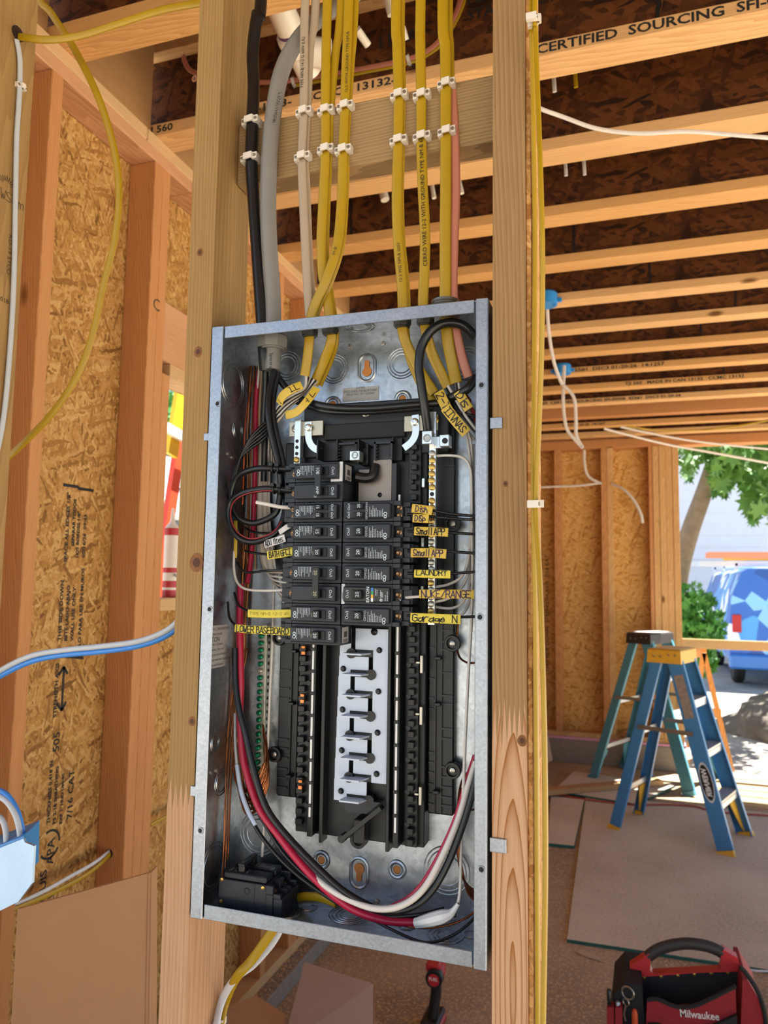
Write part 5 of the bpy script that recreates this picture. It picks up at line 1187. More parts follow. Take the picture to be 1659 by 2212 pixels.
# whites at the right wall
for lb, P_ in (('white wire from the top of the right neutral bar, curving down', [(940, 985, .056), (975, 984, .056), (1002, 990, .056), (1016, 1012, .056), (1019, 1060, .058), (1020, 1200, .06)]),
               ('white wire bending from the neutral bar below the LAUNDRY tag', [(940, 1268, .057), (970, 1262, .057), (998, 1244, .058), (1012, 1205, .06), (1018, 1120, .062), (1016, 1000, .065), (1006, 930, .068)]),
               ('white wire bending from the neutral bar beside the NUKE/RANGE tag', [(940, 1300, .058), (965, 1294, .058), (990, 1278, .060), (1010, 1240, .064), (1017, 1150, .066), (1019, 980, .068), (1012, 935, .068)]),
               ('white wire bending from the lowest part of the neutral bar', [(940, 1311, .060), (975, 1314, .060), (1000, 1300, .063), (1014, 1262, .068), (1020, 1160, .072), (1022, 1000, .074)]),
               ('white wire passing behind the Garage tag', [(992, 1332, .072), (1006, 1318, .074), (1018, 1280, .078), (1023, 1180, .080), (1022, 960, .08)])):
    wire('white_wire', lb, P_, 0.0018, WHT, 'white wires at the right wall')
wire('white_wire', 'long white wire hanging down the right side to the tape', [(1021, 1200, .060), (1019, 1330, .062), (1012, 1450, .062), (1006, 1580, .060), (1001, 1700, .058), (996, 1830, .052), (994, 1920, .046), (988, 1958, .040)], 0.0019, WHT, GW)
# black hots leaving the right breakers
for lb, P_ in (('black wire leaving the Dish tag', [(880, 1094, .034), (925, 1101, .038), (975, 1110, .042), (1028, 1115, .046)]), ('black wire leaving the Disp tag', [(880, 1111, .034), (925, 1115, .038), (975, 1120, .042), (1028, 1123, .046)]),
               ('black wire leaving the upper Small APP tag', [(880, 1147, .034), (930, 1149, .036), (975, 1151, .040), (1028, 1154, .044)]), ('black wire leaving the lower Small APP tag', [(880, 1190, .034), (930, 1191, .036), (975, 1192, .040), (1028, 1195, .044)]),
               ('black wire leaving the LAUNDRY tag', [(880, 1238, .034), (930, 1240, .036), (975, 1239, .040), (1028, 1235, .044)]), ('black wire leaving the Garage tag', [(880, 1330, .034), (930, 1334, .036), (985, 1333, .040), (1028, 1332, .044)])):
    wire('black_wire', lb, P_, 0.0018, BLKW, 'hot wires of the right breakers')
wire('white_wire', 'white wire leaving the EATON breaker behind its tag', [(876, 1291, .034), (900, 1289, .034), (925, 1288, .036)], 0.0018, WHT, GW)
# conductors of the right-hand yellow cables
for lb, m, P_ in (('white conductor slanting from the printed yellow cable to the right wall', WHT, [(968, 834, .058), (984, 862, .054), (1004, 896, .052), (1028, 928, .055)]), ('black conductor under the slanting white one', BLKW, [(963, 838, .062), (978, 866, .060), (998, 898, .060), (1028, 935, .062)]),
                  ('black conductor from the middle yellow cables', BLKW, [(940, 868, .060), (965, 880, .052), (998, 892, .052), (1028, 900, .056)]), ('white conductor from the middle yellow cables', WHT, [(944, 852, .058), (958, 870, .066), (985, 900, .070), (1024, 950, .072)]),
                  ('white conductor from the wide yellow cable at the hub', WHT, [(990, 826, .056), (994, 850, .062), (1006, 880, .068), (1026, 905, .070)]), ('black conductor from the wide yellow cable at the hub', BLKW, [(984, 826, .054), (987, 850, .058), (1000, 885, .066), (1026, 915, .070)])):
    wire('bundle_wire', lb, P_, 0.0019, m, 'conductors of the right yellow cables')
for i in range(5): wire('red_wire', 'thin dark red wire in the upper right corner', [(1004 + i * 3, 846 + i * 4, .07), (1012 + i * 2, 870 + i * 5, .066), (1028, 892 + i * 6, .062)], 0.0010, plain('dark_red_insulation', '7e1c1c', 0.4), 'thin red wires in the upper right')

# --- tags: strips of cable jacket with marker writing
YTAG = plain('yellow_jacket_strip', 'cfae3c', 0.5, var=0.05, scale=40)
YTAG2 = plain('bright_yellow_jacket_strip', 'd8c53e', 0.5, var=0.05, scale=40)
def tagstrip(label, P_, w, mat, words=None, size=0.007, off=(0, 0), ink=None, wt=0.14, adv=0.95, inset=0.003):
    Q = pts(P_); d = (Q[-1] - Q[0]).normalized(); side = Vector((-d.z, 0, d.x)).normalized()
    if side.z < 0: side = -side
    o = obj('cable_tag', G().tube(Q, w / 2, 12, 0.0011, side, 5, sq=0.6), mat, ang=50)
    tag(o, label, 'tag', 'jacket strips used as tags')
    if words:
        n = d.cross(side); n = -n if n.y > 0 else n
        P0 = Q[0] + d * inset + n * 0.0016 + side * (-size / 2 + off[1])
        def onstrip(p, Q=Q, d=d, n=n):          # follow the sag of the strip
            t = (p - Q[0]).dot(d) / max(1e-6, (Q[-1] - Q[0]).dot(d)); t = min(max(t, 0), 0.9999) * (len(Q) - 1); i = int(t)
            dev = (Q[i] + (Q[i + 1] - Q[i]) * (t - i)) - Q[0]; dev -= d * dev.dot(d)
            return p + dev
        hand(words, size, P0, d, side, ink or BLACK_INK, o, wt, adv, 0.22, bend=onstrip, fit=(Q[-1] - Q[0]).dot(d) - 2 * inset)
    return o
PUR = plain('purple_marker', '3b2346', 0.6)
YT2 = 0.026
tagstrip('yellow tag reading Dish at the top right breaker', [(890, 1098, YT2), (912, 1100, YT2), (934, 1104, YT2)], 0.0105, YTAG, 'Dish', 0.0072, ink=PUR, inset=0.005)
tagstrip('yellow tag reading Disp just below the Dish tag', [(892, 1119, YT2), (910, 1120, YT2), (926, 1121, YT2)], 0.0105, YTAG, 'DiSp', 0.0072, ink=PUR, inset=0.003)
tagstrip('upper of the two yellow tags reading Small APP', [(895, 1147, YT2), (930, 1148, YT2), (968, 1150, YT2)], 0.0105, YTAG, 'Small APP', 0.0080)
tagstrip('lower of the two yellow tags reading Small APP', [(888, 1194, YT2), (925, 1194, YT2), (964, 1197, YT2)], 0.0112, YTAG, 'Small APP', 0.0080, ink=PUR)
tagstrip('bright yellow tag reading LAUNDRY', [(895, 1239, YT2), (933, 1240, YT2), (973, 1241, YT2)], 0.0095, YTAG2, 'LAUNDRY', 0.0070, off=(0, 0.0018), adv=0.92)
tagstrip('long yellow tag reading NUKE/RANGE', [(906, 1283, YT2), (960, 1283, YT2), (1024, 1284, YT2 + .004)], 0.0105, YTAG, 'NUKE/RANGE', 0.0085, ink=PUR, adv=0.98)
tagstrip('yellow tag reading Garage with a scribble at its end', [(887, 1334, YT2), (940, 1336, YT2), (995, 1338, YT2)], 0.0112, YTAG2, 'Garage  N', 0.0082, adv=1.05)
tagstrip('yellow tag reading BATH GFCI on the left side', [(578, 1200, YT2), (605, 1196, YT2), (634, 1190, YT2)], 0.0108, YTAG2, 'BATH GFCI', 0.0078, adv=0.66, inset=0.003)
tagstrip('blank yellow jacket strip with faint factory print', [(536, 1325, YT2), (580, 1326, YT2), (630, 1325, YT2)], 0.0102, YTAG2, 'TYPE NM-B 12-2 WG', 0.0036, ink=plain('faint_factory_print', '8d7d22', 0.6), wt=0.1, adv=0.95)
tagstrip('long yellow tag reading LOWER BASEBOARD', [(508, 1357, YT2), (560, 1361, YT2), (630, 1364, YT2)], 0.0102, YTAG2, 'LOWER BASEBOARD', 0.0080, adv=0.73)
tagstrip('white tag ending in lites above the BATH GFCI tag', [(572, 1176, .030), (592, 1170, YT2), (616, 1162, YT2)], 0.0098, plain('white_jacket_strip', 'd0cdca', 0.5), 'ADU lites', 0.0072, adv=0.62, inset=0.002)
tagstrip('plain white jacket strip above the lites tag', [(604, 1150, .030), (618, 1140, YT2), (634, 1132, .030)], 0.0070, MATS['white_jacket_strip'], None)
tagstrip('dark yellow strip standing on the far left of the wires', [(509, 1125, .050), (509, 1165, .049), (508, 1205, .050)], 0.0052, YTAG, None)
tagstrip('curled yellow tag reading ER/ILL at the upper left', [(603, 872, .040), (610, 856, .036), (628, 842, .034), (652, 832, .040)], 0.0120, YTAG, 'ER/ILL', 0.0080, adv=0.85)
tagstrip('curled yellow tag below the ER/ILL tag', [(618, 897, .044), (640, 890, .040), (662, 868, .040), (684, 838, .050)], 0.0110, YTAG, 'BATH L', 0.0072, adv=0.95)
tagstrip('yellow tag with 2-T under the middle yellow cables', [(948, 846, .048), (958, 868, .046), (970, 890, .048)], 0.0130, YTAG, '2-T', 0.0095)
tagstrip('yellow tag reading Dis by the right flange', [(989, 846, .044), (999, 862, .044), (1013, 884, .046)], 0.0120, YTAG, 'Dis', 0.0095)
tagstrip('long slanting yellow tag with wavy marker strokes', [(962, 880, .042), (984, 908, .042), (1008, 936, .046)], 0.0135, YTAG, 'IIvnAS', 0.0088, adv=0.95)
# ================================================================== CABLES AND FITTINGS AROUND THE FRAMING
flat('cable', 'yellow cable crossing from the hole in the far left stud to the next stud', [Vector((XQ - 0.02, OX(38, 73, XQ).y, OX(38, 73, XQ).z)), OX(44, 80, XQ + .004), OY(100, 86, .050), OY(170, 78, .048), OY(260, 50, .046), OY(350, 22, .046), OY(436, 6, .046), OY(470, 0, .046)], YEL, w=.0062, raw=True, side=(0, 0, 1))
flat('cable', 'long yellow cable hanging in a bow before the left wall', [(80, -30, .13), (112, 30, .13), (160, 105, .125), (212, 210, .12), (246, 320, .12), (257, 420, .12), (247, 520, .12), (222, 620, .12), (203, 710, .12), (172, 800, .12), (115, 890, .12), (35, 972, .12), (0, 1000, .12)], YEL, w=.0062)
sc_ = flat('cable', 'grey cable stapled down the side of the far left stud', [OX(a, b, XQ + .004) for a, b in ((36, 86), (43, 130), (42, 200), (36, 300), (33, 450), (30, 600), (22, 750), (8, 900), (-12, 1000))], LGRY, w=.0046, raw=True, side=(0, 1, 0))
p = OX(41, 188, XQ); staple((XQ + 0.0006, p.y, p.z), 0.019, 0.008, 0.0105, label='white staple holding the grey cable on the far left stud', rx=(0, 0, R(90)))
wire('cable', 'light grey conductor of the pair swinging across the lower left bay', [OY(a, b, c) for a, b, c in ((430, 1290, .046), (395, 1330, .046), (360, 1362, .046), (300, 1385, .045), (220, 1396, .045), (140, 1404, .045), (70, 1416, .045), (10, 1443, .045), (-30, 1470, .045))], 0.0042, LGRY, cat='cable', raw=True)
wire('cable', 'blue conductor of the pair swinging across the lower left bay', [OY(a, b, c) for a, b, c in ((430, 1306, .050), (392, 1348, .050), (350, 1378, .050), (290, 1397, .049), (210, 1408, .049), (135, 1415, .049), (70, 1428, .049), (10, 1455, .049), (-30, 1482, .049))], 0.0042, BLUEW, cat='cable', raw=True)
XR = XL - 0.047
flat('cable', 'yellow cable drooping from a stud hole low on the left wall', [OX(a, b, XR + .003 * k) for k, (a, b) in enumerate(((260, 1828), (240, 1843), (205, 1876), (160, 1905), (100, 1935), (40, 1960), (0, 1975)))], YEL, w=.0060, raw=True, side=(0, 0, 1))
flat('cable', 'grey-white cable lying on the drooping yellow one', [OX(a, b, XR - .004 + .003 * k) for k, (a, b) in enumerate(((260, 1824), (238, 1838), (200, 1866), (150, 1894), (95, 1925), (30, 1955), (-10, 1968)))], MATS['pale_grey_cable'], w=.0050, raw=True, side=(0, 0, 1))
flat('cable', 'short length of yellow cable seen beyond the tripled stud', [OX(a, b, XR) for a, b in ((325, 1782), (352, 1768), (385, 1750), (420, 1728))], YEL, w=.0055, raw=True, side=(0, 0, 1))
obj('drilled_hole', G().lathe([(0.0005, -0.0008), (0.011, -0.0008), (0.011, 0.003), (0.0005, 0.003)], (XR, 0.9018, OX(243, 1840, XR).z), (0, 1, 0), 16), MATS['dark_hole'], wl)
# pink cable stapled along the web of the first joist
YW = YJ0 + 0.031
flat('cable', 'salmon cable running along the web of the joist above the panel', [OY(a, b, YW) for a, b in ((420, 70), (398, 110), (402, 140), (425, 158), (500, 168), (565, 178), (640, 173), (700, 163), (790, 147), (880, 128), (930, 105), (965, 65), (990, 15), (1000, -30))], PNK, w=.0075, raw=True, side=(0, 0, 1))
flat('cable', 'thin yellow cable behind the salmon one on the joist web', [OY(a, b, YW + .004) for a, b in ((640, 184), (720, 170), (800, 154), (885, 136), (940, 108), (972, 68), (998, 15), (1008, -30))], YEL, w=.0055, raw=True, side=(0, 0, 1))
for px, py, lb in ((633, 176, 'left'), (882, 128, 'right')):
    p = OY(px, py, YW); staple((p.x, YJ0 + 0.0385, p.z), 0.030, 0.009, 0.012, label='%s of two small white staples on the salmon cable' % lb, rx=(0, R(82), 0))
# yellow cables down the right face of the right stud
flat('cable', 'yellow cable lying flat on the right face of the right stud', [Vector((0.4155, 0.04, 2.82))] + [OX(a, b, 0.4155) for a, b in ((1148, -20), (1148, 60), (1151, 200), (1155, 500), (1154, 800), (1152, 1000), (1152, 1088), (1155, 1250), (1158, 1500), (1160, 1800), (1162, 2230))], YEL, w=.0055, raw=True, side=(0, 1, 0))
flat('cable', 'yellow cable bowing away from the right face of the right stud', [Vector((0.421, 0.05, 2.82))] + [OX(a, b, x) for a, b, x in ((1156, -20, .421), (1156, 40, .421), (1161, 180, .425), (1168, 380, .432), (1172, 560, .434), (1170, 760, .430), (1164, 930, .424), (1158, 1088, .420), (1166, 1250, .426), (1172, 1420, .430), (1177, 1650, .432), (1178, 1900, .432), (1173, 2230, .430))], YEL, w=.0050, raw=True, side=(0, 1, 0))
for px, py, lb in ((1152, 40, 'upper'), (1157, 1088, 'lower')):
    p = OX(px + 14, py, 0.4270); staple((0.4125, p.y, p.z), 0.019, 0.008, 0.016, label='%s white staple on the right face of the right stud' % lb, rx=(0, 0, R(90)))
# loose white cables under the far joists
PW_ = plain('white_cable_jacket', 'd8cfc6', 0.45)
flat('cable', 'white cable slung under the joists at the upper right', [(1120, 215, .75), (1170, 236, .75), (1215, 252, .78), (1290, 278, .82), (1380, 288, .86), (1480, 284, .90), (1570, 290, .94), (1700, 301, 1.0)], PW_, w=.0052, side=(0, 0, 1))
flat('cable', 'white cable dropping past the nearer blue ceiling box', [(1181, 600, 2.6), (1184, 700, 2.65), (1196, 780, 2.7), (1213, 828, 2.75), (1220, 835, 2.75), (1240, 860, 2.75), (1244, 905, 2.75), (1245, 940, 2.75), (1258, 966, 2.75)], PW_, w=.008, t=.004)
flat('cable', 'white cable hanging in the inner loop below the blue ceiling box', [(1219, 790, 2.78), (1217, 836, 2.76), (1217, 880, 2.75), (1224, 925, 2.75), (1242, 950, 2.75), (1259, 968, 2.75)], PW_, w=.008, t=.004)
YWF = YF - 0.03
flat('cable', 'thin cable dropping from the plate to the far wall stud', [(1262, 972, YWF), (1263, 1005, YWF), (1272, 1030, YWF), (1300, 1045, YWF)], PW_, w=.012, t=.006)
flat('cable', 'thin cable running level across the far wall', [(1160, 1053, YWF), (1200, 1051, YWF), (1250, 1049, YWF), (1300, 1043, YWF)], PW_, w=.010, t=.006, side=(0, 0, 1))
flat('cable', 'loose cable end hanging before the far wall sheathing', [(1322, 1045, YWF), (1348, 1058, YWF - .05), (1370, 1082, YWF - .08), (1384, 1110, YWF - .1), (1388, 1130, YWF - .1)], PW_, w=.012, t=.007)
flat('cable', 'white cable sagging outwards from the last joists, lower one', [(1305, 926, 4.9), (1370, 943, 5.0), (1450, 962, 5.1), (1540, 978, 5.2), (1659, 1000, 5.3), (1720, 1010, 5.4)], PW_, w=.010, t=.006)
flat('cable', 'white cable sagging outwards from the last joists, upper one', [(1340, 922, 5.0), (1400, 935, 5.1), (1480, 950, 5.2), (1560, 960, 5.3), (1659, 970, 5.4), (1720, 975, 5.5)], PW_, w=.010, t=.006)
flat('cable', 'thin yellow cable sagging below the last joists', [(1355, 921, 4.8), (1420, 929, 4.9), (1500, 930, 5.0), (1580, 922, 5.0), (1659, 908, 5.0), (1720, 896, 5.0)], YEL, w=.008, t=.005)
BLUEB = plain('blue_plastic_box', '2f86c9', 0.4, var=0.04)
def ceil_box(px, py, z, label):
    p = OZ(px, py, z); t = empty('ceiling_box', (p.x, p.y, z), label, 'junction box', 'blue ceiling boxes')
    obj('bowl', G().lathe([(0.045, 0.0), (0.050, 0.0), (0.052, 0.05), (0.046, 0.058), (0.0005, 0.058), (0.0005, 0.054), (0.044, 0.050)], (0, 0, 0), (0, 0, 1), 20), BLUEB, t, local=True)
    obj('hanger_bar', G().box(-0.07, -0.045, -0.008, 0.008, 0.012, 0.030, 0.001).box(0.045, 0.07, -0.008, 0.008, 0.012, 0.030, 0.001), BLUEB, t, local=True)
    for x in (-.04, .04): obj('ear', G().cyl((x, 0, -0.004), (x, 0, 0.004), 0.008, n=12), BLUEB, t, local=True)
ceil_box(1180, 660, 2.82, 'blue round ceiling box just right of the right stud')
ceil_box(1215, 808, 2.82, 'smaller blue ceiling box farther back with a cable loop under it')
# small cable tails and pipe stubs poking down between the joists
for px, py, Yv, m, lb in ((1190, 178, 1.12, WHT, 'white cable tail poking down between the first two joists'), (1236, 168, 1.12, YEL, 'yellow cable tail poking down between the first two joists'), (1216, 362, 1.52, WHT, 'left white cable tail between the second and third joists'), (1256, 360, 1.52, WHT, 'right white cable tail between the second and third joists')):
    p = OY(px, py, Yv); flat('cable', lb, [p + Vector((0, 0, .16)), p + Vector((0.004, 0, .08)), p + Vector((.010, 0, -.03))], m, w=.0055, raw=True)
def pipe(a, b, r, label, collar=True, band=None):
    t = empty('pvc_pipe', a, label, 'pipe', 'white pipes between the joists'); a = Vector(a); b = Vector(b); d = b - a
    obj('pipe', G().cyl(a, b, r, n=22), PVC, t)
    if collar: obj('coupling', G().lathe([(r * 0.9, 0), (r * 1.22, 0), (r * 1.26, r * 0.3), (r * 1.2, r * 1.3), (r * 0.9, r * 1.3)], a + d * 0.42, d, 22), PVC, t)
    if band: obj('primer_band' if band == 'p' else 'clamp', G().lathe([(r * 1.01, 0), (r * 1.015, r * 0.25), (r * 1.01, r * 0.25)], a + d * (0.36 if band == 'p' else 0.02), d, 22), plain('purple_primer', '5b3560', 0.5) if band == 'p' else DARKM, t)
pipe(OY(600, 5, .66), OY(668, 155, .84), 0.034, 'large white drain pipe with purple primer behind the grey cable', True, 'p')
pipe(OY(660, 110, .78), OY(712, 118, .80), 0.036, 'white drain fitting tucked right of the large pipe', False)
pipe(OY(770, 62, .80), OY(795, 98, .84), 0.010, 'thin white pipe stub with a black clamp', False, 'k')
pipe(OY(835, -20, .78), OY(848, 32, .80), 0.013, 'white pipe stub between the yellow cables at the top', False)
pipe(OY(866, 60, .84), OY(874, 88, .86), 0.012, 'short white pipe stub right of the middle yellow pair', False)
pipe(OY(822, 395, 1.62), OY(832, 432, 1.62), 0.016, 'white pipe end seen below the second joist', False)
pipe(OY(930, 385, 1.62), OY(938, 428, 1.62), 0.008, 'left thin pipe end below the second joist', False)
pipe(OY(990, 385, 1.62), OY(998, 418, 1.62), 0.008, 'right thin pipe end below the second joist', False)
# blue device box on the side of the far left stud
def oyp(px, py, Y): p = OY(px, py, Y); return (p.x, p.z)
jb_ = empty('junction_box', (XQ + 0.05, 0.05, OY(30, 1960, .03).z), 'blue box with a steel cover on the far left stud, wires entering its top', 'junction box')
face = [oyp(a, b, 0.020) for a, b in ((-45, 1850), (54, 1810), (57, 1818), (77, 1826), (73, 1906), (43, 1946), (-45, 1990))]
obj('cover', G().prism(face, 0.017, 0.021, 'y'), plain('pale_blue_steel', '8fa9c4', 0.3, 0.55, var=0.12, scale=14), jb_)
p_ = [OY(a, b, 0.022) for a, b in ((-45, 1842), (52, 1806), (50, 1900), (-45, 1960))]; dr_ = Vector((-.03, .06, 0))
g = G(); g.add([*p_, *[q + dr_ for q in p_]], [(0, 1, 2, 3), (7, 6, 5, 4), (0, 4, 5, 1), (1, 5, 6, 2), (2, 6, 7, 3), (3, 7, 4, 0)])
obj('box_body', g, BLUEB, jb_)
for i, (dx, m, lb) in enumerate(((0, BLUEW, 'blue conductor arching into the top of the blue box'), (-6, LGRY, 'outer grey conductor arching into the blue box'), (-36, LGRY, 'inner grey conductor arching into the blue box'))):
    Yq = 0.040 - 0.004 * i
    wire('cable', lb, [OY(a, b, Yq) for a, b in ((-60, 1700 + i * 12 + (30 if i == 2 else 0)), (-20 + dx * .4, 1702 + i * 12 + (40 if i == 2 else 0)), (15 + dx * .7, 1718 + i * 10 + (25 if i == 2 else 0)), (38 + dx * .9, 1755 + i * 4 + (10 if i == 2 else 0)), (49 + dx, 1800), (50 + dx, 1835))], 0.0042, m, cat='cable', raw=True)

# ================================================================== THINGS STANDING ABOUT
CARD = plain('brown_cardboard', 'ab8059', 0.8, var=0.06, scale=8, bump=0.1)
CARDI = plain('grey_brown_cardboard', 'a58b7c', 0.8, var=0.05, scale=8)
# flattened carton leaning between the partition and the left wall
a = OY(38, 1962, .25); b = OZ(343, 1878, a.z); lean = Vector((0.10, -0.10, -a.z))
u_ = (b - a); fold = a + u_ * 0.93
t = empty('flattened_carton', (a + lean).xy.to_3d(), 'flattened brown carton leaning in the bay at the left', 'cardboard')
nrm = Vector((u_.y, -u_.x, 0)).normalized()
obj('panel', G().sheet([a, fold, fold + lean, a + lean], 0.005, nrm), CARD, t)
fb = b + Vector((0, 0, .004)) + nrm * -0.012
obj('flap', G().sheet([fold + nrm * .001, fb, fb + lean + u_ * .06, fold + lean + nrm * .001], 0.005, nrm), CARD, t)
obj('crease', G().sheet([a + u_ * .905 + nrm * .0052, a + u_ * .912 + nrm * .0052, a + u_ * .912 + lean + nrm * .0052, a + u_ * .905 + lean + nrm * .0052], 0.0012, nrm), CARD, t)
# open carton on the floor under the panel
t = empty('open_carton', (-0.45, 1.15, 0), 'open cardboard box on the floor under the panel', 'box')
P1, P2 = OZ(658, 2080, .33), OZ(806, 2128, .31)
P3, P4 = OZ(806, 2260, .22), OZ(612, 2262, .22)
obj('flap', G().sheet([P1, P2, P3, P4], 0.005, (0, -.5, 1)), CARDI, t)
P5, P6, P7 = OZ(490, 2180, .27), OZ(553, 2153, .27), OZ(617, 2193, .25)
obj('flap', G().sheet([P5, P6, P7, P4 + Vector((-.005, 0, 0)), P4 + Vector((-.14, -.05, 0))], 0.005, (0, -.2, 1)), CARD, t)
Q = [P4 + Vector((-.15, -.32, 0)), P3 + Vector((0, -.32, 0)), P3, P4]
g = G()
for i in range(4):
    q0, q1 = Q[i], Q[(i + 1) % 4]; g.sheet([q0, q1, Vector((q1.x, q1.y, 0.0)), Vector((q0.x, q0.y, 0.0))], 0.005, Vector((q0.y - q1.y, q1.x - q0.x, 0)))
obj('side', g, CARD, t)
obj('flap', G().sheet([P2 + Vector((.001, 0, -.004)), P2 + Vector((.004, -.03, -.16)), P3 + Vector((.004, -.0, -.1)), P3], 0.005, (1, 0, .2)), CARD, t)

# stepladders
def ladder(feet, cap_z, name, label, rail_m, cap_m, boot_m, logo, step_m, cap2_m=None):
    f1, f2, b1, b2 = [Vector(p) for p in feet]
    c = (f1 + f2 + b1 + b2) / 4; wv = (f2 - f1); wn_ = wv.normalized(); dv = ((f1 + f2) / 2 - (b1 + b2) / 2); dn = (dv - wn_ * dv.dot(wn_)).normalized()
    t = empty(name, (c.x, c.y, 0), label, 'ladder', 'stepladders')
    tw = wv.length * 0.30
    base_c = (b1 + b2) / 2 + dv * 0.47
    def top(sw, sd): return Vector((base_c.x, base_c.y, cap_z - 0.06)) + wn_ * (tw * sw) + dn * (0.055 * sd)
    rails = {}
    for key, f, tp in (('f1', f1, top(-1, 1)), ('f2', f2, top(1, 1)), ('b1', b1, top(-1, -1)), ('b2', b2, top(1, -1))):
        fr = key[0] == 'f'; web = 0.086 if fr else 0.060
        ax = (tp - f).normalized(); dperp = (dn - ax * dn.dot(ax)).normalized(); sgn = 1 if key[1] == '1' else -1
        g = G().bar(f, tp, 0.006, web, dperp)
        for s_ in (-1, 1): g.bar(f + dperp * (s_ * web / 2) + wn_ * (0.013 * sgn), tp + dperp * (s_ * web / 2) + wn_ * (0.013 * sgn), 0.026, 0.006, dperp)
        rl = obj('rail', g, rail_m, t); rails[key] = (f, tp, rl, dperp, sgn, web)
        obj('foot', G().bar(f + Vector((0, 0, .0)), f + ax * 0.035, 0.034, web + 0.010, dperp), boot_m, rl)
        # corner brace at the bottom
        if boot_m is not step_m:
            q = f + ax * 0.03; q2 = f + ax * 0.24
            obj('brace', G().sheet([q + wn_ * (.006 * sgn), q2 + wn_ * (.006 * sgn), q2 + wn_ * (.11 * sgn), q2 - ax * .03 + wn_ * (.11 * sgn), q + ax * .03 + wn_ * (.035 * sgn)], 0.006, dperp), boot_m, rl)
    def at(key, z):
        f, tp = rails[key][:2]; k = z / tp.z; return f + (tp - f) * k
    for i, z in enumerate((0.28, 0.56, 0.84)):
        p, q = at('f1', z), at('f2', z)
        s_ = obj('step', G().bar(p, q, 0.082, 0.020, (0, 0, 1)).bar(p - Vector((0, 0, .018)) + dn * .038, q - Vector((0, 0, .018)) + dn * .038, 0.006, 0.04, (0, 0, 1)), step_m, t)
    for z in (0.26, 0.62):
        p, q = at('b1', z), at('b2', z); obj('rear_bar', G().bar(p, q, 0.012, 0.030, (0, 0, 1)), step_m, t)
    for k in ('1', '2'):
        p, q = at('f' + k, 0.66), at('b' + k, 0.66); o_ = wn_ * (0.02 if k == '2' else -0.02)
        obj('spreader', G().bar(p + o_, q + o_, 0.006, 0.026, (0, 0, 1)), ZINC, t)
    C0 = Vector((base_c.x, base_c.y, 0))
    def cp(sw, sd, z): return C0 + wn_ * sw + dn * sd + Vector((0, 0, z))
    w_, d_ = tw + 0.03, 0.105
    cap = G(); vs = []
    for z, k in ((cap_z - 0.085, 1.0), (cap_z - 0.008, 0.96), (cap_z, 0.88)):
        vs += [cp(-w_ * k, -d_ * k, z), cp(w_ * k, -d_ * k, z), cp(w_ * k, d_ * k, z), cp(-w_ * k, d_ * k, z)]
    cap.add(vs, [(3, 2, 1, 0), (8, 9, 10, 11)] + [(i * 4 + j, i * 4 + (j + 1) % 4, (i + 1) * 4 + (j + 1) % 4, (i + 1) * 4 + j) for i in range(2) for j in range(4)])
    co = obj('top_cap', cap, cap_m, t)
    for sd in (-0.06, -0.02, 0.03, 0.07):
        p = cp(-w_ - 0.001, sd, cap_z - 0.045 + 0.012 * (sd > 0)); obj('rivet', G().cyl(p, p - wn_ * 0.004, 0.006, n=10), ZINC, co)
    if cap2_m: obj('tray', G().sheet([cp(-w_ * .8, -d_ * .8, cap_z + .0005), cp(w_ * .8, -d_ * .8, cap_z + .0005), cp(w_ * .8, d_ * .8, cap_z + .0005), cp(-w_ * .8, d_ * .8, cap_z + .0005)], 0.002, (0, 0, 1)), cap2_m, co)
    # stickers on the near front rail
    f, tp, rl, dperp, sgn, web = rails['f1']; ax = (tp - f).normalized()
    if logo:
        c0 = f + (tp - f) * 0.36 - wn_ * 0.0035
        g = G(); n = 24
        for r_, m_, o_ in ((1.0, plain('sticker_grey', 'c4c9ce', 0.4), 0.0), (0.88, INK, 0.0006)):
            g = G(); g.v = [tuple(c0 - wn_ * o_ + ax * (math.cos(2 * math.pi * i / n) * 0.115 * r_) + dperp * (math.sin(2 * math.pi * i / n) * 0.036 * r_)) for i in range(n)]; g.f = [tuple(range(n))]
            obj('oval_sticker', g, m_, rl, ang=0)
        text('WERNER', 0.040, c0 - wn_ * 0.0012, -ax, dperp if dperp.cross(ax).dot(wn_) > 0 else -dperp, plain('sticker_white', 'e2e4e6', 0.5), rl, align='CENTER', bold=0.001)
        c0 = f + (tp - f) * 0.80 - wn_ * 0.0035
        obj('warning_sticker', G().sheet([c0 + ax * .13 + dperp * .028, c0 - ax * .13 + dperp * .028, c0 - ax * .13 - dperp * .028, c0 + ax * .13 - dperp * .028], 0.0006, -wn_), plain('sticker_brown', '8d7f74', 0.5, var=0.3, scale=40), rl)
    return t
LB1 = plain('blue_fibreglass', '3c7bb0', 0.4, var=0.05, scale=30); LB2 = plain('teal_fibreglass', '4d8a9a', 0.45, var=0.05, scale=30)
LYE = plain('yellow_ladder_plastic', 'd9a32a', 0.45); LWH = plain('worn_aluminium', 'c7cacb', 0.35, 0.5); LDK = plain('dark_ladder_plastic', '2b2522', 0.5)
ladder([OZ(1570, 1852), OZ(1612, 1808), OZ(1325, 1795), OZ(1380, 1762)], 1.15, 'stepladder', 'blue stepladder with yellow cap and feet, nearer of the two', LB1, LYE, LYE, True, LWH, plain('cream_tray', 'e0d2a0', 0.5))
ladder([OZ(1490, 1720), OZ(1560, 1690), OZ(1278, 1687), OZ(1348, 1660)], 1.17, 'stepladder', 'teal stepladder with a dark cap standing behind the yellow-capped one', LB2, LDK, LB2, False, LWH, plain('white_tray', 'd8dadb', 0.5))

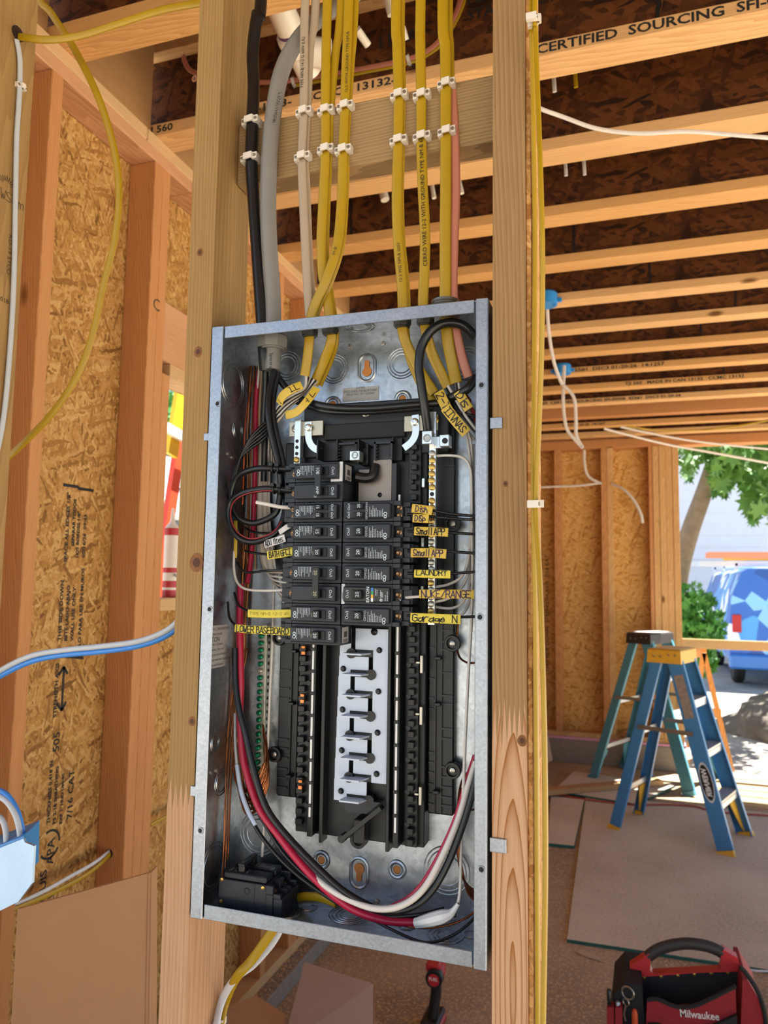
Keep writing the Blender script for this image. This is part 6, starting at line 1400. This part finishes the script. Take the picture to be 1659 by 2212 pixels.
# tool tote
YB_ = 1.80
def b3(px, py, y=YB_): return OY(px, py, y)
BF = plain('black_canvas', '17171a', 0.85, var=0.15, scale=120, bump=0.3); RF = plain('red_canvas', '86161f', 0.8, var=0.1, scale=120, bump=0.3); RP = plain('red_plastic', 'b3252b', 0.42); GRIP = plain('dark_grey_rubber', '2c2b2b', 0.6, bump=0.3, scale=200)
tb = empty('tool_tote', (0.66, YB_, 0), 'red and black canvas tool tote with a curved grip on the floor', 'tool bag')
L_, R_ = b3(1366, 2105), b3(1598, 2092)
obj('divider', G().prism([(L_.x + .01, 0.01), (R_.x, 0.01), (R_.x, R_.z), (L_.x, L_.z)], YB_ - 0.012, YB_ + 0.012, 'y'), BF, tb)
hb = obj('handle_frame', G().prism([oyp(a, b, YB_) for a, b in ((1365, 2106), (1360, 2082), (1372, 2074), (1402, 2054), (1405, 2064), (1404, 2090), (1410, 2098), (1552, 2090), (1556, 2082), (1556, 2052), (1562, 2046), (1592, 2064), (1596, 2080), (1596, 2092), (1500, 2096))], YB_ - 0.018, YB_ + 0.018, 'y'), RP, tb)
obj('grip', G().tube([b3(a, b) for a, b in ((1400, 2066), (1420, 2052), (1450, 2042), (1485, 2038), (1520, 2042), (1545, 2050), (1560, 2058))], 0.017, 12, 0.020), GRIP, hb)
for i in range(6):
    p = b3(1392 + i * 36, 2112 - i * 2.4, YB_ - 0.0125); obj('brass_rivet', G().lathe([(0.0001, .001), (0.0055, .001), (0.005, -.002), (0.0001, -.003)], (p.x, YB_ - 0.0125, p.z), (0, 1, 0), 14), BRASS, tb)
yf_ = YB_ - 0.11
fp = [OY(a, b, yf_) for a, b in ((1398, 2158), (1420, 2156), (1460, 2172), (1500, 2170), (1540, 2152), (1588, 2128))]
obj('front_pocket', G().prism([(p.x, p.z) for p in fp] + [(fp[-1].x, 0.01), (fp[0].x - .02, 0.01)], yf_ - 0.01, yf_ + 0.004, 'y'), RF, tb)
obj('pocket_trim', G().tube([p + Vector((0, -.008, .001)) for p in fp], 0.006, 8), BF, tb)
fp2 = [p + Vector((0, -.012, -.062 - .01 * i / 5)) for i, p in enumerate(fp)]
obj('lower_pocket', G().prism([(p.x, p.z) for p in fp2] + [(fp2[-1].x, 0.01), (fp2[0].x - .02, 0.01)], yf_ - 0.024, yf_ - 0.011, 'y'), BF, tb)
text('Milwaukee', 0.030, OY(1468, 2189, yf_ - 0.012), (1, 0, .09), (-.09, 0, 1), plain('white_stitching', 'd8cfcb', 0.6), tb, bold=0.0004, sx=0.85)
for s_, e in (('left', [(1386, 2108), (1350, 2102), (1326, 2128), (1318, 2212), (1316, 2300), (1400, 2300)]), ('right', [(1598, 2094), (1608, 2096), (1640, 2150), (1652, 2220), (1655, 2300), (1590, 2300)])):
    obj('end_panel', G().prism([oyp(a, b, YB_ - .05) for a, b in e], YB_ - 0.11, YB_ + 0.10, 'y'), BF if s_ == 'left' else RF, tb)
obj('end_trim', G().tube([OY(a, b, YB_ - .11) for a, b in ((1598, 2090), (1610, 2100), (1636, 2140), (1652, 2190), (1658, 2260))], 0.007, 8), BF, tb)
for px, c_ in ((1318, RF), (1336, RF)):
    obj('side_sleeve', G().prism([oyp(a, b, YB_ - .13) for a, b in ((px - 7, 2172), (px + 8, 2170), (px + 10, 2300), (px - 8, 2300))], YB_ - .145, YB_ - .112, 'y'), c_, tb)
obj('snap_ring', G().ring(OY(1356, 2145, YB_ - .12), (0.3, 1, 0), 0.018, 0.0028, 24, 6).ring(OY(1352, 2165, YB_ - .12), (0.6, 1, 0), 0.010, 0.0026, 18, 6).tube([OY(a, b, YB_ - .121) for a, b in ((1352, 2172), (1348, 2190), (1352, 2205))], 0.004, 8), ZINC, tb)
for px, py, c_, lb in ((1316, 2140, BLKW, 'black marker standing in the left sleeve of the tote'), (1335, 2166, plain('steel_tool', '9aa0a6', 0.35, 0.7), 'silver-ended tool standing in the tote sleeve')):
    q = OY(px, py, YB_ - .128); o = obj('marker', G().lathe([(0.0001, 0), (0.006, 0), (0.006, 0.07), (0.0075, 0.072), (0.0075, 0.10), (0.005, 0.104), (0.0001, 0.104)], (q.x, q.y, q.z - 0.10), (0, 0, 1), 14), c_); tag(o, lb, 'pen')
o = obj('screwdriver', G().lathe([(0.0001, 0), (0.007, 0), (0.009, .01), (0.009, .06), (0.006, .075), (0.0001, .078)], OY(1372, 2235, YB_ - .13), (0, -.1, 1), 12), plain('orange_handle', 'c2502a', 0.4)); tag(o, 'orange tool handle poking up at the lower left of the tote', 'screwdriver')
# cordless driver
YD = 1.80
dr = empty('cordless_driver', (OY(930, 2212, YD).x, YD, 0), 'red and black cordless driver standing on its battery', 'power tool')
c_ = OY(941, 2108, YD); cx, cz = c_.x, c_.z
obj('motor_cap', G().lathe([(0.0001, -.010), (0.021, -.010), (0.021, -.006), (0.030, -.006), (0.030, .02), (0.0001, .02)], (cx, YD - .02, cz), (0, 1, 0), 22), plain('black_rubber_tool', '1a1a1b', 0.5), dr)
fc = obj('badge', G().cyl((cx, YD - .0315, cz), (cx, YD - .029, cz), 0.0205, n=22), RP, dr)
text('FUEL', 0.0145, (cx, YD - .0318, cz + .003), (1, 0, 0), (0, 0, 1), MATS['white_stitching'], fc, align='CENTER', bold=0.0003)
obj('motor_housing', G().lathe([(0.0001, 0), (0.029, 0), (0.031, .03), (0.030, .08), (0.022, .10), (0.014, .13), (0.0001, .13)], (cx, YD, cz), (-.15, 1, 0), 20).box(cx - .034, cx + .016, YD - .01, YD + .07, cz + .01, cz + .042, .006), RP, dr)
g = G(); hp = [(cx - .006, YD + .02, cz - .02), (cx - .004, YD + .025, cz - .06), (cx - .010, YD + .015, cz - .12), (cx - .014, YD + .01, cz - .15)]
obj('handle', G().tube(hp, 0.017, 12, 0.022), MATS['black_rubber_tool'], dr)
obj('trigger', G().box(cx - .012, cx + .008, YD + .045, YD + .060, cz - .055, cz - .025, .004), RP, dr)
obj('battery', G().box(cx - .052, cx + .022, YD - .03, YD + .08, 0.0, cz - .155, .008), RP, dr)
obj('battery_trim', G().box(cx - .046, cx + .016, YD - .034, YD + .085, cz - .160, cz - .140, .006), MATS['black_rubber_tool'], dr)

# loose boards on the floor
GE = plain('green_edge_paint', '1f5a50', 0.7)
def board(poly, z, t_, label, m=PLYF, edges=()):
    o = obj('floor_board', G().prism([(p.x, p.y) for p in poly], z, z + t_, 'z'), m); tag(o, label, 'board', 'loose sheets on the floor')
    for i in edges:
        p, q = poly[i], poly[(i + 1) % len(poly)]; d = (q - p).xy.normalized(); n = Vector((d.y, -d.x)) 
        obj('painted_edge', G().sheet([Vector((p.x + n.x * .0004, p.y + n.y * .0004, z + .0005)), Vector((q.x + n.x * .0004, q.y + n.y * .0004, z + .0005)), Vector((q.x + n.x * .0004, q.y + n.y * .0004, z + t_ - .0005)), Vector((p.x + n.x * .0004, p.y + n.y * .0004, z + t_ - .0005))], 0.0012, (n.x, n.y, 0)), GE, o)
    return o
board([OZ(1225, 2036), Vector((1.9, 2.66, 0)), Vector((1.9, 4.95, 0)), OZ(1266, 1722)], 0.0005, 0.014, 'large trodden floor sheet under the ladder, dusty with a green near edge', PLYF, (0,))
board([OZ(1183, 1824, .01), OZ(1240, 1830, .01), OZ(1262, 1730, .01), OZ(1190, 1722, .01)], 0.0005, 0.018, 'narrow green-edged sheet lying left of the large floor sheet', PLYF, (0, 1))
board([OZ(1195, 1710, .02), OZ(1370, 1738, .02), OZ(1458, 1700, .02), OZ(1240, 1668, .02)], 0.0160, 0.012, 'small green-edged sheet lying under the ladders by the far wall', PLYF, (0, 1))
o = obj('plank', G().bar(OZ(1150, 1712, .05), OZ(1425, 1688, .05), 0.089, 0.036, (0, 0, 1)), wood('loose_plank', 'c39b6c', '8d6a42', 'x', 60)); tag(o, 'tan plank lying across the small sheet by the far wall', 'plank')
o = obj('plank', G().sheet([OY(1160, 1660, 5.2), OY(1193, 1642, 5.2), OY(1178, 1560, 5.5), OY(1166, 1470, 5.85), OY(1160, 1470, 5.85)], 0.012, (0, 1, 0)), plain('white_board', 'c9c2b8', 0.6)); tag(o, 'pale board leaning on the far wall behind the right stud', 'plank')
for i in range(5):
    x0 = 1.02 + 0.02 * i; y = 5.08 + i * 0.17
    o = obj('plank', G().box(x0, x0 + 1.3, y, y + 0.13, 0.0005, 0.036, .003), wood('sunlit_plank', 'd8bd92', 'b3925f', 'x', 60)); tag(o, 'loose deck board in the opening at right, %s of five' % ('first', 'second', 'third', 'fourth', 'last')[i], 'plank', 'deck boards in the opening')
cord = [OZ(a, b, .022) for a, b in ((1150, 1700), (1215, 1718), (1290, 1730), (1370, 1738), (1440, 1738), (1500, 1742), (1540, 1752), (1600, 1758), (1720, 1764))]
tag(obj('power_cord', G().tube(cord, 0.0055, 8), plain('red_cord', 'a83a30', 0.5)), 'thin red cord snaking across the floor behind the ladder', 'cord')
tag(obj('power_cord', G().tube([OZ(a, b, .02) for a, b in ((1590, 2086), (1625, 2096), (1660, 2098), (1720, 2100))], 0.004, 8), plain('white_cord', 'd6d6d6', 0.5)), 'white cord on the floor right of the tool tote', 'cord')
p = OY(1400, 1590, 5.2); sp_ = empty('spray_can', (p.x + .01, 5.72, 0.0), 'small blue and white can behind the ladders', 'can'); obj('can', G().lathe([(.0001, 0), (.033, 0), (.033, .17), (.024, .185), (.0001, .185)], (0, 0, 0), (0, 0, 1), 18), LB1, sp_, local=True); obj('cap', G().lathe([(.0001, .185), (.022, .185), (.022, .23), (.0001, .232)], (0, 0, 0), (0, 0, 1), 18), ST, sp_, local=True)
# sill clutter: sealant cartridge in the window opening
ps = OX(366, 1287, XL - 0.05); ct = empty('sealant_cartridge', (XL - 0.05, ps.y, ZS), 'red and white sealant cartridge standing on the window sill', 'cartridge')
for r0, z0, z1, m in ((.0225, 0, .05, RP), (.0226, .022, .03, ST), (.0225, .05, .075, ST), (.0226, .075, .09, RP), (.0225, .09, .19, ST), (.0226, .19, .212, RP)):
    obj('band', G().cyl((0, 0, z0 + .0003), (0, 0, z1), r0, n=20), m, ct, local=True)
obj('nozzle', G().lathe([(.0222, .2125), (.016, .222), (.008, .232), (.0035, .275), (.0001, .276)], (0, 0, 0), (0, 0, 1), 18), ST, ct, local=True)
text('PRO', 0.016, (0.0235, -.004, .066), (0, 1, 0), (0, 0, 1), INK, ct, local=True, align='CENTER')
# shavings and dust flecks
g = G(); rn = random.Random(11)
for i in range(7500):
    if i < 1500: x = XL + 0.0 + rn.random() ** 1.5 * 0.10; y = rn.uniform(0.6, 3.2); z = ZP - 0.038 + 0.002 if x < XL + .05 else 0.001
    else: x = rn.uniform(-0.6, 1.7); y = 1.0 + rn.random() ** 1.6 * 4.2; z = 0.0012 if not (x > .24 and 2.62 < y < 4.95) else 0.0152
    l = rn.uniform(.003, .012) * (1.6 if i < 1500 else 1); w = rn.uniform(.0012, .004); a = rn.uniform(0, 6.3); h = rn.uniform(.0005, .004)
    d = Vector((math.cos(a), math.sin(a), 0)); e = Vector((-d.y, d.x, 0)) * w / 2; c = Vector((x, y, z)); k = len(g.v)
    g.v += [tuple(c - d * l / 2 - e), tuple(c - d * l / 2 + e), tuple(c + e + Vector((0, 0, h))), tuple(c - e + Vector((0, 0, h))), tuple(c + d * l / 2 + e + Vector((0, 0, h * .3))), tuple(c + d * l / 2 - e + Vector((0, 0, h * .3)))]
    g.f += [(k, k + 1, k + 2, k + 3), (k + 3, k + 2, k + 4, k + 5)]
o = obj('wood_shavings', g, plain('shavings', 'd3b07c', 0.85, var=0.25, scale=30), ang=0); tag(o, 'scattered wood shavings and sawdust on the floor', 'shavings', kind='stuff')
o = obj('wood_chip', G().sheet([OZ(a, b, .003) for a, b in ((1242, 2056), (1262, 2053), (1285, 2064), (1307, 2080), (1290, 2074), (1262, 2066))], .003, (0, 0, 1)), plain('pale_chip', 'b9a68a', .8)); tag(o, 'pale splinter of wood on the floor left of the tool tote', 'wood chip')
# ================================================================== OUTSIDE
SIDING = plain('white_siding', 'c9ced6', 0.7, var=0.03, scale=3)
LEAF = plain('maple_leaf_green', '4f7d2a', 0.55, var=0.25, scale=3); LEAF2 = plain('bush_green', '4a8a35', 0.6, var=0.25, scale=4)
BARK = plain('grey_brown_bark', '7c6d5c', 0.9, var=0.2, scale=12, bump=0.6)
YH = 20.0
hs = empty('neighbour_house', (3.5, YH, -0.15), 'white sided house behind the tree', 'building')
g = G(); zt0 = OY(1470, 1030, YH).z; zz = -0.15; rows_ = []
x0h, x1h = -3.0, 12.0
while zz < zt0 + 2.2:
    h = 0.30
    xa = x0h if zz < zt0 - 0.3 else x0h + (zz - zt0 + 0.3) * 2.6
    obj('siding_board', G().prism([(YH, zz), (YH - 0.025, zz), (YH - 0.004, zz + h), (YH, zz + h)], xa, x1h, 'x'), SIDING, hs); zz += h
obj('gable_body', G().prism([(x0h, -0.15), (x1h, -0.15), (x1h, zt0 + 2.2), (x0h + 6.5, zt0 + 2.2), (x0h, zt0 - 0.3)], YH + 0.001, YH + 5, 'y'), SIDING, hs)
obj('roof_edge', G().bar(Vector((x0h - .4, YH - .2, zt0 - .42)), Vector((x0h + 6.6, YH - .2, zt0 + 2.28)), 0.5, 0.14, (0, 0, 1)), plain('white_trim', 'd9dbdd', 0.6), hs)
obj('band_board', G().box(x0h, x1h, YH - .05, YH - .027, OY(1560, 1225, YH).z, OY(1560, 1212, YH).z), MATS['white_trim'], hs)
def leafmesh(n, sampler, size, rn):
    g = G()
    star = [(0, -.5), (.12, -.18), (.5, -.22), (.28, .02), (.42, .3), (.14, .2), (0, .55), (-.14, .2), (-.42, .3), (-.28, .02), (-.5, -.22), (-.12, -.18)]
    for _ in range(n):
        c = sampler(rn); a = Vector((rn.gauss(0, 1), rn.gauss(0, 1), rn.gauss(0, .6))).normalized(); b = a.orthogonal().normalized(); b = (Matrix.Rotation(rn.uniform(0, 6.28), 3, a) @ b); e = a.cross(b)
        s = size * rn.uniform(.6, 1.25); k = len(g.v)
        g.v += [tuple(c + b * (p[0] * s) + e * (p[1] * s) + a * (abs(p[0]) * s * .2)) for p in star]; g.f.append(tuple(range(k, k + len(star))))
    return g
tr = empty('maple_tree', OY(1440, 1395, 10.0).xy.to_3d() + Vector((0, 0, -.15)), 'leaning grey-barked tree with overhanging green leaves in the opening', 'tree')
TP = [OY(1440, 1420, 10.0), OY(1466, 1240, 10.0), OY(1490, 1150, 10.0), OY(1522, 1060, 9.9), OY(1546, 980, 9.8), OY(1562, 880, 9.7), OY(1575, 760, 9.6)]
obj('trunk', G().tube(TP, [0.145 - .0025 * i for i in range(31)], 12, sub=5), BARK, tr)
for P_ in ([TP[3], OY(1570, 1020, 9.6), OY(1640, 990, 9.2), OY(1720, 985, 8.8)], [TP[4], OY(1500, 940, 9.4), OY(1440, 900, 9.0)], [TP[4], OY(1620, 960, 9.4), OY(1720, 960, 9.0)]):
    obj('branch', G().tube(P_, 0.05, 8), BARK, tr)
def canopy(rn):
    while True:
        px = rn.uniform(1420, 1780); py = rn.uniform(930, 1150)
        lim = 1010 + max(0, (px - 1500)) * 0.75 + 30 * math.sin(px * .09)
        if px < 1480: lim = 1000
        if py < lim: return OY(px, py, rn.uniform(7.6, 10.4)) + Vector((0, 0, rn.uniform(0, .5) if rn.random() < .3 else 0))
obj('foliage', leafmesh(1500, canopy, 0.20, random.Random(4)), LEAF, tr, ang=0)['kind'] = 'stuff'
def crown2(rn): return Vector((rn.uniform(1.0, 6.0), rn.uniform(7.8, 12.5), rn.uniform(3.6, 5.6)))
obj('upper_foliage', leafmesh(320, crown2, 0.30, random.Random(5)), LEAF, tr, ang=0)['kind'] = 'stuff'
bu = empty('bush', OY(1500, 1450, 9.3).xy.to_3d() + Vector((0, 0, -.15)), 'bright green bush at the left side of the opening', 'bush')
cb_ = OY(1498, 1355, 9.3)
def bush(rn):
    d = Vector((rn.gauss(0, 1), rn.gauss(0, 1), rn.gauss(0, 1))).normalized() * rn.random() ** .4
    return Vector((cb_.x + d.x * .42 - .05, cb_.y + d.y * .4, cb_.z + d.z * .62 - .05))
obj('foliage', leafmesh(900, bush, 0.13, random.Random(6)), LEAF2, bu, ang=0)['kind'] = 'stuff'
obj('stem', G().tube([Vector((cb_.x - .08, cb_.y, -.15)), Vector((cb_.x - .1, cb_.y, .5)), Vector((cb_.x - .05, cb_.y, 1.25))], 0.03, 8), plain('dark_stem', '4a4038', .9), bu)
# van
YV = 13.0
vx = OY(1572, 1300, YV).x; zr = OY(1600, 1228, YV).z; zg = -0.15
VB = plain('blue_van_paint', '2d6fc0', 0.35, var=0.1, scale=2, coat=0.3)
def van_mat():
    m, t, b = base('blue_van_wrap'); L = t.links.new
    tc = nd(t, 'ShaderNodeTexCoord'); vo = nd(t, 'ShaderNodeTexVoronoi'); vo.inputs['Scale'].default_value = 3.2; L(tc.outputs['Object'], vo.inputs['Vector'])
    sp = nd(t, 'ShaderNodeSeparateColor'); L(vo.outputs['Color'], sp.inputs[0]); rp = nd(t, 'ShaderNodeValToRGB'); cr = rp.color_ramp; cr.interpolation = 'CONSTANT'
    cr.elements[0].color = hexc('2a62b8'); cr.elements[1].position = .45; cr.elements[1].color = hexc('4a97dc')
    for ps_, c_ in ((.66, 'dfe8f2'), (.82, '1f4f9c'), (.93, '7fb9ea')): e = cr.elements.new(ps_); e.color = hexc(c_)
    L(sp.outputs[0], rp.inputs[0]); L(rp.outputs[0], b.inputs['Base Color']); b.inputs['Roughness'].default_value = .35
    return m
VM = van_mat()
vn = empty('van', (vx + 1.2, YV + 1, zg), 'blue van with a white patterned wrap and roof rack beyond the opening', 'van')
zr0 = zr - zg
prof = [(vx + .02, zg + .45), (vx + .0, zg + .9), (vx + .06, zr - .5), (vx + .22, zr - .06), (vx + .34, zr), (vx + 1.7, zr), (vx + 1.84, zr - .06), (vx + 1.98, zr - .5), (vx + 2.02, zg + .9), (vx + 2.0, zg + .45)]
obj('body', G().prism(prof, YV, YV + 4.6, 'y'), VM, vn)
obj('bumper', G().box(vx - .01, vx + 2.03, YV - .08, YV + .02, zg + .32, zg + .56, .03), VB, vn)
obj('rear_window', G().box(vx + 1.1, vx + 1.75, YV - .01, YV + .01, zr - .65, zr - .2, .01), plain('dark_glass', '20262c', 0.1), vn)
obj('tail_light', G().box(vx + .42 - .36, vx + .2, YV - .02, YV + .03, zg + .92, zg + 1.22, .01), plain('red_lens', 'a81822', 0.25), vn)
obj('tail_light', G().box(vx + 1.84, vx + 1.98, YV - .02, YV + .03, zg + .92, zg + 1.22, .01), MATS['red_lens'], vn)
for x in (vx + .12, vx + 1.72):
    for y in (YV + .8, YV + 3.8): obj('wheel', G().lathe([(.10, 0), (.33, .01), (.36, .05), (.36, .15), (.33, .19), (.10, .19)], (x, y, zg + .36), (1, 0, 0), 22), plain('tyre', '1b1b1c', .8), vn)
for y in (YV + .4, YV + 2.2, YV + 3.8): obj('rack_bar', G().bar(Vector((vx + .15, y, zr + .08)), Vector((vx + 1.9, y, zr + .08)), .04, .05).bar(Vector((vx + .2, y, zr - .02)), Vector((vx + .2, y, zr + .1)), .04, .04, (1, 0, 0)), MATS['white_trim'], vn)
for i, (c_, z, nm) in enumerate((('d98a6a', .24, 'salmon'), ('e0b02a', .22, 'yellow'), ('d9d9d6', .12, 'white'))):
    t = empty('extension_ladder', (vx + .4, YV + 1, zr + z), '%s ladder lying on the roof rack of the blue van' % nm, 'ladder', 'ladders on the van')
    m = plain('ladder_' + nm, c_, .5); xo = vx - .28 + (.35 if i == 1 else 0)
    for y in (YV + .1 + i * .6, YV + .5 + i * .6): obj('rail', G().box(xo, xo + 2.3, y, y + .04, zr + z - .05, zr + z + .045), m, t)
    for k in range(8): obj('rung', G().box(xo + .12 + k * .28, xo + .15 + k * .28, YV + .14 + i * .6, YV + .5 + i * .6, zr + z - .015, zr + z + .015), m, t)
# spoil heap
g = G(); cx_, cy_ = OZ(1620, 1500, 0).x + .6, 9.0; n, m_ = 40, 12; rn = random.Random(9)
for j in range(m_ + 1):
    for i in range(n):
        a = 2 * math.pi * i / n; r = 1.35 * (1 - j / m_) * (1 + .12 * math.sin(3 * a + j)); h = .62 * math.sin(math.pi / 2 * j / m_) + rn.uniform(-.025, .025) * (j < m_)
        g.v.append((cx_ + r * math.cos(a), cy_ + r * .7 * math.sin(a), -.151 + h))
g.f = [(j * n + i, j * n + (i + 1) % n, (j + 1) * n + (i + 1) % n, (j + 1) * n + i) for j in range(m_) for i in range(n)]
tag(obj('spoil_heap', g, floor_mat('dark_earth', '6b655c', '8d867a', '4a453d', 1.5), ang=60), 'heap of dark earth outside the opening', 'heap')
# sawhorse
SW = wood('sawhorse_fir', 'd39a5c', '9a642f', 'z', 60)
ys = 6.75; sh = empty('sawhorse', OY(1530, 1560, ys).xy.to_3d() + Vector((0, 0, -.15)), 'rough wooden sawhorse just outside behind the ladder', 'sawhorse')
ta, tb_ = OY(1482, 1412, ys + .4), OY(1520, 1405, ys - .2)
obj('beam', G().bar(ta, tb_, .05, .10), SW, sh)
for e, dx in ((ta, -.16), (ta, .20), (tb_, -.18), (tb_, .22)): obj('leg', G().bar(e + Vector((0, 0, -.02)), Vector((e.x + dx, e.y, -.151)), .04, .085, (0, 1, 0)), SW, sh)
obj('brace', G().bar(tb_ + Vector((-.11, -.03, -.55)), tb_ + Vector((.13, -.03, -.55)), .02, .08), SW, sh)
# guard rail across the opening
obj('guard_rail', G().box(fx(1470) + .001, 2.45, YF + .01, YF + .048, OY(1480, 1400, YF).z, OY(1480, 1380, YF).z, .002), W_POST if False else wood('rail_fir', 'd8b27e', 'ab8350', 'x', 60), wf)
# outside the window in the left wall
XO = -2.2
el = empty('extension_ladder', OX(366, 1290, XO).xy.to_3d() + Vector((0, 0, -.15)), 'orange and yellow extension ladder leaning outside the window', 'ladder')
ORG = plain('orange_fibreglass', 'e0482a', .4); YLL = plain('yellow_fibreglass', 'e6c21e', .4)
ra, rb = OX(352, 1200, XO), OX(412, 800, XO)
for k, (m, dd) in enumerate(((ORG, Vector((0, 0, 0))), (ORG, Vector((-.1, .42, .05))))): obj('rail', G().bar(Vector((ra.x, ra.y + (ra.y - rb.y) / (rb.z - ra.z) * (ra.z + .15), -.152)) + Vector((dd.x, dd.y, 0)), rb + (rb - ra) * .6 + dd, .035, .085, (0, 1, 0)), m, el)
fa, fb_ = OX(374, 985, XO + .06), OX(404, 790, XO + .06)
for k, dd in enumerate((Vector((0, -.02, 0)), Vector((-.1, .40, .05)))): obj('fly_rail', G().bar(fa + dd, fb_ + (fb_ - fa) * 1.5 + dd, .03, .10, (0, 1, 0)), YLL, el)
for k in range(9):
    c = ra + (rb - ra) * (-.7 + k * .26); obj('rung', G().cyl(c, c + Vector((-.1, .42, .05)), .018, n=10), LWH, el)
pt_ = OX(385, 942, XO + .1); obj('white_strap', G().bar(pt_ + Vector((0, -.35, .06)), pt_ + Vector((0, .35, -.04)), .03, .06, (0, 0, 1)), ST, el)
n2 = empty('neighbour_house', (-8.5, 9.0, -.15), 'grey-roofed house seen through the window beside the panel', 'building')
xe = -6.4; ze = OX(385, 1100, xe).z
obj('wall', G().box(xe - 3.6, xe, 4, 12.5, -.15, ze - .1), plain('slate_siding', '5d646c', .8), n2)
obj('gutter', G().box(xe, xe + .35, 3.6, 12.9, ze - .18, ze + .08, .02), MATS['white_trim'], n2)
obj('roof', G().prism([(xe + .3, ze + .08), (xe - 1.8, ze + 1.3), (xe - 3.9, ze + .08)], 3.6, 12.9, 'y'), plain('grey_shingles', '8f959d', .9, var=.15, scale=30), n2)
def tree2(rn): d = Vector((rn.gauss(0, 1), rn.gauss(0, 1), rn.gauss(0, 1))).normalized() * rn.random() ** .4; c = OX(372, 870, -11); return c + Vector((d.x * 1.6, d.y * 2.2, d.z * 1.5))
t2 = empty('garden_tree', OX(372, 870, -11).xy.to_3d() + Vector((0, 0, -.15)), 'green tree crown high up in the window view', 'tree')
obj('foliage', leafmesh(700, tree2, .34, random.Random(8)), LEAF2, t2, ang=0)['kind'] = 'stuff'
obj('trunk', G().cyl(OX(372, 870, -11).xy.to_3d() + Vector((0, 0, -.15)), OX(372, 870, -11), .18, .1, 10), BARK, t2)
b2 = empty('hedge_plant', OX(385, 1170, -4.6).xy.to_3d() + Vector((0, 0, -.15)), 'low green plant outside the window', 'bush')
def plant2(rn): d = Vector((rn.gauss(0, 1), rn.gauss(0, 1), rn.gauss(0, 1))).normalized() * rn.random() ** .4; c = OX(388, 1210, -4.6); return c + Vector((d.x * .5, d.y * .7, d.z * .35))
obj('foliage', leafmesh(350, plant2, .14, random.Random(10)), LEAF2, b2, ang=0)['kind'] = 'stuff'
c = OX(388, 1210, -4.6); obj('stem', G().cyl(c.xy.to_3d() + Vector((0, 0, -.15)), c, .02, .01, 8), MATS['dark_stem'], b2)
bpy.context.view_layer.update()
